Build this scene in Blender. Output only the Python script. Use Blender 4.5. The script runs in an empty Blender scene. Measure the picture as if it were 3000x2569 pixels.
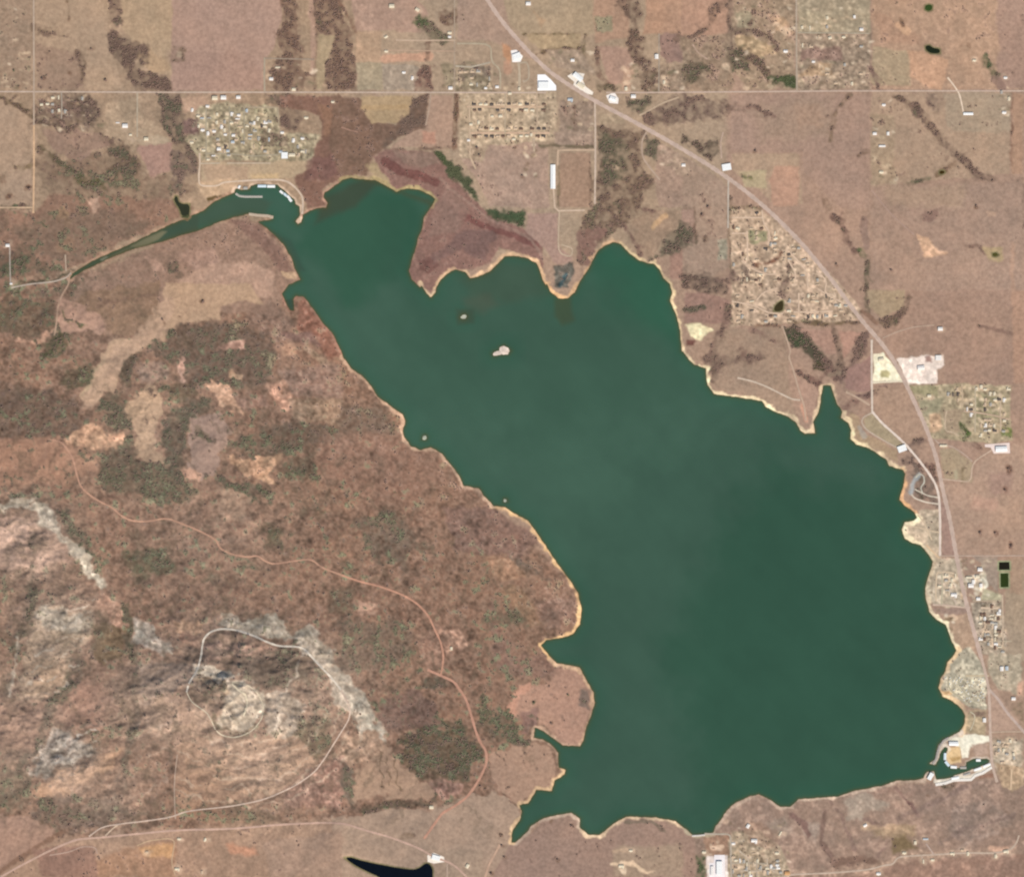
import bpy, bmesh, math, random
import numpy as np
from mathutils import Vector, Matrix

random.seed(7)
SC = bpy.context.scene
COL = SC.collection
M_PX = 2.0                       # one photograph pixel is two metres of ground
CX, CY = 1500.0, 1284.5

# light reaching level ground (sun + sky), used to turn a sunlit colour into a base colour
ILL = np.array([1.22, 1.24, 1.28])

TILES = {'A1': (0, 0, 2.063), 'A2': (1000, 0, 2.063), 'A3': (2000, 0, 2.063),
         'B1': (0, 850, 2.063), 'B2': (1000, 850, 2.063), 'B3': (2000, 850, 2.063),
         'C1': (0, 1709, 2.063), 'C2': (1000, 1709, 2.063), 'C3': (2000, 1709, 2.063),
         'D1': (500, 240, 4.126), 'D2': (1280, 120, 4.126), 'D3': (2100, 580, 4.126), 'D4': (2500, 1050, 4.126),
         'E1': (2500, 1480, 4.126), 'E2': (2600, 1900, 4.126), 'E3': (2000, 2240, 5.18), 'E4': (2450, 2240, 3.767),
         'F': (0, 0, 0.6907), 'S': (0, 0, 1.0), 'H': (0, 1284, 0.7847)}


def P(tile, pts):
    """survey sheet points -> map grid"""
    ox, oy, s = TILES[tile]
    return [(ox + x / s, oy + y / s) for x, y in pts]


def W(p):
    return ((p[0] - CX) * M_PX, -(p[1] - CY) * M_PX)


def lin(c):
    c = np.asarray(c, float) / 255.0
    return np.where(c <= 0.04045, c / 12.92, ((c + 0.055) / 1.055) ** 2.4)


def alb(c):
    return np.clip(lin(c) / ILL, 0.0, 0.9)


# ------------------------------------------------------------------ noise
def vnoise(x, y, seed):
    rs = np.random.RandomState(seed)
    T = rs.rand(256, 256).astype(np.float32) * 2 - 1
    xi = np.floor(x).astype(np.int64); yi = np.floor(y).astype(np.int64)
    fx = (x - xi).astype(np.float32); fy = (y - yi).astype(np.float32)
    fx = fx * fx * (3 - 2 * fx); fy = fy * fy * (3 - 2 * fy)
    x0 = xi & 255; x1 = (xi + 1) & 255; y0 = yi & 255; y1 = (yi + 1) & 255
    a = T[y0, x0]; b = T[y0, x1]; c = T[y1, x0]; d = T[y1, x1]
    return (a + (b - a) * fx) * (1 - fy) + (c + (d - c) * fx) * fy


def fbm(x, y, scale, octs, seed, gain=0.5):
    out = 0; amp = 1.0; tot = 0
    for i in range(octs):
        s = scale / (2 ** i)
        a = 0.6 * i + seed
        out = out + amp * vnoise((x * math.cos(a) - y * math.sin(a)) / s + 17.3 * i, (x * math.sin(a) + y * math.cos(a)) / s + 9.1 * i, seed * 31 + i)
        tot += amp; amp *= gain
    return out / tot * 1.6


def sstep(a, b, x):
    t = np.clip((x - a) / (b - a), 0, 1)
    return t * t * (3 - 2 * t)


# ------------------------------------------------------------------ land grid
STEP = 3.0
M = 210.0
gx = np.arange(-M, 3000 + M + 0.1, STEP)
gy = np.arange(-M, 2569 + M + 0.1, STEP)


def outer(lo, hi):
    k = [60, 180, 420, 900, 1900, 4000, 8000, 16000]
    return np.array([lo - v for v in k][::-1]), np.array([hi + v for v in k])


lx, hx = outer(gx[0], gx[-1]); ly, hy = outer(gy[0], gy[-1])
gx = np.concatenate([lx, gx, hx]); gy = np.concatenate([ly, gy, hy])
NX, NY = len(gx), len(gy)
X, Y = np.meshgrid(gx, gy)
Xc = np.clip(X, -M, 3000 + M); Yc = np.clip(Y, -M, 2569 + M)


def bbox(pts, m):
    xs = [p[0] for p in pts]; ys = [p[1] for p in pts]
    i0 = max(0, np.searchsorted(gx, min(xs) - m) - 1); i1 = min(NX, np.searchsorted(gx, max(xs) + m) + 1)
    j0 = max(0, np.searchsorted(gy, min(ys) - m) - 1); j1 = min(NY, np.searchsorted(gy, max(ys) + m) + 1)
    return slice(j0, j1), slice(i0, i1)


def linedist(pts, x, y, closed=False):
    d = np.full(x.shape, 1e9)
    n = len(pts)
    for k in range(n if closed else n - 1):
        ax, ay = pts[k]; bx, by = pts[(k + 1) % n]
        dx, dy = bx - ax, by - ay
        L = dx * dx + dy * dy
        if L < 1e-9:
            continue
        t = np.clip(((x - ax) * dx + (y - ay) * dy) / L, 0, 1)
        np.minimum(d, (x - ax - t * dx) ** 2 + (y - ay - t * dy) ** 2, out=d)
    return np.sqrt(d)


def inside(pts, x, y):
    r = np.zeros(x.shape, bool)
    n = len(pts)
    for k in range(n):
        ax, ay = pts[k]; bx, by = pts[(k + 1) % n]
        if ay == by:
            continue
        c = (ay > y) != (by > y)
        r ^= c & (x < (bx - ax) * (y - ay) / (by - ay) + ax)
    return r


def sdf(pts, x, y):
    d = linedist(pts, x, y, True)
    return np.where(inside(pts, x, y), -d, d)


NA = fbm(Xc, Yc, 46, 3, 3)          # edge wobble
NB = fbm(Xc, Yc, 15, 2, 5)
N5 = vnoise(Xc / 6.0, Yc / 6.0, 11)
N5b = vnoise(Xc / 6.5 + 40, Yc / 6.5, 12)
N10 = fbm(Xc, Yc, 13, 2, 13)
N25 = fbm(Xc, Yc, 30, 3, 14)
N80 = fbm(X, Y, 95, 3, 15)
N300 = fbm(X, Y, 330, 3, 16)

# natural borders wander: strongly in the western hills, a little elsewhere
WLD = sstep(-60, 140, 0.78 * (Yc - 1230) - 0.62 * (Xc - 1000)) * sstep(1640, 1500, Xc) * sstep(2480, 2380, Yc)
WLD = np.maximum(WLD, sstep(260, 330, Yc) * sstep(560, 480, Xc) * sstep(900, 700, Yc) * .6)
AMP = 0.22 + 0.6 * WLD
XW = X + AMP * (13 * fbm(Xc, Yc, 70, 2, 51) + 9 * fbm(Xc, Yc, 24, 2, 52) + 5 * vnoise(Xc / 9, Yc / 9, 53))
YW = Y + AMP * (13 * fbm(Xc, Yc, 70, 2, 54) + 9 * fbm(Xc, Yc, 24, 2, 55) + 5 * vnoise(Xc / 9, Yc / 9, 56))

# cover maps: ground colour, roughness of its mottling, woody cover, evergreen share, settlement
C = np.empty((NY, NX, 3), np.float32); C[:] = lin((165, 138, 120))
R = np.full((NY, NX), 0.07, np.float32)
V = np.zeros((NY, NX), np.float32)
G = np.zeros((NY, NX), np.float32)
T = np.zeros((NY, NX), np.float32)


def blend(sl, m, color=None, r=None, v=None, g=None, t=None):
    if color is not None:
        C[sl] += (lin(color).astype(np.float32) - C[sl]) * m[..., None]
    for A, val in ((R, r), (V, v), (G, g), (T, t)):
        if val is not None:
            A[sl] += (val - A[sl]) * m


def poly(tile, pts, color=None, f=4, n=5, a=1.0, r=None, v=None, g=None, t=None):
    """an area of one land cover; its border wanders by about n grid units"""
    p = P(tile, pts)
    if v and v >= .5:
        wk = .04 if tile in ('B1', 'C1', 'B2') else .16
        color = tuple(c * (1 - wk) + q * wk for c, q in zip(color, (156, 130, 114))) if color else None; f += 3; n += 6
    elif color is not None and tile in ('A1', 'A2', 'A3') and not (t and t > .5) and a > .5:
        color = tuple(c * .8 + q * .2 for c, q in zip(color, (166, 140, 123)))
    sl = bbox(p, n * 3 + f + 40)
    d = sdf(p, XW[sl], YW[sl]) + n * (NA[sl] * 0.8 + NB[sl] * 0.5 + N5[sl] * .3)
    m = a * (1 - sstep(-f, f, d))
    if v and .5 <= v < .93:                # woods thin out in places
        west = tile in ('B1', 'C1', 'C2', 'B2')
        m = m * np.clip((.98 if west else .88) + .55 * N10[sl] + .45 * N25[sl], .45 if west else .25, 1)
    blend(sl, m.astype(np.float32), color, r, v, g, t)


def line(tile, pts, w, color=None, f=3, n=3, a=1.0, r=None, v=None, g=None, t=None, depth=0):
    """a strip of land cover w grid units wide"""
    p = P(tile, pts)
    if v and v >= .5:
        wk = .04 if tile in ('B1', 'C1', 'B2') else .16
        color = tuple(c * (1 - wk) + q * wk for c, q in zip(color, (156, 130, 114))) if color else None; n += 2; f += 1.5
        if w >= 10 and len(pts) >= 3 and depth == 0:            # side draws feeding the main one
            rr = random.Random(int(p[0][0] * 7 + p[0][1]))
            for k in range(len(p) - 1):
                for _ in range(max(1, int(math.dist(p[k], p[k + 1]) / 38))):
                    u = rr.random(); bx = p[k][0] + (p[k + 1][0] - p[k][0]) * u; by = p[k][1] + (p[k + 1][1] - p[k][1]) * u
                    an = math.atan2(p[k + 1][1] - p[k][1], p[k + 1][0] - p[k][0]) + rr.choice((-1, 1)) * rr.uniform(.6, 1.3)
                    L = rr.uniform(10, 34); mx_, my_ = bx + math.cos(an) * L * .5, by + math.sin(an) * L * .5; an += rr.uniform(-.5, .5)
                    line('S', [(bx, by), (mx_, my_), (mx_ + math.cos(an) * L * .6, my_ + math.sin(an) * L * .6)], rr.uniform(3, 6), color, 3, 3, .6, r, .55, g, t, 1)
    sl = bbox(p, w + n * 3 + f + 40)
    d = linedist(p, XW[sl], YW[sl]) - w / 2 + n * (NA[sl] * 0.6 + NB[sl] * 0.7 + N5[sl] * .3)
    m = a * (1 - sstep(-f, f, d))
    if v and .5 <= v < .93:                # woods thin out in places
        west = tile in ('B1', 'C1', 'C2', 'B2')
        m = m * np.clip((.98 if west else .88) + .55 * N10[sl] + .45 * N25[sl], .45 if west else .25, 1)
    blend(sl, m.astype(np.float32), color, r, v, g, t)


# ------------------------------------------------------------------ object helpers
def link(o, parent=None):
    COL.objects.link(o)
    if parent is not None:
        o.parent = parent
    return o


def tag(o, label=None, cat=None, group=None, kind=None):
    if label: o['label'] = label
    if cat: o['category'] = cat
    if group: o['group'] = group
    if kind: o['kind'] = kind
    return o


def mat(name, rgb, rough=0.8, metal=0.0, spec=0.2, var=0.15, scale=0.2):
    """a procedural material: base colour broken up by noise, slight bump"""
    m = bpy.data.materials.new(name); m.use_nodes = True
    nt = m.node_tree; b = nt.nodes['Principled BSDF']
    b.inputs['Roughness'].default_value = rough; b.inputs['Metallic'].default_value = metal
    b.inputs['Specular IOR Level'].default_value = spec
    tc = nt.nodes.new('ShaderNodeTexCoord'); no = nt.nodes.new('ShaderNodeTexNoise')
    no.inputs['Scale'].default_value = scale; no.inputs['Detail'].default_value = 5
    mr = nt.nodes.new('ShaderNodeMapRange')
    mr.inputs['From Min'].default_value = 0.3; mr.inputs['From Max'].default_value = 0.7
    mr.inputs['To Min'].default_value = 1 - var; mr.inputs['To Max'].default_value = 1 + var
    mx = nt.nodes.new('ShaderNodeVectorMath'); mx.operation = 'MULTIPLY'
    mx.inputs[0].default_value = rgb[:3]
    nt.links.new(tc.outputs['Object'], no.inputs['Vector'])
    nt.links.new(no.outputs['Fac'], mr.inputs['Value'])
    nt.links.new(mr.outputs['Result'], mx.inputs[1])
    nt.links.new(mx.outputs['Vector'], b.inputs['Base Color'])
    return m


def mesh_obj(name, verts, faces, material=None, parent=None, smooth=False):
    me = bpy.data.meshes.new(name)
    me.from_pydata(verts, [], faces); me.update()
    if material:
        for mm in (material if isinstance(material, (list, tuple)) else [material]):
            me.materials.append(mm)
    if smooth:
        me.polygons.foreach_set('use_smooth', [True] * len(me.polygons))
    return link(bpy.data.objects.new(name, me), parent)


class MB:
    def __init__(s): s.v = []; s.f = []

    def box(s, x0, x1, y0, y1, z0, z1):
        k = len(s.v)
        s.v += [(x0, y0, z0), (x1, y0, z0), (x1, y1, z0), (x0, y1, z0), (x0, y0, z1), (x1, y0, z1), (x1, y1, z1), (x0, y1, z1)]
        s.f += [(k, k + 3, k + 2, k + 1), (k + 4, k + 5, k + 6, k + 7), (k, k + 1, k + 5, k + 4), (k + 1, k + 2, k + 6, k + 5), (k + 2, k + 3, k + 7, k + 6), (k + 3, k, k + 4, k + 7)]
        return s

    def gable(s, x0, x1, y0, y1, z0, h, o=0.5, th=0.25):
        """gable roof, ridge along x"""
        k = len(s.v); ym = (y0 + y1) / 2
        sl = h / (ym - y0)
        a = y0 - o; b = y1 + o; ze = z0 - o * sl
        sec = [(a, ze), (ym, z0 + h), (b, ze), (b, ze + th), (ym, z0 + h + th), (a, ze + th)]
        for x in (x0 - o, x1 + o):
            s.v += [(x, y, z) for y, z in sec]
        s.f += [(k, k + 1, k + 4, k + 5), (k + 1, k + 2, k + 3, k + 4), (k + 11, k + 10, k + 7, k + 6), (k + 10, k + 9, k + 8, k + 7)]
        for i in range(6):
            j = (i + 1) % 6
            s.f.append((k + i, k + 6 + i, k + 6 + j, k + j))
        return s

    def gable_wall(s, x0, x1, y0, y1, z0, z1, h):
        """walls closed up to the ridge"""
        k = len(s.v); ym = (y0 + y1) / 2
        for x in (x0, x1):
            s.v += [(x, y0, z0), (x, y1, z0), (x, y1, z1), (x, ym, z1 + h), (x, y0, z1)]
        s.f += [(k + 4, k + 3, k + 2, k + 1, k), (k + 5, k + 6, k + 7, k + 8, k + 9)]
        for i in range(5):
            j = (i + 1) % 5
            s.f.append((k + i, k + j, k + 5 + j, k + 5 + i))
        return s

    def cyl(s, x, y, z0, z1, r0, r1, n=8):
        k = len(s.v)
        for z, r in ((z0, r0), (z1, r1)):
            s.v += [(x + r * math.cos(2 * math.pi * i / n), y + r * math.sin(2 * math.pi * i / n), z) for i in range(n)]
        for i in range(n):
            j = (i + 1) % n
            s.f.append((k + i, k + j, k + n + j, k + n + i))
        s.f.append(tuple(k + n + i for i in range(n)))
        s.f.append(tuple(k + i for i in reversed(range(n))))
        return s

    def build(s, name, material, parent=None, smooth=False):
        return mesh_obj(name, s.v, s.f, material, parent, smooth)
# ------------------------------------------------------------------ the lake outline, as stretches of shore
SHORE = []


def shore(tile, pts, w, color, a=0.9):
    SHORE.append((P(tile, pts), w, color, a))


shore('A1', [(420, 1690), (440, 1652), (560, 1578), (780, 1480), (960, 1390), (1120, 1320), (1230, 1275), (1300, 1215), (1420, 1165)], 6, (160, 132, 112), .7)
shore('D1', [(770, 1330), (790, 1290), (860, 1310), (950, 1300), (970, 1255), (1050, 1240), (1290, 1250), (1340, 1290), (1420, 1360), (1490, 1420), (1510, 1480), (1560, 1510), (1560, 1620), (1510, 1690), (1540, 1725), (1580, 1700), (1600, 1610)], 5, (205, 182, 160), .8)
shore('D1', [(1600, 1610), (1680, 1560), (1780, 1530), (1880, 1520), (1895, 1470), (1850, 1400), (1860, 1340), (1950, 1280), (2063, 1200)], 5, (165, 132, 115), .8)
shore('A2', [(10, 1090), (60, 1075), (110, 1086), (200, 1090), (250, 1112), (330, 1160), (400, 1140), (460, 1145), (530, 1175), (570, 1205), (545, 1245)], 8, (160, 145, 108), .85)
shore('A2', [(545, 1245), (500, 1310), (490, 1380), (465, 1430), (450, 1500), (425, 1570), (410, 1640), (425, 1690), (480, 1740)], 5, (140, 110, 95), .6)
shore('B2', [(480, -35), (515, 20), (540, 45), (568, 15)], 8, (210, 185, 152))
shore('A2', [(575, 1740), (600, 1690), (640, 1655), (690, 1630), (750, 1645), (780, 1685), (830, 1672), (900, 1640), (950, 1590)], 9, (212, 180, 145))
shore('A2', [(950, 1590), (985, 1550), (1060, 1548), (1130, 1562), (1180, 1592), (1200, 1640), (1215, 1690), (1240, 1735)], 8, (205, 172, 138))
shore('B2', [(1240, -35), (1265, 10), (1310, 48), (1340, 54), (1370, 48), (1405, 15)], 9, (215, 175, 132))
shore('A2', [(1410, 1770), (1440, 1710), (1470, 1660), (1500, 1620), (1520, 1570), (1545, 1525), (1590, 1485), (1640, 1465), (1690, 1475)], 8, (190, 158, 125))
shore('A2', [(1690, 1475), (1740, 1530), (1790, 1568), (1850, 1592), (1890, 1594), (1920, 1625), (1945, 1680), (1985, 1715), (2000, 1774)], 9, (215, 195, 155))
shore('B2', [(2000, 20), (1985, 60), (2015, 130), (2040, 200), (2050, 290), (2057, 370)], 9, (222, 198, 160))
shore('B3', [(0, 370), (30, 410), (70, 450), (140, 475), (142, 520), (150, 575), (190, 628), (300, 642), (400, 657), (480, 672), (500, 702), (560, 735), (640, 765), (680, 795), (710, 845), (740, 868), (800, 865)], 10, (230, 212, 176))
shore('B3', [(800, 865), (790, 800), (820, 740), (832, 680), (840, 620), (850, 577), (895, 577), (905, 610), (930, 680), (965, 735)], 8, (222, 198, 165))
shore('B3', [(965, 735), (955, 770), (1000, 802), (1020, 845), (1012, 900), (1050, 932), (1110, 950), (1160, 975), (1230, 1022), (1250, 1062), (1330, 1087)], 12, (238, 218, 178))
shore('B3', [(1330, 1087), (1345, 1112), (1335, 1180), (1320, 1230), (1310, 1265), (1340, 1300), (1400, 1342), (1420, 1375)], 9, (215, 170, 125))
shore('B3', [(1420, 1375), (1400, 1392), (1340, 1402), (1324, 1450), (1340, 1500), (1390, 1530), (1440, 1542), (1480, 1590), (1510, 1640), (1500, 1690), (1480, 1740)], 13, (240, 226, 190))
shore('C3', [(1470, 10), (1465, 40), (1470, 90), (1490, 170), (1530, 217), (1590, 250), (1610, 300), (1625, 350), (1655, 400)], 12, (238, 224, 190))
shore('C3', [(1655, 400), (1640, 432), (1600, 475), (1588, 530), (1560, 570), (1545, 630), (1570, 682), (1620, 702), (1690, 760), (1710, 800), (1700, 850), (1675, 895)], 11, (224, 196, 158))
shore('E2', [(870, 1000), (760, 1060), (680, 1090), (620, 1150), (590, 1250), (570, 1330), (515, 1385), (580, 1400), (620, 1320), (650, 1240), (690, 1180)], 8, (190, 180, 168), .8)
shore('E2', [(690, 1180), (735, 1200), (700, 1270), (690, 1330), (730, 1400), (780, 1440), (940, 1440), (960, 1370), (1040, 1330), (1200, 1330), (1240, 1350), (1190, 1400), (1040, 1450), (900, 1500), (740, 1560), (590, 1580), (560, 1480), (480, 1480), (440, 1540)], 5, (215, 205, 190), .6)
shore('C3', [(1455, 1175), (1400, 1185), (1290, 1190), (1200, 1222), (1050, 1248), (930, 1287), (860, 1290), (700, 1302), (650, 1347), (590, 1347), (520, 1302), (460, 1272), (410, 1282), (320, 1322), (270, 1367), (240, 1412), (200, 1462), (185, 1505)], 8, (192, 172, 154), .9)
shore('C3', [(185, 1505), (60, 1517), (30, 1490), (0, 1470)], 8, (185, 175, 150), .8)
shore('C2', [(2063, 1470), (2020, 1435), (1900, 1412), (1720, 1407), (1640, 1452), (1560, 1517), (1490, 1517), (1440, 1472)], 9, (212, 188, 158))
shore('C2', [(1440, 1472), (1442, 1420), (1390, 1382), (1330, 1392), (1220, 1417), (1150, 1462), (1110, 1512), (1050, 1562), (1030, 1562)], 8, (188, 168, 150), .85)
shore('C2', [(1030, 1562), (1035, 1490), (1078, 1430), (1090, 1375), (1070, 1337), (1130, 1327), (1160, 1277), (1180, 1247), (1270, 1252), (1290, 1190), (1350, 1152), (1355, 1125), (1315, 1112)], 8, (208, 178, 142))
shore('C2', [(1315, 1112), (1310, 1020), (1280, 982), (1220, 942), (1160, 932), (1170, 868), (1220, 890), (1280, 932), (1340, 977), (1440, 982)], 7, (186, 158, 136), .85)
shore('C2', [(1440, 982), (1462, 950), (1478, 880), (1512, 790), (1532, 720), (1522, 650), (1480, 580), (1440, 505), (1370, 492), (1300, 482), (1255, 432)], 8, (198, 168, 138))
shore('C2', [(1255, 432), (1205, 372), (1240, 342), (1330, 327), (1400, 307), (1445, 242), (1452, 150), (1432, 60), (1397, 0)], 9, (222, 184, 138))
shore('B2', [(1400, 1772), (1300, 1642), (1200, 1492), (1130, 1392), (1030, 1342), (990, 1312), (920, 1302)], 8, (218, 182, 138))
shore('B2', [(920, 1302), (860, 1242), (830, 1197), (740, 1182), (700, 1102), (650, 1042), (610, 987), (540, 947), (480, 967), (420, 942), (380, 890)], 7, (182, 156, 134), .85)
shore('B2', [(380, 890), (372, 850), (388, 790), (370, 752), (300, 702), (220, 642), (180, 582), (130, 522), (60, 472), (10, 402)], 8, (188, 158, 134), .9)
shore('B1', [(2063, 375), (2010, 260), (1950, 200), (1890, 110), (1835, 42), (1790, 35), (1772, 58), (1778, 95), (1776, 125), (1752, 120), (1732, 90), (1715, 50), (1705, 20)], 6, (150, 115, 100), .8)
shore('A1', [(1710, 1772), (1745, 1722), (1815, 1690), (1780, 1620), (1760, 1560), (1720, 1490), (1660, 1420), (1600, 1372), (1560, 1342)], 6, (155, 128, 110), .7)
shore('A1', [(1560, 1342), (1640, 1325), (1640, 1312), (1500, 1295), (1420, 1312), (1300, 1352), (1200, 1392), (1100, 1422), (1000, 1454), (900, 1482), (820, 1502), (700, 1546), (600, 1592), (500, 1636), (420, 1690)], 5, (140, 115, 98), .6)
OUT = [p for s in SHORE for p in s[0][:]]
_o = []
for p in OUT:
    if not _o or (p[0] - _o[-1][0]) ** 2 + (p[1] - _o[-1][1]) ** 2 > 4:
        _o.append(p)
LAKE = _o

# distance to the shore: coarse everywhere, exact near it
cs = (slice(None, None, 6), slice(None, None, 6))
xs6, ys6 = gx[::6], gy[::6]
d6 = sdf(LAKE, X[cs], Y[cs])
ix = np.clip(np.searchsorted(xs6, gx, 'right') - 1, 0, len(xs6) - 2); iy = np.clip(np.searchsorted(ys6, gy, 'right') - 1, 0, len(ys6) - 2)
tx = np.clip((gx - xs6[ix]) / (xs6[ix + 1] - xs6[ix]), 0, 1.5); ty = np.clip((gy - ys6[iy]) / (ys6[iy + 1] - ys6[iy]), 0, 1.5)
r0 = d6[iy][:, ix] * (1 - tx) + d6[iy][:, ix + 1] * tx
r1 = d6[iy + 1][:, ix] * (1 - tx) + d6[iy + 1][:, ix + 1] * tx
DL = r0 * (1 - ty)[:, None] + r1 * ty[:, None]
near = np.where(np.abs(DL) < 60)
xn, yn = X[near], Y[near]
DL[near] = sdf(LAKE, xn, yn)
ISLES = [P('B2', [(915, 385), (925, 372), (950, 366), (958, 345), (985, 336), (1005, 350), (1024, 366), (1008, 386), (975, 390), (945, 397), (920, 398)]),
         P('B2', [(722, 166), (732, 153), (748, 150), (757, 160), (750, 172), (732, 174)]),
         P('B2', [(488, 900), (492, 880), (510, 878), (518, 895), (508, 906)]),
         P('B2', [(980, 1278), (984, 1262), (998, 1262), (1002, 1276), (992, 1284)])]
for isl in ISLES:
    sl = bbox(isl, 40)
    DL[sl] = np.maximum(DL[sl], -sdf(isl, X[sl], Y[sl]) + 1.2 * N5[sl])
DLw = DL + 1.1 * N10 * (np.abs(DL) < 25)
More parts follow.
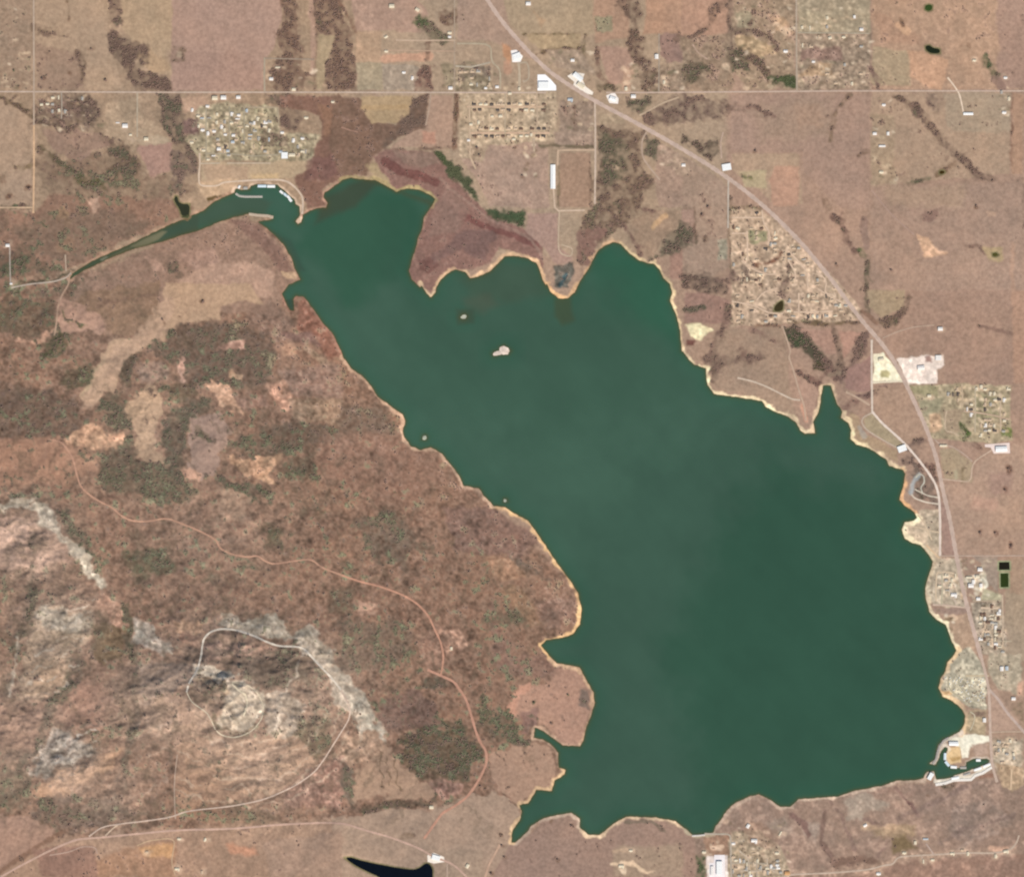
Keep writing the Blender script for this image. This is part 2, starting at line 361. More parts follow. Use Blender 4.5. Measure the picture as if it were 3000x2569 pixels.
SINGLE = [   # buildings one can pick out by their own bright roofs: sheet, x, y, kind, roof, rotation, scale, place
    ('D1', 535, 200, 'shed', 'cream', 0, 1.7, 'on the top edge of the marina settlement'), ('D1', 640, 195, 'shed', 'white', 0, 1.7, 'on the top edge of the marina settlement'), ('D1', 820, 190, 'shed', 'white', 0, 1.35, 'on the top edge of the marina settlement'),
    ('D1', 260, 345, 'ranch', 'white', 80, 1, 'left of the marina settlement'), ('D1', 447, 297, 'ranch', 'white', 0, 1, 'left of the marina settlement'), ('D1', 335, 415, 'ranch', 'cream', 0, 1, 'left of the marina settlement'),
    ('D1', 825, 405, 'ranch', 'white', 0, 1, 'in the marina settlement'), ('D1', 812, 450, 'trailer', 'white', 0, 1.1, 'in the marina settlement'), ('D1', 615, 548, 'ranch', 'white', 90, 1.1, 'in the marina settlement'), ('D1', 388, 585, 'ranch', 'white', 0, 1.1, 'in the marina settlement'), ('D1', 450, 627, 'ranch', 'white', 90, 1.15, 'in the marina settlement'), ('D1', 527, 600, 'ranch', 'white', 0, 1, 'in the marina settlement'), ('D1', 663, 640, 'ranch', 'white', 0, .9, 'in the marina settlement'), ('D1', 760, 650, 'shed', 'white', 0, 1.1, 'in the marina settlement'), ('D1', 752, 730, 'shed', 'bluish', 0, 1.1, 'in the marina settlement'), ('D1', 585, 815, 'shed', 'white', 0, 1.3, 'in the marina settlement'), ('D1', 400, 830, 'ranch', 'cream', 0, 1, 'in the marina settlement'), ('D1', 258, 735, 'ranch', 'cream', 0, 1, 'left of the marina settlement'),
    ('D1', 1350, 615, 'ranch', 'white', 0, 1, 'on the right side of the marina settlement'), ('D1', 1482, 712, 'ranch', 'white', 80, 1.2, 'on the right side of the marina settlement'), ('D1', 1640, 437, 'ranch', 'cream', 0, 1.1, 'in the trees right of the marina settlement'), ('D1', 1960, 245, 'ranch', 'cream', 0, .9, 'alone in the reddish reed bed'), ('D1', 1490, 95, 'shed', 'cream', 0, 1.2, 'where the section road meets the wooded creek'), ('D1', 455, 940, 'ranch', 'cream', 0, .9, 'on the lower edge of the marina settlement'),
    ('A1', 1680, 410, 'trailer', 'cream', 0, 1.2, 'among the creek woods above the section road'), ('A1', 1640, 480, 'shed', 'white', 0, 1.25, 'among the creek woods above the section road'), ('A1', 712, 744, 'trailer', 'white', 0, .9, 'at the upper left farm'), ('A1', 757, 763, 'shed', 'white', 0, 1.7, 'at the upper left farm'), ('A1', 790, 817, 'shed', 'cream', 0, .9, 'at the upper left farm'), ('A1', 885, 842, 'shed', 'cream', 0, 1.4, 'at the upper left farm'), ('A1', 48, 1485, 'shed', 'white', 0, 1.3, 'at the left edge'), ('A1', 70, 1716, 'shed', 'white', 0, .8, 'beside the river at the left edge'),
    ('D2', 1640, 240, 'shed', 'white', 0, 1.2, 'right of the highway above the cream yard'), ('D2', 1612, 712, 'cross', 'bluish', 0, 1.3, 'below the highway junction'), ('D2', 165, 575, 'shed', 'white', 0, 1.3, 'on the section road west of the town'), ('D2', 590, 575, 'shed', 'white', 0, .9, 'on the section road north of the estate'), ('D2', 728, 560, 'shed', 'white', 0, 1.1, 'on the section road north of the estate'), ('D2', 882, 640, 'shed', 'cream', 0, 1.1, 'on the section road north of the estate'), ('D2', 996, 585, 'shed', 'cream', 90, 1, 'at the foot of the looped lane'), ('D2', 670, 915, 'shed', 'cream', 0, .9, 'inside the gridded estate'), ('D2', 770, 912, 'shed', 'cream', 0, 1.2, 'inside the gridded estate'), ('D2', 412, 1012, 'shed', 'cream', 0, 1, 'on the west street of the gridded estate'), ('D2', 384, 1205, 'shed', 'white', 0, .9, 'on the west street of the gridded estate'), ('D2', 1140, 1140, 'shed', 'cream', 90, 1, 'on the lower street of the gridded estate'), ('D2', 930, 1192, 'shed', 'cream', 0, 1, 'on the lower street of the gridded estate'), ('D2', 502, 990, 'ranch', 'cream', 90, 1, 'inside the gridded estate'),
    ('A2', 1765, 585, 'shed', 'white', 0, 1.5, 'on the section road by the dark pond wood'), ('A2', 1905, 345, 'shed', 'white', 90, 1.5, 'on the straight lane in the right hand woods'), ('A2', 1130, 25, 'shed', 'white', 0, 1.5, 'in the tan field at the top middle'), ('A2', 305, 40, 'shed', 'cream', 0, 1.6, 'in the pink field at the top left of the highway'), ('A2', 460, 62, 'shed', 'cream', 150, 1.3, 'above the small green grove at the top'), ('A2', 655, 200, 'ranch', 'cream', 0, 1.1, 'at the end of the upper gravel lane'), ('A2', 655, 225, 'ranch', 'white', 0, .9, 'at the end of the upper gravel lane'), ('A2', 378, 440, 'ranch', 'white', 0, 1, 'in the grey field west of the town'), ('A2', 428, 475, 'ranch', 'white', 80, 1.1, 'in the grey field west of the town'), ('A2', 270, 225, 'ranch', 'cream', 30, 1, 'at the west end of the gravel lanes'), ('A2', 272, 312, 'ranch', 'cream', 0, 1, 'at the west end of the gravel lanes'), ('A2', 1950, 500, 'ranch', 'cream', 90, 1, 'in the woods right of the town'), ('A2', 1720, 540, 'shed', 'cream', 90, 1.2, 'beside the section road east of the junction'),
    ('A3', 1160, 810, 'shed', 'white', 0, 1.2, 'at the farm on the right hand section line'), ('A3', 1240, 810, 'shed', 'white', 90, 1.1, 'at the farm on the right hand section line'), ('A3', 1205, 885, 'trailer', 'white', 0, 1.6, 'at the farm on the right hand section line'), ('A3', 1200, 1042, 'ranch', 'cream', 0, 1.2, 'south of the three white farm sheds'), ('A3', 1215, 636, 'ranch', 'white', 0, 1, 'north of the three white farm sheds'), ('A3', 1950, 472, 'ranch', 'white', 0, 1, 'on the right edge lane, northernmost house'), ('A3', 1970, 600, 'ranch', 'cream', 90, 1.1, 'on the right edge lane'), ('A3', 1942, 682, 'ranch', 'white', 0, 1.15, 'on the right edge lane'), ('A3', 1925, 560, 'ranch', 'grey', 90, 1, 'on the right edge lane'), ('A3', 1762, 367, 'ranch', 'cream', 0, 1, 'alone right of the salmon field'), ('A3', 1080, 181, 'shed', 'white', 0, 1.2, 'on the upper right cross road'), ('A3', 1037, 105, 'shed', 'white', 90, 1, 'north of the upper right cross road'), ('A3', 890, 232, 'shed', 'cream', 20, 1.1, 'south of the upper right cross road'), ('A3', 622, 312, 'ranch', 'white', 0, 1.2, 'below the ochre clearing'), ('A3', 790, 375, 'ranch', 'white', 0, .9, 'in the mottled block at upper right'), ('A3', 5, 1000, 'shed', 'white', 0, 1.2, 'left of the highway below the dark grove'),
    ('B3', 1556, 235, 'shed', 'white', 0, 1.5, 'at the end of the track in the right hand field'), ('B3', 1575, 940, 'trailer', 'cream', 0, 1.8, 'by the highway below the east town'), ('B3', 1490, 640, 'shed', 'cream', 0, 1.2, 'in the west of the east town'), ('B3', 1803, 585, 'shed', 'cream', 90, 1.2, 'on the top edge of the east town'),
    ('E1', 1530, 775, 'shed', 'white', 0, 1.5, 'above the cream works yard'), ('E1', 1420, 970, 'shed', 'white', 0, 1.7, 'in the cream works yard'), ('E1', 1540, 970, 'shed', 'white', 90, 1.3, 'in the cream works yard'), ('E1', 1450, 925, 'shed', 'white', 90, 1.3, 'in the cream works yard'), ('E1', 1400, 870, 'trailer', 'cream', 0, 1.6, 'in the cream works yard'), ('E1', 1500, 860, 'shed', 'cream', 0, 1.3, 'in the cream works yard'), ('E1', 1215, 1080, 'cross', 'white', 0, 1.5, 'behind the east beach'), ('E1', 1510, 1130, 'shed', 'white', 0, 1.3, 'on the street above the southeast blocks'), ('E1', 1045, 975, 'ranch', 'cream', 0, 1, 'behind the east beach'),
    ('E2', 1380, 240, 'shed', 'white', 90, 1.4, 'in the grey green lots at the right edge'), ('E2', 1440, 235, 'shed', 'bluish', 90, 1.3, 'in the grey green lots at the right edge'), ('E2', 1522, 602, 'shed', 'white', 0, 1.3, 'right of the bare triangular field'), ('E2', 1170, 862, 'shed', 'white', 90, 1.3, 'by the highway above the cream marina yard'),
    ('E3', 990, 925, 'shed', 'white', 60, 1.3, 'on the bare headland right of the outlet'), ('E3', 1085, 1145, 'cross', 'white', 0, 1.5, 'south of the bare headland'), ('E3', 1480, 1040, 'trailer', 'cream', 60, 1.2, 'right of the bare headland'), ('E3', 770, 1190, 'ranch', 'white', 0, 1, 'on the street right of the big plant'), ('E3', 1430, 1335, 'ranch', 'cream', 0, 1.1, 'on the right of the bottom settlement'), ('E3', 1340, 1540, 'ranch', 'white', 90, 1.1, 'on the right of the bottom settlement'), ('E3', 1585, 1640, 'shed', 'orange', 0, 1.6, 'at the bottom of the bottom settlement'), ('E3', 325, 1320, 'ranch', 'cream', 0, 1.1, 'left of the big plant'),
    ('E4', 318, 665, 'ranch', 'white', 30, 1.1, 'alone on the mauve slope south of the dam'), ('E4', 870, 857, 'shed', 'cream', 90, 1.1, 'above the winding lane'), ('E4', 985, 815, 'trailer', 'bluish', 0, 1.3, 'above the winding lane'), ('E4', 750, 968, 'ranch', 'cream', 0, 1.1, 'on the winding lane'), ('E4', 1062, 1045, 'ranch', 'cream', 0, 1, 'below the winding lane'), ('E4', 960, 1062, 'trailer', 'cream', 90, 1, 'below the winding lane'), ('E4', 1280, 975, 'cross', 'cream', 0, 1.1, 'on the winding lane'), ('E4', 1450, 978, 'ranch', 'cream', 90, 1.1, 'on the winding lane'), ('E4', 1390, 938, 'ranch', 'tan', 0, 1, 'on the winding lane'), ('E4', 1870, 950, 'cross', 'cream', 10, 1.3, 'near the right end of the winding lane'), ('E4', 1757, 1005, 'ranch', 'cream', 90, 1.1, 'near the right end of the winding lane'), ('E4', 465, 1197, 'ranch', 'white', 0, 1.2, 'at the left end of the winding lane'),
    ('C2', 545, 1350, 'shed', 'cream', 0, 1.3, 'beside the trail on the southern plain'), ('C2', 762, 1705, 'shed', 'cream', 60, 1.3, 'right of the black reservoir'), ('C2', 1692, 1705, 'cross', 'cream', 0, 1.3, 'in the pale ranch yard at the bottom'), ('C2', 1750, 1612, 'ranch', 'cream', 0, 1, 'above the pale ranch yard at the bottom'), ('C2', 665, 392, 'shed', 'cream', 90, 1, 'by the trail in the western scrub'), ('C1', 1072, 1722, 'cross', 'cream', 0, 1.2, 'in the ranch lands at the bottom left'), ('C1', 1222, 1742, 'shed', 'tan', 90, 1, 'in the ranch lands at the bottom left'), ('C1', 890, 1620, 'shed', 'tan', 0, 1, 'among the orange patches at the bottom left'), ('C1', 1085, 1540, 'ranch', 'cream', 0, 1, 'by the highway at the bottom left'), ('C1', 1240, 1545, 'ranch', 'cream', 70, 1, 'by the highway at the bottom left'),
]
CLUST = [
    ('D1', [(360, 330), (860, 330), (1260, 350), (1300, 600), (1640, 660), (1680, 880), (1000, 930), (370, 940), (230, 720)], 46, 15, 'in the marina settlement', ('grey', 'tan', 'cream', 'white', 'dark', 'bluish'), (.3, .2, .2, .1, .1, .1), 3),
    ('D3', [(185, 130), (540, 150), (900, 520), (1350, 960), (1660, 1340), (1600, 1480), (190, 1500)], 74, 19, 'in the triangular subdivision', ('tan', 'cream', 'brown', 'grey', 'dark'), (.36, .22, .16, .16, .1), 12),
    ('D4', [(1130, 330), (1890, 330), (1890, 930), (1420, 930), (1400, 620), (1130, 600)], 34, 19, 'in the east town', ('tan', 'cream', 'grey', 'dark', 'white'), (.3, .25, .2, .15, .1), 2),
    ('E1', [(1500, 1190), (1780, 1190), (1830, 1600), (1830, 1770), (1550, 1770)], 36, 15, 'in the southeast housing blocks', ('cream', 'tan', 'grey', 'brown', 'white'), (.25, .2, .25, .15, .15), 2),
    ('E3', [(760, 1300), (1000, 1300), (1450, 1420), (1560, 1560), (1560, 1690), (760, 1690)], 24, 14, 'in the bottom settlement', ('cream', 'grey', 'tan', 'white'), (.3, .3, .2, .2), 6),
    ('E2', [(1280, 1110), (1560, 1110), (1600, 1400), (1300, 1380)], 12, 15, 'beside the southeast marina', ('cream', 'tan', 'grey'), (.3, .4, .3), 8),
    ('A3', [(705, 70), (1120, 70), (1120, 520), (705, 520)], 14, 34, 'in the upper right acreages', ('grey', 'cream', 'tan'), (.4, .3, .3), 0),
    ('A2', [(620, 400), (900, 420), (930, 540), (640, 540)], 10, 24, 'just west of the town', ('cream', 'grey', 'tan'), (.4, .3, .3), 0),
    ('A1', [(240, 590), (520, 590), (580, 740), (260, 740)], 9, 24, 'among woods at upper left', ('cream', 'grey'), (.6, .4), 5),
    ('E1', [(1110, 830), (1240, 830), (1240, 1020), (1110, 1150)], 6, 18, 'behind the east beach', ('grey', 'cream'), (.5, .5), 2),
]

# lots of the settlements: where houses may stand
rl = random.Random(33)


def spread(p, n, gap, sep):
    xs = [q[0] for q in p]; ys = [q[1] for q in p]; out = []
    for _ in range(9000):
        if len(out) >= n: break
        x = rl.uniform(min(xs), max(xs)); y = rl.uniform(min(ys), max(ys))
        if gap:
            x = round(x / (gap * .72)) * gap * .72 + rl.uniform(-2, 2); y = round(y / (gap * .8)) * gap * .8 + rl.uniform(-2, 2)
        if inside(p, np.array([x]), np.array([y]))[0] and all((x - a) ** 2 + (y - b) ** 2 > sep * sep for a, b in out):
            out.append((x, y))
    return out


LOTSPOTS = [(n, place, cols, wts, jit, spread(P(tl, pts), int(n * 1.6), gap, 9)) for tl, pts, n, gap, place, cols, wts, jit in CLUST]
CAMPSPOTS = spread(P('E2', [(700, 340), (1160, 345), (1170, 700), (1010, 710), (880, 580), (730, 520)]), 90, 0, 6.2)
# ------------------------------------------------------------------ land cover, painted as areas and strips on the land grid
# broad regions
poly('F', [(-300, -300), (760, -300), (760, 400), (600, 600), (-300, 600)], (160, 136, 115), 20, 10, r=.09)
poly('F', [(760, -300), (1480, -300), (1480, 520), (760, 520)], (168, 145, 124), 12, 6, r=.08)
poly('F', [(1470, -300), (2300, -300), (2300, 1300), (1470, 1300)], (165, 137, 120), 12, 4, r=.07)
poly('F', [(-300, 560), (150, 560), (600, 430), (850, 880), (1180, 1200), (1200, 1500), (1040, 1650), (900, 1640), (600, 1660), (200, 1690), (-300, 1900)], (145, 115, 98), 14, 10, r=.29, v=.3, g=.3)
poly('F', [(-300, 1700), (200, 1690), (700, 1650), (1040, 1640), (1420, 1700), (1420, 2100), (-300, 2100)], (162, 133, 114), 10, 6, r=.09, v=.04)
poly('F', [(1400, 1690), (1500, 1620), (1900, 1580), (2300, 1560), (2300, 2100), (1400, 2100)], (152, 128, 114), 6, 4, r=.12, v=.03)

# --- north west
poly('A1', [(-400, -400), (190, -400), (190, 540), (-400, 540)], (158, 134, 114), 4, 2, r=.13, v=.22, g=.5)
poly('A1', [(215, -400), (640, -400), (650, 200), (700, 380), (740, 545), (215, 545)], (171, 146, 123), 4, 2, r=.06)
poly('A1', [(740, -400), (1040, -400), (1040, 460), (900, 430), (830, 270), (735, 180)], (176, 151, 124), 4, 2, r=.06)
poly('A1', [(900, 300), (1035, 380), (1030, 440), (900, 430), (800, 300)], (188, 155, 122), 8, 6, a=.6)
poly('A1', [(1045, -400), (1690, -400), (1700, 130), (1650, 300), (1590, 350), (1590, 545), (1035, 545)], (171, 141, 127), 3, 1, r=.04)
poly('A1', [(1045, 300), (1500, 330), (1590, 450), (1590, 545), (1035, 545)], (165, 134, 121), 20, 12, a=.7)
poly('A1', [(-400, 560), (0, 620), (200, 715), (200, 1245), (-400, 1245)], (171, 146, 125), 3, 2, r=.06)
poly('A1', [(215, 160), (310, 180), (400, 210), (440, 250), (360, 235), (215, 185)], (112, 93, 78), 4, 4, v=.8)
line('A1', [(470, 330), (500, 400), (490, 500), (430, 540)], 22, (108, 90, 76), v=.8)
poly('A1', [(215, 260), (470, 330), (520, 540), (215, 545)], (148, 122, 106), 8, 8, a=.7, v=.35)
line('A1', [(405, 10), (420, 60), (415, 130)], 6, (125, 100, 80), v=.6)
poly('A1', [(640, -400), (720, -400), (735, 150), (700, 175), (655, 100)], (107, 87, 78), 3, 4, v=.85)
poly('A1', [(645, 205), (700, 180), (790, 260), (822, 330), (830, 400), (900, 435), (1000, 455), (1040, 500), (1025, 548), (820, 548), (760, 480), (755, 400), (700, 350), (655, 290)], (104, 86, 76), 3, 4, v=.9)
poly('A1', [(815, 270), (890, 265), (915, 390), (850, 390)], (115, 96, 82), 3, 3, v=.7)
poly('A1', [(1045, 285), (1112, 285), (1118, 375), (1045, 380)], (122, 103, 86), 2, 2, v=.7)
poly('A1', [(1070, 310), (1100, 310), (1100, 345), (1070, 345)], (165, 145, 125), 3, 1, v=.1)
poly('A1', [(1670, -400), (1812, -400), (1795, 120), (1818, 270), (1830, 420), (1890, 460), (1810, 550), (1620, 548), (1645, 430), (1705, 320), (1670, 200), (1700, 100)], (113, 89, 77), 3, 5, v=.75)
poly('A1', [(1905, -400), (2063, -400), (2063, 500), (1960, 560), (1960, 400), (2000, 290), (1895, 200)], (116, 93, 80), 3, 4, v=.75)
poly('A2', [(-30, 60), (20, 100), (70, 220), (85, 400), (95, 548), (-60, 548), (-40, 300)], (110, 88, 76), 3, 4, v=.8)
poly('A1', [(1915, 210), (2020, 215), (2010, 290), (1960, 380), (1960, 540), (1915, 540)], (165, 146, 118), 3, 3, v=.1)
line('A1', [(1900, 0), (1905, 300), (1905, 545)], 5, (120, 98, 82), v=.7)
line('A1', [(1885, 0), (1890, 440)], 14, (170, 140, 124), a=.8, v=0)
poly('A1', [(215, 575), (540, 575), (600, 650), (605, 740), (560, 790), (400, 780), (220, 740)], (122, 104, 92), 4, 6, r=.22, v=.6, t=.6)
line('A1', [(225, 740), (330, 760), (420, 790)], 14, (92, 80, 68), v=.9)
poly('A1', [(470, 590), (540, 580), (610, 690), (590, 760), (490, 740)], (92, 78, 70), 5, 5, v=.85)
line('A1', [(-60, 560), (0, 595), (80, 640), (130, 670), (200, 700)], 11, (98, 84, 66), v=.9)
line('A1', [(560, 790), (620, 840), (680, 860)], 12, (110, 92, 78), v=.8)
poly('A1', [(640, 650), (840, 575), (870, 700), (960, 760), (1025, 880), (840, 900), (720, 860), (640, 830)], (171, 148, 124), 5, 4, r=.1)
poly('A1', [(820, 830), (950, 810), (1030, 870), (900, 900)], (182, 162, 138), 6, 6)
poly('A1', [(840, 890), (1030, 870), (1045, 1030), (930, 1085), (860, 960)], (165, 131, 119), 4, 4, r=.08)
poly('A1', [(930, 570), (1080, 570), (1110, 700), (1105, 820), (1210, 880), (1200, 1000), (1140, 1040), (1050, 1040), (1045, 880), (960, 760)], (103, 88, 78), 4, 6, v=.75, g=.4)
poly('A1', [(1090, 600), (1250, 580), (1260, 640), (1120, 690)], (182, 150, 128), 5, 4)
poly('A1', [(225, 900), (400, 960), (620, 900), (700, 860), (760, 870), (850, 1000), (900, 1085), (1080, 1060), (1200, 1160), (1060, 1200), (900, 1250), (640, 1230), (480, 1200), (225, 1150)], (128, 106, 90), 6, 10, r=.16, v=.5, g=.5)
poly('A1', [(690, 870), (760, 870), (850, 1000), (830, 1080), (700, 1060), (620, 960)], (98, 84, 70), 6, 8, v=.8)
line('A1', [(240, 900), (300, 950), (400, 1000), (480, 1060)], 18, (94, 84, 64), v=.85, g=.6)
line('A1', [(450, 1090), (560, 1090), (620, 1130)], 18, (92, 84, 60), v=.7, g=.7)
poly('A1', [(240, 800), (560, 800), (640, 860), (500, 960), (300, 900)], (146, 118, 106), 6, 8, a=.7, v=.25)
poly('A1', [(-400, 1265), (215, 1265), (300, 1180), (640, 1200), (1060, 1200), (1190, 1260), (960, 1375), (780, 1455), (560, 1555), (420, 1640), (0, 1730), (-400, 1774)], (138, 107, 91), 6, 5, r=.15, v=.28, g=.3)
poly('A1', [(510, 1200), (600, 1190), (600, 1250), (560, 1290)], (182, 148, 128), 4, 5, v=0)
poly('A1', [(380, 1250), (460, 1320), (400, 1380), (340, 1320)], (160, 128, 96), 5, 6, a=.7)
poly('A1', [(330, 1480), (420, 1440), (420, 1520), (350, 1530)], (178, 135, 105), 5, 6, a=.8)
poly('A1', [(-400, 1500), (80, 1530), (200, 1560), (380, 1640), (250, 1690), (60, 1690), (-400, 1700)], (104, 90, 76), 6, 6, v=.65, g=.5)
poly('A1', [(60, 1380), (0, 1300), (90, 1290), (200, 1330), (150, 1400)], (165, 128, 108), 6, 8, a=.6)
line('A1', [(-20, 1240), (180, 1240)], 8, (112, 98, 76), v=.7)
line('A1', [(100, 1005), (190, 1003)], 8, (118, 102, 76), v=.7)
for q in ((0, 1075, 16), (30, 1165, 18), (180, 1145, 12), (190, 755, 9), (555, 300, 9)):
    line('A1', [(q[0] - 12, q[1]), (q[0] + 12, q[1])], q[2], (122, 92, 74), v=.8)
poly('A1', [(1210, 970), (1560, 990), (1880, 880), (1880, 1020), (1750, 1080), (1420, 1090), (1230, 1110)], (178, 157, 130), 4, 3, r=.06)
poly('A1', [(1220, 1000), (1500, 1000), (1500, 1080), (1250, 1110)], (178, 152, 128), 4, 4)
poly('D1', [(950, 1110), (1280, 1110), (1300, 1170), (960, 1175)], (204, 174, 134), 6, 5, a=.6)
poly('D1', [(350, 300), (860, 240), (1300, 320), (1320, 600), (1800, 650), (1720, 950), (350, 960), (200, 700)], (162, 148, 124), 4, 4, r=.14, v=.2, g=.6, t=1)
poly('D1', [(1050, 640), (1400, 640), (1400, 780), (1100, 760)], (125, 108, 96), 5, 6, v=.6)
poly('D1', [(1320, 330), (1620, 300), (1560, 620), (1330, 520)], (110, 92, 82), 4, 5, v=.75)
poly('D1', [(150, 480), (330, 460), (330, 640), (150, 640)], (130, 105, 98), 5, 6, v=.4)
poly('D1', [(20, 850), (340, 850), (300, 1090), (100, 1320), (20, 1300)], (112, 96, 88), 5, 6, v=.6)
poly('D1', [(1150, 150), (1480, 150), (1480, 300), (1150, 300)], (112, 98, 84), 4, 5, v=.6, t=.4)
poly('D1', [(330, 1220), (780, 1180), (900, 1190), (740, 1320), (440, 1410), (380, 1330)], (186, 158, 132), 4, 3, r=.12)
line('D1', [(470, 1410), (600, 1390), (720, 1360)], 14, (95, 78, 52), v=.2)
poly('A1', [(225, 1300), (480, 1270), (760, 1290), (940, 1330), (800, 1430), (600, 1510), (420, 1600), (200, 1560), (60, 1400)], (118, 98, 84), 12, 12, a=.75, v=.48, g=.4)
poly('A1', [(-300, 1740), (300, 1740), (420, 1700), (560, 1660), (760, 1590), (700, 1680), (520, 1790), (-300, 1800)], (108, 94, 80), 8, 9, a=.8, v=.6, g=.5)
# reed beds and damp woods behind the north cove
poly('A1', [(1690, 580), (2063, 575), (2150, 720), (2200, 900), (2063, 1095), (2000, 1115), (1960, 1160), (1985, 1240), (1860, 1270), (1830, 1180), (1770, 1090), (1890, 1010), (1900, 900), (1950, 850), (1930, 700), (1700, 640)], (124, 92, 80), 4, 6, r=.12, v=.3)
poly('A1', [(1860, 960), (2020, 930), (2050, 1060), (1960, 1100), (1850, 1080)], (112, 80, 76), 8, 8, a=.8)
poly('A1', [(1930, 640), (2063, 640), (2063, 800), (1960, 820)], (140, 105, 84), 8, 8, a=.7)
poly('A2', [(-60, 575), (110, 580), (180, 725), (330, 742), (420, 600), (530, 565), (530, 640), (500, 770), (350, 830), (260, 900), (180, 960), (150, 1060), (0, 1080), (-60, 900)], (118, 92, 78), 4, 6, r=.14, v=.35)
poly('A2', [(420, 590), (530, 580), (510, 760), (420, 790), (300, 860), (260, 900), (250, 860), (330, 790)], (105, 88, 78), 4, 5, v=.7)
poly('A2', [(150, 1000), (260, 960), (420, 1100), (330, 1150), (200, 1080)], (165, 146, 110), 6, 6, a=.7)
poly('A2', [(190, 945), (300, 900), (400, 905), (560, 930), (640, 1010), (790, 1200), (900, 1290), (1060, 1370), (1150, 1405), (1220, 1480), (1215, 1620), (1190, 1590), (1130, 1555), (950, 1500), (900, 1600), (800, 1620), (700, 1640), (600, 1690), (545, 1774), (425, 1690), (410, 1640), (480, 1400), (545, 1245), (570, 1200), (520, 1165), (400, 1130), (330, 1145), (230, 1040)], (132, 99, 91), 4, 4, r=.11, v=.16)
poly('A2', [(300, 905), (560, 925), (600, 1000), (480, 1020), (330, 960)], (135, 112, 100), 6, 6, a=.8)
line('A2', [(260, 980), (340, 1030), (440, 1060), (570, 1100)], 26, (114, 78, 73), a=.9, v=.3)
line('A2', [(720, 1300), (850, 1360), (950, 1400), (1060, 1430), (1180, 1480)], 20, (118, 80, 75), a=.85, v=.3)
poly('A2', [(470, 1570), (560, 1540), (600, 1600), (520, 1660), (470, 1640)], (106, 74, 70), 6, 6, v=.4)
poly('A2', [(690, 1420), (800, 1380), (920, 1385), (945, 1440), (900, 1480), (880, 1580), (780, 1550), (740, 1500), (560, 1600), (540, 1550), (660, 1470)], (117, 90, 86), 5, 5, v=.35)
line('A2', [(600, 1080), (700, 1180), (900, 1330), (1050, 1400), (1150, 1450), (1220, 1560)], 8, (152, 124, 112), a=.8, v=0)
poly('A2', [(570, 1240), (640, 1120), (760, 1280), (700, 1400), (520, 1440)], (140, 112, 102), 8, 8, a=.7)
poly('A2', [(570, 925), (640, 950), (640, 1010), (600, 990)], (66, 78, 52), 3, 4, v=.95, g=1)
poly('A2', [(640, 985), (720, 1010), (790, 1100), (860, 1240), (900, 1262), (1100, 1275), (1105, 1375), (1040, 1365), (960, 1340), (880, 1290), (780, 1200), (690, 1100), (640, 1040)], (72, 80, 58), 3, 5, v=.95, g=1)
poly('A2', [(900, 1270), (1090, 1285), (1090, 1350), (960, 1320)], (58, 78, 54), 4, 4, v=.95, g=1)
# --- north centre
poly('A2', [(90, 195), (250, 200), (240, 380), (90, 380)], (176, 147, 122), 2, 1)
poly('A2', [(90, 380), (250, 380), (250, 545), (95, 545)], (160, 146, 122), 2, 1)
poly('A2', [(250, 385), (480, 400), (470, 470), (440, 545), (250, 545)], (157, 142, 126), 2, 2, t=.4)
poly('A2', [(0, -300), (230, -300), (520, 80), (520, 200), (90, 190)], (170, 140, 124), 3, 2)
line('A2', [(-10, 20), (60, 150), (90, 200)], 10, (120, 88, 74), v=.6)
line('A2', [(260, 350), (530, 345)], 24, (196, 152, 128), a=.8)
poly('A2', [(440, 110), (520, 100), (560, 160), (700, 230), (620, 270), (520, 230)], (118, 108, 88), 3, 5, v=.6, g=.5)
poly('A2', [(450, 100), (530, 110), (520, 160), (460, 150)], (90, 98, 66), 3, 3, v=.8, g=1)
poly('A2', [(600, 90), (740, 80), (740, 140), (600, 140)], (122, 98, 82), 4, 6, v=.5)
line('A2', [(530, 250), (520, 360)], 10, (125, 100, 84), v=.6)
poly('A2', [(460, 400), (550, 400), (550, 545), (450, 545)], (122, 92, 82), 3, 5, v=.6)
poly('A2', [(110, 578), (440, 580), (412, 690), (330, 742), (185, 738), (125, 660)], (176, 150, 116), 3, 2, r=.05)
line('A2', [(130, 650), (400, 645)], 16, (182, 150, 112), a=.5)
poly('A2', [(540, 580), (670, 578), (680, 892), (290, 892), (420, 790), (505, 790)], (170, 141, 123), 3, 2, r=.06)
poly('A2', [(490, 800), (570, 800), (570, 870), (490, 860)], (190, 140, 120), 4, 3, a=.8)
line('A2', [(250, 905), (670, 897)], 6, (128, 104, 90), v=.5)
line('A2', [(690, 575), (690, 900)], 15, (116, 87, 71), 2, 2, v=.7)
poly('A2', [(600, 380), (800, 380), (900, 430), (940, 560), (700, 560), (620, 480)], (150, 134, 112), 4, 6, v=.28, g=.4, t=.6)
poly('A2', [(680, 420), (900, 410), (900, 470), (720, 480)], (122, 108, 98), 4, 6, v=.6)
poly('A2', [(710, 560), (1300, 565), (1290, 850), (1050, 880), (880, 880), (850, 1010), (790, 1030), (710, 940)], (180, 158, 134), 3, 3, r=.09, v=.12, g=.4, t=.8)
poly('A2', [(760, 880), (880, 880), (840, 1010), (760, 960)], (182, 156, 132), 4, 5, a=.7)
poly('A2', [(715, 955), (860, 985), (900, 880), (1180, 870), (1250, 900), (1260, 1250), (1180, 1260), (890, 1250), (820, 1100)], (168, 141, 125), 3, 3, r=.09, v=.06)
poly('A2', [(1310, 610), (1530, 610), (1525, 880), (1310, 860)], (150, 130, 115), 4, 4, r=.12, v=.22, t=.4)
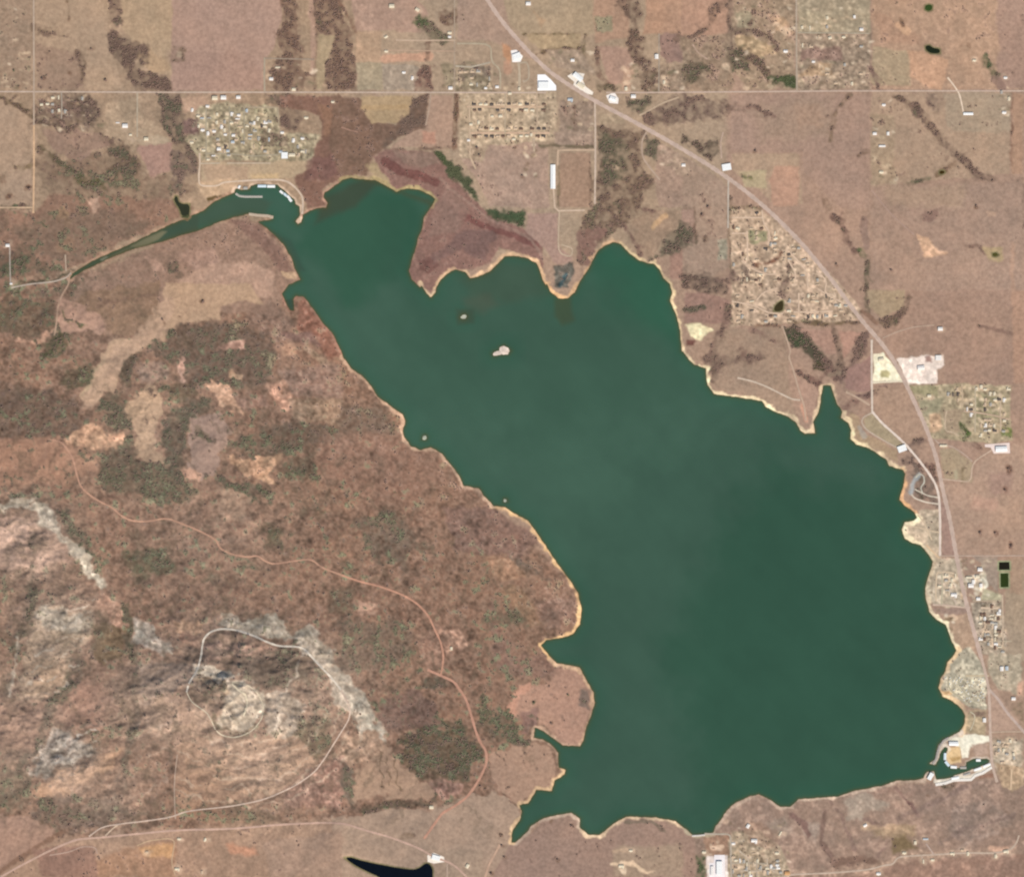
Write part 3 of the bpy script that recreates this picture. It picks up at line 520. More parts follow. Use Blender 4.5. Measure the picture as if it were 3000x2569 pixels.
poly('A2', [(1280, 800), (1525, 800), (1525, 885), (1300, 885)], (165, 142, 126), 4, 2)
line('A2', [(1200, 885), (1520, 888)], 7, (118, 104, 86), v=.4)
line('A2', [(1410, 640), (1410, 780)], 8, (112, 84, 72), v=.7)
poly('A2', [(1325, 925), (1510, 925), (1512, 1255), (1312, 1255)], (162, 133, 113), 2, 1, r=.05)
line('A2', [(1505, 930), (1508, 1250)], 5, (122, 100, 84), v=.6)
line('A2', [(1318, 1010), (1314, 1250)], 6, (132, 114, 92), v=.3)
poly('A2', [(1320, 1285), (1450, 1285), (1430, 1490), (1330, 1480)], (163, 143, 122), 2, 1)
poly('A2', [(1120, 1290), (1310, 1290), (1310, 1480), (1400, 1560), (1380, 1610), (1300, 1600), (1230, 1500), (1110, 1390)], (166, 136, 124), 4, 3, r=.08)
poly('A2', [(1290, 1610), (1400, 1590), (1420, 1650), (1370, 1740), (1300, 1730)], (88, 88, 82), 4, 6, r=.25, v=.2)
line('A2', [(1360, 1660), (1330, 1720)], 12, (50, 74, 80), a=.8)
poly('A2', [(905, -300), (1530, -300), (1530, 205), (1085, 205), (1000, 110)], (169, 149, 124), 4, 2, r=.05)
poly('A2', [(1150, 60), (1230, 130), (1200, 180)], (186, 152, 120), 6, 6, a=.7)
poly('A2', [(700, -300), (900, -300), (1020, 180), (1180, 380), (1000, 300), (920, 250), (700, 240)], (169, 142, 125), 3, 2, r=.06)
poly('A2', [(975, 260), (1030, 290), (1040, 340), (1010, 390), (965, 340)], (196, 142, 106), 5, 4, a=.85)
line('A2', [(1000, 380), (1000, 430)], 22, (180, 140, 118), a=.7)
poly('A2', [(1090, 205), (1470, 205), (1440, 290), (1190, 300)], (168, 147, 118), 4, 3, r=.1)
line('A2', [(1100, 207), (1480, 210)], 6, (98, 86, 62), v=.7)
line('A2', [(1190, 330), (1240, 300), (1440, 293)], 7, (102, 86, 66), v=.7)
line('A2', [(1475, 210), (1465, 280), (1470, 400)], 9, (118, 106, 82), v=.6)
poly('A2', [(1240, 300), (1440, 300), (1530, 440), (1400, 430), (1300, 400)], (160, 140, 122), 4, 4, r=.1, t=.3)
poly('A2', [(1530, 100), (1640, 100), (1640, 200), (1540, 200)], (150, 140, 116), 4, 5, r=.16, v=.3, g=.6)
poly('A2', [(1530, -300), (1680, -300), (1730, 100), (1740, 220), (1540, 260), (1530, 100)], (176, 142, 120), 5, 3, r=.07)
poly('A2', [(1540, 105), (1625, 105), (1630, 190), (1550, 190)], (150, 142, 116), 4, 5, r=.16, v=.3, g=.6)
poly('A2', [(1560, 285), (1740, 290), (1760, 380), (1690, 500), (1620, 520)], (172, 140, 124), 4, 3)
poly('A2', [(1690, 400), (1760, 400), (1740, 560), (1690, 540)], (195, 158, 135), 5, 5, a=.8)
line('A2', [(1550, 290), (1560, 450), (1630, 530)], 11, (118, 92, 80), v=.7)
line('A2', [(1560, 528), (1640, 535)], 14, (92, 84, 66), v=.8)
poly('A2', [(1840, -300), (2063, -300), (2063, 215), (1820, 205), (1840, 100)], (176, 139, 116), 4, 2)
poly('A2', [(1660, -300), (1740, -300), (1800, 40), (1835, 90), (1790, 130), (1790, 210), (1830, 230), (1815, 320), (1900, 390), (1830, 420), (1740, 370), (1730, 220), (1760, 140), (1720, 70), (1670, 30)], (110, 90, 78), 3, 5, v=.8)
poly('A2', [(1920, 215), (2063, 215), (2063, 380), (1960, 380), (1920, 330)], (145, 117, 108), 4, 6, r=.12, v=.3)
poly('A2', [(1830, 420), (2063, 380), (2063, 560), (1830, 555)], (146, 126, 108), 5, 8, r=.16, v=.4, t=.5)
poly('A2', [(1800, 470), (1880, 430), (1960, 480), (1830, 545)], (112, 94, 80), 5, 7, v=.7)
poly('A2', [(1720, 600), (1860, 585), (1885, 640), (1800, 690), (1730, 660)], (88, 88, 72), 3, 4, v=.85, g=.7)
poly('A2', [(1540, 680), (1720, 690), (1720, 740), (1560, 760)], (170, 150, 126), 4, 4, t=.4)
poly('A2', [(1550, 765), (1720, 760), (1830, 800), (1815, 900), (1850, 1030), (1905, 1100), (1830, 1170), (1800, 1290), (1750, 1340), (1640, 1420), (1530, 1490), (1490, 1610), (1425, 1580), (1440, 1400), (1480, 1270), (1545, 1240)], (113, 94, 80), 3, 5, r=.12, v=.65, g=.3)
poly('A2', [(1570, 800), (1700, 810), (1750, 950), (1720, 1080), (1600, 1110), (1560, 960)], (86, 88, 70), 8, 10, a=.8, v=.8, g=.8)
poly('A2', [(1430, 1400), (1640, 1370), (1560, 1450), (1490, 1610), (1430, 1570)], (126, 95, 88), 5, 6, a=.8, v=.35)
poly('A2', [(1840, 810), (1920, 850), (1930, 940), (1900, 980), (1840, 920)], (92, 90, 74), 4, 5, v=.8, g=.5)
poly('A2', [(1920, 870), (2100, 960), (2100, 1250), (1920, 1250), (1900, 1100)], (166, 140, 124), 4, 3, t=.25, v=.06)
poly('A2', [(1750, 1340), (1830, 1280), (2050, 1270), (2050, 1350), (1950, 1450), (1880, 1580), (1800, 1540), (1740, 1420)], (158, 134, 114), 4, 4, r=.09)
line('A2', [(1880, 1370), (1960, 1300)], 14, (205, 168, 132), a=.8)
line('A2', [(1720, 1370), (1790, 1500), (1800, 1540)], 12, (118, 92, 84), v=.6)
poly('A2', [(1800, 1260), (1900, 1250), (1880, 1285), (1800, 1290)], (118, 92, 84), 3, 4, v=.6)
poly('A2', [(1970, 1520), (2063, 1500), (2063, 1700), (1990, 1680)], (162, 128, 114), 4, 4)
# --- north east
poly('A3', [(-10, -300), (270, -300), (270, 200), (100, 240), (0, 210)], (172, 136, 116), 4, 3)
line('A3', [(240, 20), (190, 80), (150, 170), (60, 230), (-20, 240)], 18, (122, 98, 84), v=.7)
line('A3', [(280, -40), (290, 150), (295, 310)], 18, (118, 98, 84), v=.7)
poly('A3', [(0, 230), (290, 210), (310, 545), (0, 545)], (152, 130, 110), 5, 8, r=.16, v=.4, t=.4)
poly('A3', [(0, 390), (120, 370), (150, 430), (60, 490), (0, 510)], (88, 84, 68), 5, 6, v=.85, g=.6)
poly('A3', [(300, -300), (685, -300), (685, 545), (400, 545), (300, 440)], (158, 136, 114), 4, 5, r=.14, v=.25, t=.4)
poly('A3', [(310, 80), (420, 70), (440, 160), (340, 170)], (158, 148, 122), 4, 5, a=.8)
poly('A3', [(310, 200), (420, 215), (520, 270), (580, 330), (450, 345), (330, 285)], (170, 145, 114), 4, 5, v=.05)
poly('A3', [(520, 90), (620, 100), (660, 200), (560, 180)], (192, 158, 128), 5, 6, a=.8, t=.6)
line('A3', [(290, 190), (420, 185), (520, 215), (570, 300)], 16, (118, 98, 84), v=.8)
line('A3', [(430, 70), (410, 150)], 10, (122, 100, 84), v=.7)
line('A3', [(310, 310), (400, 340), (470, 390), (530, 470)], 20, (108, 92, 76), v=.8)
poly('A3', [(270, 290), (340, 300), (360, 390), (430, 440), (300, 430)], (98, 90, 74), 4, 6, v=.8, g=.5)
poly('A3', [(530, 470), (640, 450), (685, 460), (682, 528), (540, 525)], (70, 82, 54), 3, 4, v=.95, g=1)
poly('A3', [(690, -300), (1135, -300), (1135, 205), (690, 205)], (164, 150, 126), 3, 2, r=.1, t=.35)
poly('A3', [(700, 60), (880, 80), (900, 190), (700, 190)], (170, 156, 130), 4, 3)
poly('A3', [(690, 212), (1135, 212), (1135, 545), (690, 545)], (158, 137, 118), 3, 3, r=.13, v=.16, t=.6)
poly('A3', [(710, 300), (960, 290), (960, 360), (710, 370)], (146, 118, 106), 5, 6, v=.3)
poly('A3', [(760, 400), (900, 380), (900, 460), (700, 460)], (182, 150, 118), 5, 5, a=.8)
poly('A3', [(1140, -300), (2300, -300), (2300, 545), (1140, 545)], (177, 145, 122), 3, 2, r=.09, v=.04)
poly('A3', [(1900, -300), (2300, -300), (2300, 545), (1910, 545)], (166, 136, 121), 6, 6, r=.07)
poly('A3', [(1140, 280), (1370, 312), (1372, 520), (1140, 520)], (169, 149, 122), 3, 2)
poly('A3', [(1360, 312), (1500, 320), (1590, 360), (1590, 470), (1560, 540), (1480, 540), (1370, 460)], (206, 162, 132), 5, 5)
poly('A3', [(1150, 80), (1400, 200), (1460, 270), (1200, 250)], (172, 136, 114), 10, 10, a=.7)
line('A3', [(1310, 150), (1360, 190)], 18, (205, 165, 135), a=.8)
line('A3', [(1320, 120), (1330, 160)], 10, (128, 100, 80), v=.6)
line('A3', [(1140, 400), (1180, 480), (1180, 560)], 14, (132, 106, 96), v=.5)
poly('A3', [(1140, 552), (1985, 552), (1985, 1050), (1140, 1120)], (170, 145, 124), 3, 2, r=.08, v=.05)
poly('A3', [(1570, 560), (1985, 560), (1985, 800), (1620, 800)], (164, 146, 126), 5, 5)
line('A3', [(1280, 590), (1340, 615), (1400, 650)], 11, (108, 90, 76), v=.85)
line('A3', [(1400, 650), (1460, 710), (1520, 790), (1570, 850)], 26, (120, 100, 86), v=.7)
line('A3', [(1600, 880), (1650, 930), (1720, 990), (1780, 1060), (1870, 1080)], 22, (118, 98, 86), v=.75)
poly('A3', [(1485, 575), (1575, 575), (1560, 680), (1500, 670)], (122, 104, 94), 4, 5, v=.6)
poly('A3', [(1950, 1090), (2070, 1080), (2070, 1250), (1960, 1230)], (102, 87, 80), 4, 5, v=.8)
line('A3', [(2050, 1360), (1990, 1420), (1945, 1530)], 20, (118, 98, 88), v=.7)
line('A3', [(1330, 1140), (1400, 1100), (1475, 1075)], 16, (96, 94, 74), v=.85, g=.8)
line('A3', [(1540, 1050), (1590, 1030)], 12, (98, 76, 50), v=.7)
line('A3', [(1570, 1040), (1640, 980)], 8, (120, 96, 78), v=.7)
poly('A3', [(1140, 690), (1280, 690), (1280, 1140), (1140, 1140)], (160, 142, 118), 5, 6, a=.6, t=.4, v=.15)
poly('A3', [(1990, 560), (2060, 560), (2060, 1050), (1990, 1050)], (172, 138, 116), 3, 2)
line('A3', [(1990, 560), (1990, 1000)], 7, (128, 98, 82), v=.5)
poly('A3', [(1140, 1130), (2060, 1100), (2060, 2200), (1140, 2200)], (164, 137, 121), 8, 4, r=.07, v=.03)
poly('A3', [(1200, 1140), (1700, 1120), (1680, 1250), (1240, 1230)], (168, 143, 122), 10, 8, a=.7)
poly('A3', [(1400, 1410), (1470, 1440), (1540, 1510), (1610, 1515), (1590, 1535), (1470, 1545), (1440, 1490)], (212, 172, 142), 4, 6, r=.15)
poly('A3', [(1440, 1280), (1530, 1270), (1530, 1340), (1440, 1340)], (138, 110, 100), 6, 8, v=.3)
poly('A3', [(1840, 1280), (1900, 1280), (1890, 1310), (1840, 1310)], (200, 165, 142), 4, 4)
line('A3', [(1700, 1490), (1790, 1495), (1820, 1540)], 7, (125, 100, 88), v=.6)
poly('A3', [(1820, 1500), (1930, 1500), (1930, 1580), (1840, 1580)], (178, 158, 116), 6, 6, a=.7)
line('A3', [(1990, 1480), (2000, 1774)], 12, (175, 142, 122), a=.7)
poly('A3', [(290, 575), (1130, 575), (1130, 1260), (950, 1260), (730, 1050), (720, 920), (290, 910)], (164, 136, 121), 4, 2, r=.06, v=.02)
poly('A3', [(400, 650), (900, 580), (880, 830), (480, 860)], (158, 135, 117), 20, 16, a=.7)
poly('A3', [(690, 640), (830, 640), (830, 780), (690, 780)], (168, 138, 118), 12, 10, a=.7)
line('A3', [(1010, 575), (930, 660), (905, 760), (890, 860)], 11, (132, 110, 92), v=.55)
line('A3', [(400, 640), (480, 680), (570, 715)], 9, (130, 104, 92), v=.6)
line('A3', [(1060, 940), (1125, 915)], 10, (120, 98, 84), v=.6)
poly('A3', [(300, 925), (700, 930), (720, 1240), (570, 1250), (300, 1020)], (171, 146, 124), 3, 2)
poly('A3', [(350, 1030), (505, 1030), (505, 1145), (370, 1130)], (180, 164, 132), 4, 3)
poly('A3', [(365, 1055), (430, 1055), (430, 1095), (365, 1095)], (122, 118, 78), 4, 4, v=.6, g=1)
poly('A3', [(560, 1000), (705, 1010), (695, 1245), (540, 1245), (520, 1090)], (184, 145, 124), 4, 3)
line('A3', [(860, 1210), (880, 1260)], 16, (130, 105, 88), v=.5)
line('A3', [(900, 1310), (960, 1350), (985, 1440), (1040, 1520)], 19, (112, 88, 80), v=.7)
line('A3', [(1075, 1510), (1090, 1550)], 16, (78, 92, 58), v=.9, g=1)
line('A3', [(1112, 1550), (1112, 1774), (1115, 1880)], 17, (86, 82, 66), 3, 2, v=.9, g=.4)
line('A3', [(1090, 1330), (1110, 1480)], 22, (140, 116, 106), a=.7, v=.3)
poly('A3', [(-180, 645), (-60, 580), (0, 570), (200, 585), (300, 615), (360, 640), (370, 680), (250, 680), (190, 720), (60, 745), (-60, 765), (-180, 745), (-250, 700)], (112, 93, 83), 4, 6, r=.12, v=.6)
line('A3', [(360, 650), (440, 650), (560, 710)], 10, (125, 100, 90), v=.6)
poly('A3', [(-20, 790), (60, 830), (130, 860), (215, 850), (215, 905), (170, 960), (90, 910), (-20, 870)], (92, 82, 70), 3, 4, v=.85, g=.3)
poly('A3', [(0, 930), (270, 1120), (275, 1620), (130, 1700), (0, 1640)], (164, 140, 123), 4, 3, r=.08, t=.15, v=.05)
poly('A3', [(0, 1265), (72, 1268), (72, 1475), (0, 1475)], (168, 138, 124), 2, 1)
line('A3', [(0, 1262), (75, 1264), (75, 1475)], 6, (118, 96, 82), v=.7)
poly('A3', [(-180, 1560), (-110, 1450), (-30, 1370), (30, 1330), (60, 1400), (70, 1470), (0, 1490), (-80, 1545)], (98, 92, 78), 4, 5, v=.75, g=.6)
poly('A3', [(205, 1450), (270, 1440), (270, 1580), (210, 1580)], (158, 150, 132), 4, 5, t=.8)
line('A3', [(140, 1450), (130, 1455)], 16, (112, 92, 78), v=.8)
poly('A3', [(-10, 1680), (0, 1640), (90, 1650), (200, 1690), (275, 1750), (250, 1774), (120, 1774), (0, 1750)], (98, 84, 75), 3, 4, v=.8)
line('A3', [(285, 1180), (290, 1650)], 9, (118, 104, 84), v=.75)
poly('D3', [(165, 100), (540, 120), (900, 480), (1400, 950), (1760, 1360), (1660, 1500), (170, 1540)], (184, 159, 137), 3, 3, r=.1, v=.12, g=.3, t=1)
line('D3', [(170, 110), (540, 118)], 10, (128, 110, 88), v=.5)
line('D3', [(470, 800), (560, 800), (650, 780), (740, 730), (790, 650)], 9, (130, 92, 74), v=.6)
line('D3', [(880, 840), (880, 950), (820, 1050), (800, 1180)], 16, (125, 105, 92), v=.7)
line('D3', [(330, 860), (350, 990)], 20, (125, 108, 98), v=.6)
poly('D3', [(390, 400), (590, 400), (580, 520), (400, 540)], (155, 148, 118), 4, 5, v=.35, g=.6, t=.2)
poly('D3', [(800, 1020), (1060, 1180), (1000, 1380), (800, 1380)], (165, 140, 122), 5, 5, a=.5, v=.1, t=.3)
line('D3', [(960, 1505), (1400, 1505), (1680, 1530)], 9, (110, 92, 68), v=.7)
line('D3', [(480, 1535), (760, 1545)], 9, (125, 96, 78), v=.7)
poly('D3', [(0, 1000), (100, 1000), (170, 900), (350, 1000), (310, 1060), (150, 1050)], (125, 102, 92), 4, 5, v=.5)
# --- between the highway and the north east shore
poly('B3', [(10, 0), (280, 60), (270, 200), (10, 200)], (152, 122, 110), 4, 4, r=.1, v=.1)
line('B3', [(20, 120), (120, 105)], 16, (78, 80, 66), v=.85, g=.5)
poly('B3', [(15, 210), (70, 202), (110, 205), (185, 238), (140, 260), (105, 305), (45, 290)], (242, 226, 185), 4, 4, r=.2)
poly('B3', [(20, 310), (60, 310), (60, 340), (20, 340)], (118, 82, 74), 3, 3)
poly('B3', [(200, 240), (600, 220), (640, 340), (640, 600), (700, 800), (480, 660), (190, 600), (170, 500)], (160, 136, 118), 5, 4, r=.08)
line('B3', [(280, 110), (260, 200), (210, 310), (170, 400)], 20, (120, 97, 88), v=.65)
poly('B3', [(120, 410), (200, 370), (230, 420), (330, 400), (400, 390), (480, 390), (500, 420), (330, 450), (230, 460), (190, 540), (160, 480)], (118, 98, 88), 4, 5, v=.6)
line('B3', [(180, 470), (180, 550)], 10, (98, 82, 72), v=.7)
line('B3', [(350, 370), (375, 385)], 16, (120, 96, 86), v=.7)
line('B3', [(410, 235), (500, 270), (620, 340)], 12, (138, 112, 100), v=.5)
poly('B3', [(610, 228), (690, 228), (740, 250), (790, 310), (850, 380), (900, 450), (880, 490), (830, 460), (790, 420), (700, 350), (640, 300)], (76, 74, 60), 3, 4, v=.95, g=.55)
poly('B3', [(660, 290), (740, 290), (760, 330), (700, 330)], (66, 78, 56), 4, 4, v=.95, g=.9)
poly('B3', [(790, 440), (850, 440), (850, 475), (790, 470)], (72, 68, 50), 3, 3, v=.9)
line('B3', [(860, 420), (900, 480), (930, 530)], 24, (118, 92, 84), v=.6)
line('B3', [(915, 230), (930, 320), (965, 410), (950, 480)], 17, (112, 94, 82), v=.7)
poly('B3', [(1060, 260), (1135, 250), (1120, 370), (1040, 450), (990, 540), (950, 590), (950, 520), (1020, 440)], (114, 92, 86), 4, 4, v=.65)
line('B3', [(900, 510), (990, 500)], 12, (150, 130, 112), a=.7)
poly('B3', [(690, 240), (900, 230), (930, 380), (860, 380), (780, 290)], (172, 138, 122), 4, 3)
poly('B3', [(945, 240), (1080, 260), (980, 410)], (175, 138, 122), 4, 3)
line('B3', [(690, 490), (780, 540), (835, 570)], 15, (112, 86, 78), v=.6)
line('B3', [(822, 570), (805, 690)], 11, (105, 80, 74), v=.6)
poly('B3', [(670, 520), (820, 590), (800, 700), (780, 780), (720, 700)], (170, 140, 124), 5, 4)
line('B3', [(720, 700), (740, 790)], 14, (205, 155, 132), a=.8)
poly('B3', [(1000, 470), (1140, 400), (1140, 620), (1060, 620), (980, 590)], (158, 126, 116), 4, 3)
line('B3', [(975, 725), (1050, 680)], 22, (112, 84, 78), v=.6)
line('B3', [(1060, 650), (1130, 640), (1220, 598)], 20, (106, 84, 82), v=.7)
line('B3', [(640, 190), (870, 195), (1060, 200)], 7, (115, 98, 76), v=.7)
poly('B3', [(1140, 600), (1365, 575), (1420, 700), (1470, 860), (1400, 910), (1330, 930), (1160, 735)], (169, 141, 122), 3, 2, r=.05)
poly('B3', [(1090, 775), (1150, 748), (1250, 840), (1340, 940), (1300, 960), (1200, 900), (1110, 840)], (166, 149, 124), 3, 2)
poly('B3', [(1000, 740), (1080, 760), (1080, 850), (1290, 965), (1300, 1040), (1180, 970), (1060, 930), (1020, 840)], (170, 145, 120), 4, 3)
line('B3', [(1075, 830), (1100, 880)], 16, (168, 158, 148), a=.7)
poly('B3', [(1360, 940), (1440, 880), (1460, 910), (1400, 970), (1400, 1060), (1320, 1030)], (102, 86, 80), 3, 4, v=.8)
poly('B3', [(1380, 1100), (1410, 1060), (1450, 1080), (1540, 1230), (1542, 1310), (1400, 1245)], (118, 102, 92), 3, 4, r=.15, v=.55)
line('B3', [(1440, 1060), (1500, 1070), (1530, 1150)], 14, (108, 84, 76), v=.7)
line('B3', [(1450, 1120), (1420, 1160), (1410, 1200), (1450, 1260)], 9, (82, 74, 62), v=.6)
line('B3', [(1430, 1110), (1390, 1170), (1380, 1230)], 14, (178, 182, 182), a=.75, v=0)
poly('B3', [(1420, 1330), (1555, 1320), (1558, 1774), (1500, 1774), (1530, 1650), (1440, 1530), (1340, 1480), (1340, 1410), (1420, 1390)], (194, 173, 150), 3, 3, r=.1, v=.1, t=.6)
poly('B3', [(1460, 1360), (1550, 1360), (1550, 1560), (1480, 1520)], (180, 163, 142), 4, 4, t=.7, v=.15)
poly('B3', [(1562, 1270), (1600, 1330), (1650, 1600), (1562, 1600)], (160, 132, 120), 2, 1)
poly('B3', [(1210, 0), (2300, 0), (2300, 565), (1590, 565), (1580, 375), (1290, 385), (1210, 290)], (161, 133, 117), 3, 2, r=.06)
poly('B3', [(1110, 0), (1340, 0), (1330, 100), (1200, 170), (1120, 100)], (165, 144, 120), 5, 4)
line('B3', [(1365, 40), (1330, 120), (1260, 180)], 15, (118, 98, 84), v=.7)
poly('B3', [(1180, 190), (1290, 160), (1280, 210), (1210, 240)], (112, 96, 80), 4, 5, v=.7)
line('B3', [(1790, 215), (1870, 235), (1990, 265)], 9, (138, 112, 100), v=.4)
line('B3', [(1080, 130), (1170, 200)], 12, (140, 112, 96), v=.4)
poly('B3', [(1990, 0), (2300, 0), (2300, 560), (2000, 560)], (174, 140, 120), 4, 3)
poly('B3', [(1148, 390), (1210, 380), (1250, 430), (1300, 500), (1340, 552), (1150, 562)], (240, 230, 202), 2, 2, r=.1)
poly('B3', [(1195, 492), (1235, 480), (1255, 500), (1250, 532), (1195, 528)], (182, 172, 132), 3, 2)
poly('B3', [(1300, 412), (1460, 392), (1575, 382), (1578, 450), (1535, 480), (1530, 557), (1358, 557), (1310, 450)], (236, 218, 206), 2, 3, r=.12)
poly('B3', [(1460, 400), (1500, 390), (1500, 430), (1465, 430)], (175, 142, 132), 4, 3)
poly('B3', [(1370, 572), (1985, 572), (1985, 900), (1860, 932), (1640, 900), (1480, 890), (1420, 690)], (170, 154, 128), 3, 3, r=.1, v=.18, g=.4, t=.75)
poly('B3', [(1420, 660), (1580, 650), (1560, 720), (1450, 760)], (156, 148, 122), 4, 4, a=.8, t=.1)
poly('B3', [(1370, 575), (1540, 575), (1540, 640), (1390, 620)], (150, 144, 112), 4, 4, a=.7, t=.3)
poly('B3', [(1580, 720), (1690, 720), (1690, 860), (1590, 870)], (164, 144, 122), 4, 3, t=.1)
line('B3', [(1680, 800), (1700, 840), (1725, 870)], 12, (72, 96, 46), v=.9, g=1)
poly('B3', [(1920, 840), (1985, 830), (1985, 880), (1930, 880)], (120, 125, 78), 4, 4, v=.4, g=1)
poly('B3', [(1490, 740), (1560, 740), (1560, 860), (1490, 860)], (205, 168, 138), 4, 5, a=.8, t=.6)
poly('B3', [(1760, 620), (1900, 620), (1900, 780), (1770, 800)], (150, 144, 114), 4, 6, a=.6)
poly('B3', [(1540, 900), (1850, 930), (1740, 1030), (1640, 950), (1560, 960)], (166, 138, 122), 4, 3)
line('B3', [(1750, 925), (1800, 960)], 12, (125, 100, 88), v=.5)
poly('B3', [(1550, 960), (1640, 950), (1750, 1040), (1740, 1155), (1580, 1140)], (164, 145, 122), 3, 3, v=.1)
line('B3', [(1690, 1080), (1690, 1150)], 12, (130, 116, 88), v=.6)
line('B3', [(1650, 1090), (1650, 1130)], 12, (176, 166, 140), a=.7)
poly('B3', [(1570, 1170), (1745, 1165), (1770, 1040), (1985, 930), (2300, 930), (2300, 1610), (1660, 1610), (1600, 1330)], (172, 144, 126), 3, 3, r=.08)
poly('B3', [(1760, 1260), (1900, 1250), (1900, 1330), (1760, 1320)], (184, 148, 130), 10, 8, a=.7)
poly('B3', [(1850, 1100), (1990, 1100), (1990, 1240), (1850, 1240)], (166, 136, 122), 8, 6, a=.8)
for q in ((1970, 1080), (1950, 1210), (1985, 1545), (1800, 1470), (1890, 1470)):
    line('B3', [(q[0], q[1] - 14), (q[0], q[1] + 10)], 13, (128, 98, 84), v=.6)
# --- the east shore settlements
poly('E1', [(870, 1000), (980, 760), (1060, 640), (1300, 640), (1400, 1230), (960, 1200)], (188, 171, 150), 3, 3, r=.1, v=.1, t=.8)
poly('E1', [(1290, 640), (1440, 640), (1480, 820), (1320, 830)], (162, 136, 120), 3, 2)
poly('E1', [(1440, 610), (1750, 620), (1750, 1050), (1560, 900), (1560, 700)], (160, 142, 128), 3, 3, t=.3)
poly('E1', [(1310, 870), (1480, 840), (1600, 830), (1640, 960), (1560, 1020), (1430, 1010), (1380, 950)], (222, 212, 192), 3, 4, r=.18, t=.9)
poly('E1', [(1560, 1000), (1800, 1060), (1820, 1150), (1540, 1150)], (188, 178, 150), 4, 4, t=.6)
poly('E1', [(1150, 1040), (1270, 1040), (1270, 1110), (1170, 1110)], (232, 218, 195), 3, 3)
poly('E1', [(1280, 1030), (1350, 1030), (1360, 1130), (1280, 1120)], (220, 188, 155), 4, 3, a=.8)
poly('E1', [(960, 1235), (1360, 1240), (1400, 1300), (1240, 1330), (1080, 1310), (970, 1280)], (160, 135, 122), 3, 2)
poly('E1', [(1420, 1160), (1800, 1150), (1850, 1600), (1850, 1800), (1520, 1800), (1440, 1400)], (168, 152, 134), 3, 3, r=.12, v=.16, g=.3, t=1)
poly('E1', [(1140, 1390), (1420, 1310), (1480, 1620), (1440, 1800), (1300, 1760), (1170, 1500)], (178, 150, 128), 3, 3, r=.08, t=.2)
line('E1', [(1110, 1370), (1200, 1345), (1260, 1380)], 9, (215, 185, 158), a=.8)
line('E1', [(1120, 1390), (1180, 1385)], 8, (118, 100, 78), v=.5)
poly('E1', [(1820, 1060), (2100, 640), (2400, 640), (2400, 1900), (1850, 1900)], (166, 146, 126), 4, 3, r=.06)
poly('E1', [(1860, 640), (2060, 640), (2060, 1060), (1900, 1060)], (168, 142, 122), 4, 3)
poly('E2', [(760, 120), (830, 60), (1000, -20), (1200, 300), (1180, 740), (1000, 720), (840, 620), (700, 560), (640, 450), (680, 320)], (180, 170, 150), 3, 3, r=.1, v=.06, g=.4, t=.9)
poly('E2', [(1230, 60), (1620, 60), (1620, 560), (1330, 500), (1200, 250)], (176, 161, 140), 4, 4, r=.1, v=.12, t=.6)
line('E2', [(660, 540), (780, 530)], 9, (225, 180, 130), a=.8)
poly('E2', [(1560, 400), (1640, 400), (1640, 560), (1560, 540)], (205, 165, 142), 5, 4)
poly('E2', [(1440, 650), (1640, 640), (1640, 900), (1500, 750)], (135, 118, 98), 4, 5, v=.5, t=.4)
poly('E2', [(1235, 520), (1300, 510), (1590, 900), (1570, 1000), (1235, 1010)], (175, 147, 130), 2, 1, r=.04)
poly('E2', [(990, 740), (1185, 740), (1185, 1040), (900, 1010), (960, 880)], (180, 160, 132), 3, 3, r=.1, t=.4)
poly('E2', [(1000, 760), (1180, 750), (1180, 830), (1020, 820)], (145, 122, 106), 3, 3, v=.4)
poly('E2', [(740, 1060), (1020, 1035), (1235, 1060), (1235, 1110), (1110, 1140), (1010, 1190), (980, 1330), (900, 1340), (880, 1200), (700, 1110)], (240, 232, 212), 2, 3, r=.06)
poly('E2', [(735, 1200), (880, 1200), (900, 1380), (740, 1390), (700, 1300)], (218, 188, 145), 3, 3)
poly('E2', [(760, 1310), (900, 1300), (900, 1350), (770, 1360)], (182, 150, 105), 3, 3)
poly('E2', [(1030, 1160), (1200, 1150), (1230, 1290), (1050, 1320)], (180, 154, 138), 4, 4)
poly('E2', [(1270, 1090), (1640, 1090), (1640, 1560), (1300, 1500), (1240, 1300)], (180, 164, 144), 8, 8, r=.14, v=.1, g=.5, t=.6)
poly('E2', [(1280, 1360), (1640, 1420), (1640, 1640), (1500, 1720), (1380, 1640)], (178, 152, 126), 4, 4, t=.4)
line('E2', [(590, 1610), (680, 1600), (800, 1560), (1010, 1560), (1100, 1500), (1250, 1420)], 13, (225, 215, 198), 2, 1)
poly('E2', [(1090, 1530), (1290, 1500), (1300, 1570), (1100, 1570)], (158, 122, 104), 3, 3)
poly('E2', [(690, 1660), (830, 1620), (780, 1700), (700, 1710)], (98, 88, 72), 3, 3, v=.6)
line('E2', [(590, 1660), (640, 1730), (760, 1760), (880, 1650)], 8, (168, 142, 128), a=.8)
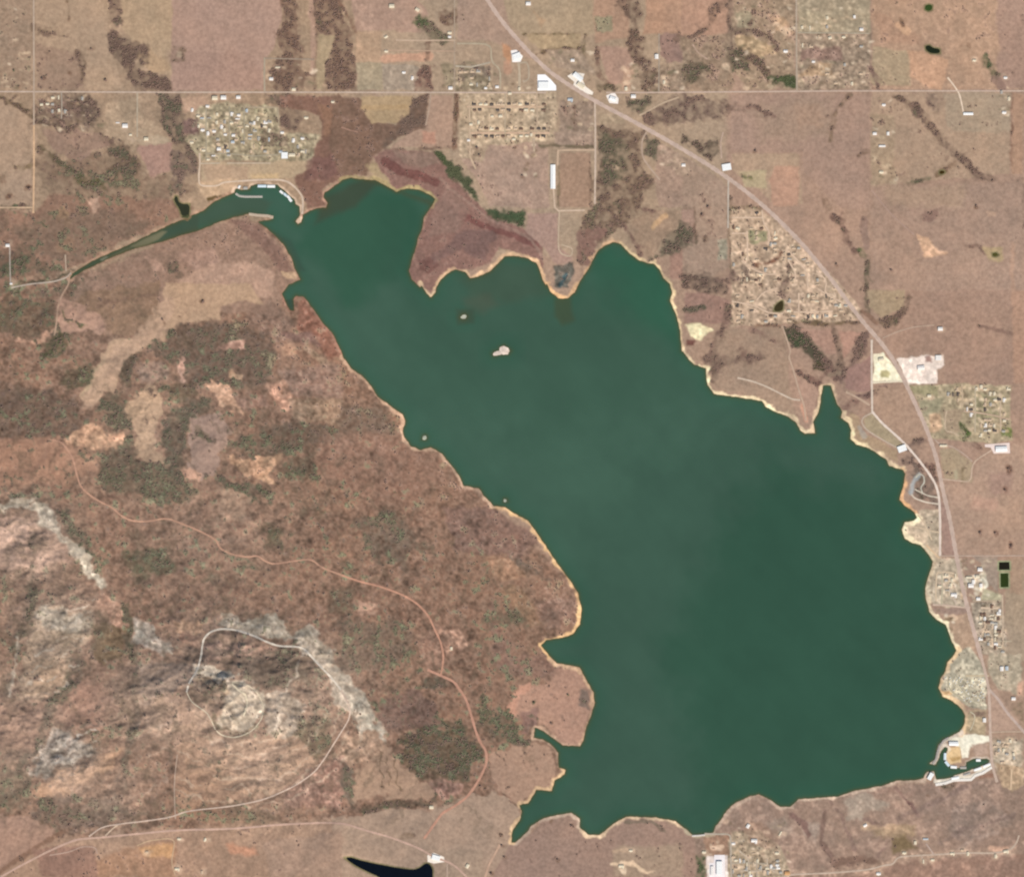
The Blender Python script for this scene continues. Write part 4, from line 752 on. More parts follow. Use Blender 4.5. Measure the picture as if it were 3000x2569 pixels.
# --- south shore
poly('C3', [(980, 1310), (1100, 1270), (1250, 1330), (1050, 1420), (1000, 1430)], (164, 148, 134), 8, 8, a=.9)
poly('C3', [(700, 1440), (830, 1460), (800, 1560), (720, 1520)], (162, 144, 132), 8, 6, a=.8)
poly('C3', [(1600, 1350), (1850, 1300), (1990, 1420), (1800, 1560), (1600, 1500)], (148, 127, 115), 10, 12, r=.16, v=.1)
poly('C3', [(250, 1420), (300, 1340), (460, 1290), (560, 1370), (580, 1480), (400, 1440)], (156, 132, 118), 6, 5, a=.8)
line('C3', [(900, 1330), (960, 1400), (1000, 1500), (1040, 1600)], 9, (132, 108, 100), 3, 5, a=.7)
line('C3', [(1100, 1420), (1200, 1470), (1230, 1560), (1180, 1650)], 9, (132, 108, 100), 3, 5, a=.7)
line('C3', [(1560, 1560), (1700, 1480), (1860, 1440), (2000, 1400)], 12, (132, 112, 104), 3, 6, a=.6)
line('C3', [(1640, 1620), (1760, 1540), (1900, 1500)], 10, (162, 140, 128), 3, 6, a=.6)
poly('C3', [(480, 1440), (620, 1400), (680, 1500), (560, 1540)], (160, 140, 126), 6, 7, a=.7)
line('C3', [(1290, 1240), (1380, 1340), (1420, 1400)], 10, (124, 98, 92), v=.3)
line('C3', [(660, 1400), (720, 1450), (760, 1520)], 16, (130, 104, 96), v=.2)
line('C3', [(860, 1380), (840, 1480), (830, 1560), (900, 1640)], 14, (128, 105, 95), v=.2)
line('C3', [(1480, 1230), (1330, 1290), (1290, 1250), (1120, 1250)], 14, (160, 132, 118), a=.6)
line('C3', [(1420, 1400), (1620, 1280), (1800, 1200)], 14, (158, 134, 122), a=.5)
line('C3', [(1300, 1420), (1500, 1330), (1700, 1230)], 14, (128, 108, 100), a=.6)
poly('C3', [(1250, 1540), (1350, 1520), (1420, 1600), (1260, 1640)], (126, 108, 84), 6, 6, v=.4)
poly('C3', [(900, 1660), (1150, 1650), (1200, 1700), (920, 1720)], (128, 104, 92), 6, 6, v=.3)
poly('C3', [(1140, 1470), (1400, 1460), (1400, 1530), (1150, 1540)], (156, 134, 108), 8, 6, a=.7)
poly('C3', [(600, 1774), (660, 1760), (1150, 1740), (1300, 1670), (2000, 1630), (2300, 1620), (2300, 2100), (600, 2100)], (150, 122, 108), 4, 3)
poly('C3', [(265, 1560), (300, 1500), (460, 1490), (600, 1600), (660, 1774), (700, 2000), (250, 2000)], (165, 147, 126), 4, 4, r=.13, v=.16, t=.85)
poly('C3', [(130, 1510), (290, 1510), (280, 1640), (140, 1640)], (160, 128, 108), 3, 3, v=.15)
line('C3', [(170, 1590), (240, 1590)], 12, (235, 200, 172), a=.9)
poly('C3', [(80, 1640), (130, 1650), (140, 2000), (80, 2000)], (72, 88, 60), 3, 3, v=.8, g=1)
poly('C3', [(145, 1640), (270, 1640), (270, 2000), (145, 2000)], (228, 212, 205), 2, 2)
poly('C2', [(1040, 1570), (1120, 1515), (1230, 1420), (1330, 1395), (1400, 1395), (1440, 1470), (1560, 1525), (1650, 1455), (1750, 1412), (1900, 1418), (2063, 1475), (2140, 1520), (2140, 2000), (870, 2000), (960, 1580)], (157, 130, 116), 3, 2, r=.06, v=.04)
line('C2', [(1720, 1440), (1880, 1440), (1960, 1500)], 10, (128, 112, 98), v=.4)
poly('C2', [(1640, 1590), (2063, 1580), (2063, 1774), (1640, 1774)], (164, 142, 122), 8, 6, a=.8)
line('C2', [(1630, 1690), (1760, 1690), (1850, 1750), (1890, 1730)], 9, (228, 198, 168), a=.9)
line('C2', [(1690, 1700), (1700, 1740)], 16, (235, 210, 182), a=.9)
line('C2', [(1640, 1610), (1770, 1620)], 9, (195, 165, 140), a=.8)
# --- the south west: scrub, clearings and rocky hills
poly('A1', [(430, 1774), (560, 1650), (820, 1540), (1000, 1470), (1300, 1360), (1500, 1310), (1560, 1350), (1740, 1510), (1800, 1690), (1700, 1800), (1690, 1900), (430, 1900)], (150, 121, 105), 4, 5, r=.13, v=.22, g=.2)
poly('A1', [(1380, 1320), (1560, 1360), (1740, 1560), (1760, 1640), (1690, 1650), (1560, 1480)], (128, 98, 88), 6, 6, a=.9, v=.3)
poly('A1', [(1700, 1640), (1790, 1640), (1800, 1690), (1740, 1690)], (205, 170, 138), 3, 4)
poly('A1', [(900, 1560), (960, 1560), (1000, 1640), (930, 1640)], (188, 150, 132), 4, 5)
poly('A1', [(1000, 1600), (1080, 1590), (1110, 1680), (1010, 1660)], (98, 88, 76), 4, 5, v=.85, g=.5)
poly('A1', [(1080, 1540), (1300, 1480), (1320, 1600), (1180, 1640)], (168, 135, 120), 8, 8, a=.7)
poly('A1', [(980, 1790), (1100, 1690), (1250, 1600), (1540, 1590), (1650, 1640), (1650, 1800)], (182, 148, 129), 6, 6, r=.1, v=.08)
poly('B1', [(480, 660), (520, 560), (600, 480), (640, 380), (690, 300), (830, 290), (930, 190), (980, 60), (1000, -40), (1520, -40), (1600, 100), (1480, 60), (1340, 90), (1340, 180), (1100, 205), (1000, 260), (850, 380), (760, 440), (720, 530), (690, 590), (600, 650), (540, 710)], (184, 153, 128), 4, 3, r=.05, v=0)
poly('B1', [(500, 540), (660, 420), (660, 560), (560, 680), (500, 640)], (176, 154, 128), 6, 4, a=.8)
poly('B1', [(560, 20), (970, -60), (960, 120), (880, 220), (760, 270), (560, 240), (420, 60)], (146, 118, 98), 6, 6, r=.1, v=.12)
line('B1', [(600, 100), (960, 30)], 10, (128, 102, 88), a=.7)
poly('B1', [(350, 20), (470, 60), (600, 180), (620, 260), (480, 250), (340, 250)], (176, 140, 122), 5, 6, r=.1, v=.15)
line('B1', [(390, 140), (430, 170), (500, 210)], 12, (108, 100, 70), v=.7, g=.7)
line('B1', [(100, 305), (250, 310), (330, 260)], 11, (198, 155, 132), a=.8)
poly('B1', [(-400, 60), (330, 60), (330, 250), (180, 300), (60, 250), (-400, 220)], (112, 96, 80), 5, 6, v=.6, g=.5)
poly('B1', [(230, 330), (400, 270), (410, 380), (290, 410)], (88, 88, 66), 6, 6, v=.85, g=.7)
poly('B1', [(370, 530), (560, 420), (570, 540), (400, 630)], (98, 92, 72), 6, 6, v=.8, g=.6)
poly('B1', [(-400, 560), (200, 560), (400, 640), (480, 720), (510, 860), (250, 890), (-400, 890)], (120, 99, 86), 8, 8, v=.5, g=.4)
poly('B1', [(900, 340), (1060, 210), (1340, 190), (1480, 190), (1620, 260), (1700, 380), (1600, 560), (1400, 590), (1250, 560), (1110, 560), (1050, 440)], (116, 98, 86), 6, 8, v=.62, g=.6)
poly('B1', [(1480, 100), (1680, 80), (1790, 200), (1680, 300), (1500, 220)], (140, 114, 100), 8, 8, v=.35)
poly('B1', [(770, 410), (870, 400), (830, 510), (760, 600), (730, 530)], (98, 92, 76), 5, 5, v=.85, g=.5)
poly('B1', [(600, 640), (730, 610), (760, 740), (770, 860), (640, 800)], (98, 92, 78), 5, 6, v=.8, g=.6)
poly('B1', [(590, 950), (740, 940), (780, 880), (830, 1040), (1000, 1050), (1120, 1130), (1220, 1240), (1100, 1280), (900, 1300), (720, 1200), (590, 1150)], (105, 94, 78), 6, 8, v=.7, g=.6)
poly('B1', [(990, 800), (1080, 700), (1160, 660), (1280, 660), (1280, 740), (1140, 780), (1120, 1000), (1120, 1150), (1000, 1050)], (96, 90, 76), 5, 6, v=.8, g=.6)
poly('B1', [(1000, 600), (1060, 580), (1200, 580), (1180, 640), (1020, 700)], (112, 96, 78), 5, 7, v=.6, g=.5)
poly('B1', [(1380, 920), (1500, 850), (1640, 790), (1830, 780), (2063, 820), (2063, 900), (1900, 960), (1700, 1000), (1550, 1000), (1400, 980)], (118, 100, 86), 7, 9, v=.6, g=.5)
poly('B1', [(1330, 1080), (1450, 1150), (1600, 1180), (1640, 1250), (1500, 1300), (1350, 1200)], (108, 96, 82), 6, 8, v=.7, g=.6)
poly('B1', [(1700, 1000), (1900, 1020), (1900, 1140), (1720, 1140)], (108, 98, 82), 8, 9, a=.8, v=.6, g=.6)
poly('B1', [(740, 720), (830, 640), (930, 560), (970, 600), (970, 760), (940, 880), (985, 1040), (830, 1030), (825, 900), (760, 800)], (178, 148, 123), 4, 4, r=.07, v=.05)
poly('B1', [(860, 430), (1000, 420), (1010, 560), (900, 600), (850, 560)], (152, 126, 112), 7, 7, v=.25)
poly('B1', [(1150, 770), (1330, 740), (1400, 850), (1340, 950), (1320, 1120), (1230, 1140), (1150, 1100), (1140, 900)], (160, 133, 120), 4, 4, r=.08, v=.1)
poly('B1', [(1190, 800), (1280, 850), (1270, 900), (1170, 880)], (122, 105, 88), 5, 5, a=.8, v=.6, g=.5)
poly('B1', [(1120, 1070), (1230, 1090), (1220, 1140), (1140, 1110)], (198, 155, 132), 4, 4)
poly('B1', [(1240, 575), (1370, 570), (1400, 640), (1460, 720), (1370, 720), (1310, 680)], (192, 152, 127), 4, 5, v=.1)
poly('B1', [(1400, 640), (1600, 650), (1600, 700), (1440, 690)], (158, 125, 110), 5, 6, a=.8, v=.15)
poly('B1', [(1620, 560), (1740, 520), (1760, 640), (1740, 740), (1650, 660)], (192, 150, 128), 5, 6, v=.1)
poly('B1', [(1740, 650), (2063, 640), (2063, 800), (1800, 780)], (155, 128, 108), 8, 9, v=.22)
poly('B1', [(1390, 1000), (1540, 1030), (1560, 990), (1700, 980), (1690, 1060), (1600, 1090), (1660, 1170), (1570, 1150), (1420, 1060)], (192, 152, 124), 4, 5, v=.05)
poly('B1', [(380, 890), (420, 870), (560, 830), (640, 880), (740, 880), (720, 950), (580, 960), (440, 930)], (186, 147, 121), 4, 5, v=.08)
line('B1', [(650, 890), (730, 910)], 20, (218, 165, 135), a=.7)
poly('B1', [(1690, 340), (1780, 320), (1800, 390), (1720, 410)], (185, 147, 124), 4, 5)
poly('B1', [(1290, 350), (1400, 300), (1490, 290), (1480, 360), (1330, 360)], (175, 138, 122), 4, 5, v=.1)
line('B1', [(1080, 460), (1100, 560)], 18, (198, 158, 140), a=.85, v=.05)
line('B1', [(1410, 500), (1460, 530)], 18, (190, 155, 128), a=.8, v=.05)
poly('B1', [(1800, 80), (1840, 60), (1900, 140), (1990, 250), (2063, 400), (1980, 420), (1900, 300), (1800, 240)], (142, 103, 88), 5, 5, v=.2)
poly('B1', [(1700, 250), (1880, 250), (1950, 350), (1800, 320)], (132, 104, 96), 6, 6, a=.8, v=.3)
line('B1', [(1850, 350), (1980, 460)], 18, (168, 142, 120), a=.7)
poly('B1', [(1660, 480), (2063, 450), (2063, 640), (1780, 640)], (150, 122, 108), 8, 8, v=.25)
poly('B1', [(-400, 900), (340, 900), (500, 950), (590, 1080), (450, 1150), (250, 1180), (-400, 1150)], (163, 126, 106), 8, 9, r=.12, v=.2)
poly('B1', [(1340, 1200), (1500, 1230), (1500, 1400), (1320, 1400)], (168, 138, 118), 8, 9, a=.8, v=.2)
poly('B1', [(1300, 1450), (1560, 1400), (1560, 1560), (1400, 1560)], (158, 126, 108), 8, 9, a=.7, v=.2)
poly('B1', [(330, 1340), (420, 1340), (500, 1450), (560, 1620), (500, 1600), (420, 1460)], (110, 98, 84), 5, 6, v=.7, g=.5)
poly('B1', [(800, 1540), (1000, 1560), (1050, 1700), (860, 1720), (760, 1620)], (104, 98, 78), 8, 9, v=.7, g=.7)
poly('B1', [(1580, 1430), (1700, 1420), (1700, 1550), (1600, 1520)], (108, 98, 78), 8, 8, v=.65, g=.6)
poly('B2', [(0, 700), (200, 680), (300, 740), (340, 880), (100, 860), (0, 880)], (128, 108, 94), 8, 9, v=.5, g=.4)
poly('B2', [(-100, 880), (350, 890), (600, 1000), (640, 1150), (300, 1300), (-100, 1200)], (150, 118, 102), 30, 16, a=.75, r=.22, v=.3)
poly('B2', [(100, 1400), (300, 1330), (480, 1500), (400, 1700), (200, 1620)], (124, 106, 92), 10, 10, v=.5, g=.4)
poly('B2', [(600, 1300), (900, 1320), (1060, 1400), (1180, 1500), (1100, 1620), (900, 1600), (700, 1560)], (138, 110, 98), 8, 8, v=.3)
poly('B2', [(880, 1600), (1040, 1620), (1120, 1700), (1040, 1774), (940, 1774)], (162, 128, 106), 8, 8, a=.9, v=.1)
poly('B2', [(1020, 1610), (1200, 1660), (1260, 1750), (1120, 1720)], (120, 104, 92), 6, 7, v=.5)
poly('C2', [(950, 40), (1050, 20), (1160, 120), (1240, 240), (1150, 260), (1040, 150)], (150, 120, 98), 8, 8, a=.8, v=.2)
poly('C2', [(860, 200), (1100, 160), (1120, 260), (900, 260)], (115, 102, 86), 8, 9, v=.55, g=.5)
poly('C2', [(1180, 120), (1400, 60), (1430, 220), (1250, 290)], (140, 112, 98), 8, 6, v=.2)
line('B1', [(1010, 90), (930, 200), (820, 320), (720, 420), (650, 520), (590, 610), (540, 690)], 50, (186, 154, 131), 5, 5, a=.9, r=.06, v=0)
line('A1', [(60, 1725), (200, 1715), (330, 1690), (430, 1650), (520, 1600)], 9, (84, 80, 66), 3, 3, a=.9, v=0)
# hills
poly('C1', [(190, 160), (300, 140), (540, 170), (570, 260), (440, 430), (400, 600), (280, 700), (130, 690), (110, 600), (150, 350)], (166, 141, 120), 8, 8, r=.18, v=.14)
poly('C1', [(210, 170), (540, 180), (540, 260), (430, 290), (240, 280)], (172, 162, 146), 8, 9, r=.26, v=.2, g=.6)
line('B1', [(20, 1330), (100, 1300), (200, 1290), (260, 1340), (300, 1410), (370, 1500), (460, 1560), (530, 1650), (590, 1780)], 30, (186, 174, 156), 7, 7, r=.24, v=.06)
poly('B1', [(-400, 1370), (200, 1370), (320, 1460), (420, 1560), (440, 1670), (220, 1690), (-400, 1650)], (178, 142, 124), 8, 7, r=.12, v=.08)
line('B1', [(80, 1250), (210, 1250), (240, 1290)], 14, (98, 96, 84), v=.6, g=.5)
poly('C1', [(560, 40), (640, 60), (760, 180), (700, 280), (600, 180)], (172, 134, 114), 8, 8, v=.1)
line('C1', [(200, -40), (200, 120), (150, 260), (100, 340), (60, 420)], 22, (98, 90, 74), 6, 6, v=.75, g=.6)
line('C1', [(95, 330), (80, 480), (50, 680)], 12, (198, 185, 168), 4, 5, a=.8, v=0)
line('C1', [(470, 470), (390, 640), (310, 760), (260, 860), (180, 1000), (120, 1120)], 22, (108, 96, 82), 6, 6, v=.65, g=.4)
line('C1', [(760, 150), (780, 350), (800, 480)], 22, (88, 90, 70), 6, 6, v=.8, g=.6)
poly('C1', [(550, 280), (740, 260), (760, 480), (560, 490)], (122, 100, 78), 8, 8, v=.4, g=.4)
line('C1', [(840, 480), (825, 700), (810, 850), (790, 1010), (730, 1200)], 18, (116, 100, 88), 6, 6, v=.55, g=.4)
poly('C1', [(320, 800), (480, 600), (640, 600), (700, 760), (600, 870), (400, 900)], (166, 128, 110), 8, 8, r=.12, v=.12)
poly('C1', [(-400, 700), (120, 720), (300, 740), (200, 1000), (-400, 960)], (165, 127, 108), 10, 8, r=.12, v=.14)
poly('C1', [(130, 620), (300, 480), (420, 430), (390, 600), (300, 700), (180, 720)], (170, 140, 116), 8, 8, v=.06)
poly('C1', [(150, 1160), (330, 880), (560, 940), (600, 1000), (400, 1110), (250, 1200)], (166, 154, 143), 8, 10, r=.34, v=.15, g=.3)
line('C1', [(330, 1120), (430, 1050), (490, 1020), (560, 1010)], 12, (205, 198, 188), 4, 7, r=.3, a=.8, v=0)
line('C1', [(350, 1150), (430, 1105), (540, 1050)], 7, (96, 84, 76), a=.7)
poly('C1', [(230, 1260), (340, 1190), (560, 1060), (740, 980), (720, 1100), (500, 1220), (300, 1360)], (176, 138, 112), 8, 8, r=.12, v=.08)
poly('C1', [(-400, 1080), (140, 1100), (200, 1300), (80, 1360), (-400, 1350)], (122, 106, 90), 8, 9, v=.5, g=.4)
poly('C1', [(200, 1380), (380, 1270), (560, 1300), (740, 1300), (760, 1420), (560, 1440), (350, 1520)], (122, 102, 90), 8, 9, v=.5, g=.3)
poly('C1', [(-400, 1400), (200, 1400), (340, 1470), (300, 1560), (120, 1680), (-400, 2000)], (162, 131, 115), 5, 4, r=.06, v=.02)
line('C1', [(-60, 1774), (130, 1660), (300, 1540), (380, 1500)], 14, (126, 98, 82), a=.8, v=.2)
poly('C1', [(860, 480), (1200, 480), (1200, 640), (1030, 640), (860, 720)], (152, 128, 114), 8, 9, r=.18, v=.25)
poly('C1', [(840, 700), (1030, 660), (1250, 740), (1300, 860), (1100, 950), (860, 900)], (170, 138, 118), 8, 8, r=.14, v=.1)
poly('C1', [(1050, 210), (1220, 210), (1230, 280), (1060, 270)], (190, 148, 120), 4, 5)
poly('C1', [(1060, 290), (1220, 280), (1220, 360), (1060, 350)], (160, 120, 102), 5, 6)
poly('C1', [(800, 220), (900, 280), (1050, 380), (1000, 430), (820, 360)], (176, 160, 146), 7, 9, r=.25, v=.12)
poly('C1', [(1280, 230), (1560, 190), (1700, 220), (1780, 320), (1900, 290), (2000, 420), (2100, 560), (2230, 690), (2160, 730), (2060, 640), (1950, 520), (1820, 390), (1600, 310), (1400, 270)], (176, 164, 148), 7, 9, r=.28, v=.14, g=.5)
poly('C1', [(1240, 350), (1680, 380), (1700, 440), (1250, 430)], (166, 128, 112), 6, 7, v=.15)
poly('C1', [(1460, 440), (1800, 420), (1840, 600), (1600, 620), (1480, 560)], (118, 100, 86), 7, 9, v=.55, g=.4)
poly('C1', [(1230, 580), (1300, 560), (1400, 600), (1420, 700), (1340, 680), (1250, 640)], (112, 92, 80), 6, 6, v=.45)
poly('C1', [(1180, 490), (1240, 470), (1320, 500), (1480, 540), (1380, 570), (1220, 560)], (192, 182, 164), 6, 8, r=.3)
line('C1', [(1240, 580), (1300, 600), (1400, 640)], 14, (182, 156, 126), a=.7)
poly('C1', [(1400, 600), (1480, 560), (1580, 640), (1610, 760), (1540, 870), (1400, 910), (1320, 850), (1340, 750)], (180, 166, 146), 8, 8, r=.26, v=.05)
line('C1', [(1280, 780), (1330, 880), (1420, 920), (1580, 850)], 8, (108, 98, 72), a=.8, v=.3)
poly('C1', [(1620, 640), (1750, 620), (1850, 760), (1800, 900), (1640, 900)], (166, 150, 134), 7, 9, r=.24, v=.12, g=.4)
poly('C1', [(1800, 800), (1960, 800), (2000, 950), (1900, 1080), (1780, 980)], (115, 102, 82), 7, 9, v=.55, g=.5)
poly('C1', [(1080, 980), (1250, 930), (1500, 960), (1780, 900), (1900, 1080), (1700, 1240), (1400, 1310), (1080, 1340)], (166, 133, 112), 8, 8, r=.12, v=.14)
for k in range(7):
    yy = 990 + k * 48
    line('C1', [(1130, yy + 70), (1350, yy + 20), (1600, yy - 40), (1780, yy - 100)], 7, (122, 98, 84) if k % 2 else (182, 146, 120), 3, 4, a=.55)
poly('C2', [(-60, 500), (0, 550), (80, 600), (180, 700), (190, 810), (270, 940), (140, 940), (60, 800), (-60, 700)], (176, 163, 147), 6, 9, r=.26, v=.1)
poly('C2', [(0, 900), (200, 900), (270, 960), (250, 1080), (60, 1130), (-60, 1080)], (165, 136, 116), 6, 7, v=.12)
poly('C2', [(190, 700), (420, 640), (600, 740), (600, 860), (420, 900), (280, 900)], (128, 103, 92), 8, 8, v=.42)
poly('C2', [(370, 960), (440, 920), (600, 890), (780, 880), (830, 1000), (835, 1060), (760, 1220), (640, 1170), (480, 1160), (400, 1070)], (94, 88, 70), 5, 7, v=.85, g=.4)
poly('C2', [(600, 820), (720, 830), (760, 900), (640, 890)], (92, 90, 72), 5, 6, v=.8, g=.7)
poly('C2', [(430, 540), (620, 570), (650, 630), (600, 660), (480, 640)], (100, 94, 80), 6, 7, v=.75, g=.6)
poly('C2', [(820, 690), (880, 690), (900, 760), (1030, 800), (1040, 930), (900, 960), (830, 860)], (108, 96, 80), 5, 7, v=.7, g=.4)
poly('C2', [(980, 920), (1160, 930), (1150, 980), (1000, 970)], (100, 90, 78), 5, 5, v=.7)
poly('C2', [(1000, 760), (1040, 690), (1080, 630), (1280, 590), (1300, 520), (1440, 510), (1500, 620), (1520, 720), (1480, 880), (1440, 975), (1340, 965), (1220, 880), (1160, 820), (1060, 800)], (174, 138, 120), 5, 5, r=.08, v=.08)
line('C2', [(1010, 760), (1060, 680), (1130, 630)], 20, (200, 150, 128), a=.7)
poly('C2', [(1450, 640), (1500, 640), (1500, 760), (1440, 740)], (128, 110, 100), 5, 5, v=.4)
poly('C2', [(1060, 780), (1180, 760), (1170, 870), (1080, 880)], (136, 108, 100), 5, 6, a=.8, v=.35)
poly('C2', [(900, 1060), (1050, 990), (1170, 950), (1270, 1000), (1300, 1110), (1270, 1240), (1160, 1270), (1080, 1310), (930, 1240)], (168, 137, 118), 5, 5, r=.08, v=.06)
poly('C2', [(900, 100), (1050, 440), (1250, 430), (1350, 490), (1240, 590), (1040, 560), (900, 460)], (140, 112, 100), 8, 8, a=.7, v=.35)
poly('C2', [(640, 260), (760, 300), (760, 420), (640, 400)], (180, 142, 122), 6, 8, a=.8, v=.1, t=.4)
poly('C2', [(540, 240), (640, 300), (640, 560), (500, 480), (460, 340)], (158, 125, 108), 8, 8, a=.8, v=.15)
poly('C2', [(120, 100), (220, 130), (230, 190), (140, 180)], (188, 152, 132), 5, 6)
poly('C2', [(0, 200), (400, 250), (440, 420), (300, 520), (0, 520)], (132, 110, 95), 10, 10, v=.45, g=.4)
poly('C2', [(-100, 0), (90, 20), (60, 180), (-100, 180)], (112, 98, 82), 8, 9, a=.8, v=.55, g=.5)
poly('C2', [(250, 960), (380, 1080), (520, 1200), (545, 1290), (60, 1290), (80, 1130), (240, 1080)], (166, 137, 117), 4, 3, r=.06, v=.02)
for x in (238, 285, 345):
    line('C2', [(x, 1010 + (x - 238) // 2), (x, 1230)], 5, (118, 98, 80), 2, 2, a=.8, v=.4)
poly('C2', [(150, 1335), (540, 1295), (510, 1360), (330, 1370), (160, 1378)], (104, 92, 76), 3, 4, v=.75)
line('C2', [(330, 1318), (530, 1298)], 7, (88, 80, 66), v=.8)
poly('C2', [(-60, 1080), (70, 1130), (60, 1300), (-60, 1280)], (122, 108, 96), 8, 8, v=.4)
poly('C2', [(520, 1200), (680, 1180), (740, 1260), (600, 1310)], (160, 126, 112), 5, 6, v=.1)
line('C2', [(580, 1215), (600, 1225)], 16, (122, 88, 76), v=.7)
poly('C2', [(-60, 1390), (500, 1375), (900, 1260), (1060, 1330), (1085, 1400), (1020, 1570), (900, 1774), (850, 2000), (-60, 2000)], (166, 141, 123), 4, 3, r=.06, v=.02)
poly('C2', [(560, 1600), (860, 1600), (860, 1774), (560, 1774)], (160, 138, 120), 6, 4, a=.7)
line('C2', [(360, 1525), (440, 1530)], 10, (130, 108, 90), v=.5)
poly('C1', [(1400, 1350), (1640, 1370), (1640, 1430), (1420, 1440)], (128, 108, 90), 8, 8, a=.8, v=.5)
poly('C1', [(1700, 1200), (2063, 1050), (2063, 1330), (1700, 1330)], (152, 118, 104), 8, 6, v=.1)
poly('C1', [(780, 1580), (1060, 1560), (1060, 1774), (500, 1774), (520, 1700)], (160, 126, 104), 8, 8, r=.12, v=.12)
poly('C1', [(850, 1590), (1040, 1580), (1040, 1650), (880, 1640)], (196, 152, 112), 6, 6, a=.8)
poly('C1', [(1360, 1570), (1540, 1590), (1560, 1640), (1400, 1630)], (194, 142, 116), 6, 7, a=.8)
poly('C1', [(1580, 1560), (2063, 1480), (2063, 1774), (1640, 1774)], (160, 133, 116), 6, 5)
poly('C1', [(200, 1600), (560, 1580), (600, 1774), (250, 1774)], (150, 118, 104), 6, 6, v=.2)
# curved ledges round the summit, gullies between the hills
for k, rad in enumerate(range(84, 262, 13)):
    a0 = math.radians(12 + 9 * math.sin(k * 2.1)); a1 = math.radians(118 + 16 * math.sin(k * 1.3))
    arc = [(552 + rad * 1.22 * math.cos(a0 + (a1 - a0) * i / 9), 600 + rad * .98 * math.sin(a0 + (a1 - a0) * i / 9)) for i in range(10)]
    line('H', arc, 3.5 + 1.5 * math.sin(k * 1.7), (192, 168, 147) if k % 2 == 0 else (122, 102, 88), 2.2, 3, a=.62 if k % 2 == 0 else .66)
for k in range(11):
    y0 = 392 + k * 18
    line('H', [(88 - k * 3, y0 + 26), (140, y0 + 8), (212 - k * 6, y0 - 14)], 4, (188, 176, 160) if k % 2 == 0 else (112, 104, 90), 2, 4, a=.75)
for k in range(8):
    y0 = 690 + k * 13
    line('H', [(70 + k * 6, y0 + 30), (150, y0), (232, y0 - 42)], 3.5, (208, 200, 190) if k in (1, 3, 4) else (116, 104, 96), 2, 4, a=.75)
for k in range(9):
    y0 = 560 + k * 34
    line('H', [(318, y0 + 20), (350, y0), (392, y0 - 16)], 5, (182, 158, 142) if k % 2 else (126, 104, 92), 3, 4, a=.5)
    line('H', [(130 + k * 3, y0 + 60), (190, y0 + 10), (270, y0 - 30)], 4, (176, 142, 124) if k % 2 else (134, 108, 94), 3, 4, a=.5)
for pts, w_ in (([(78, 225), (72, 330), (50, 420), (20, 560)], 12), ([(222, 460), (190, 540), (150, 600), (105, 670), (60, 745)], 13), ([(315, 470), (318, 600), (304, 710), (286, 850)], 11), ([(398, 560), (400, 700), (404, 860)], 4),
                ([(292, 390), (296, 480)], 14), ([(745, 700), (785, 760), (812, 830)], 12), ([(478, 482), (560, 484), (650, 492), (740, 508)], 9), ([(700, 560), (722, 620), (712, 680)], 10), ([(478, 590), (520, 612), (545, 640)], 17), ([(505, 676), (550, 688), (600, 668)], 5), ([(30, 470), (10, 600)], 8), ([(0, 300), (60, 306)], 4), ([(408, 760), (470, 742), (540, 752)], 6), ([(180, 860), (250, 850), (330, 870)], 12)):
    line('H', pts, w_, (104, 92, 78), 3, 4, a=.7, v=.5, depth=1)
for pts, w_ in (([(462, 520), (500, 545), (545, 560)], 9), ([(536, 566), (580, 580), (606, 610), (596, 640)], 7), ([(540, 600), (560, 640)], 8), ([(520, 400), (600, 425)], 9), ([(690, 470), (740, 520), (800, 590), (850, 660)], 13), ([(700, 490), (660, 560), (640, 600)], 8), ([(85, 775), (150, 745), (215, 712)], 7), ([(30, 165), (80, 160), (130, 200), (180, 250), (225, 330)], 10), ([(305, 440), (345, 465), (395, 490)], 6), ([(620, 580), (650, 620), (640, 670)], 10)):
    line('H', pts, w_, (198, 186, 168), 3, 5, a=.65, v=0)
for q in ((375, 250), (330, 290), (300, 330), (640, 220), (560, 290), (840, 470), (920, 560), (880, 180), (700, 170), (960, 260), (1040, 420), (200, 420), (470, 330), (770, 300), (990, 120)):
    line('H', [q, (q[0] + 24, q[1] - 10), (q[0] + 40, q[1] + 8)], 14, (98, 92, 76), 6, 9, a=.6, v=.6, g=.7, depth=1)
# single bushes and trees standing in open ground show as dots
for tl, pts in {'B1': [(1230, 72), (985, 180), (1690, 600), (1080, 150)], 'C2': [(1165, 720), (1370, 672), (1390, 1462), (1270, 845), (970, 1582), (985, 1652), (840, 1225), (905, 1750), (1310, 1668), (955, 1515), (1270, 1432)],
                'A3': [(440, 915), (930, 1600), (120, 1300), (155, 1255), (1260, 1635), (1775, 1250), (1730, 280), (780, 650)], 'D2': [(490, 1300), (520, 1390), (1540, 825), (950, 1290), (1100, 1480), (1035, 1640)],
                'C3': [(1480, 1280)], 'B2': [(330, 1230)], 'A1': [(640, 490), (260, 480), (85, 430), (110, 530), (420, 445)]}.items():
    for q in pts:
        line(tl, [q, (q[0] + 3, q[1])], 8, (125, 98, 80), 3, 1, v=.6)
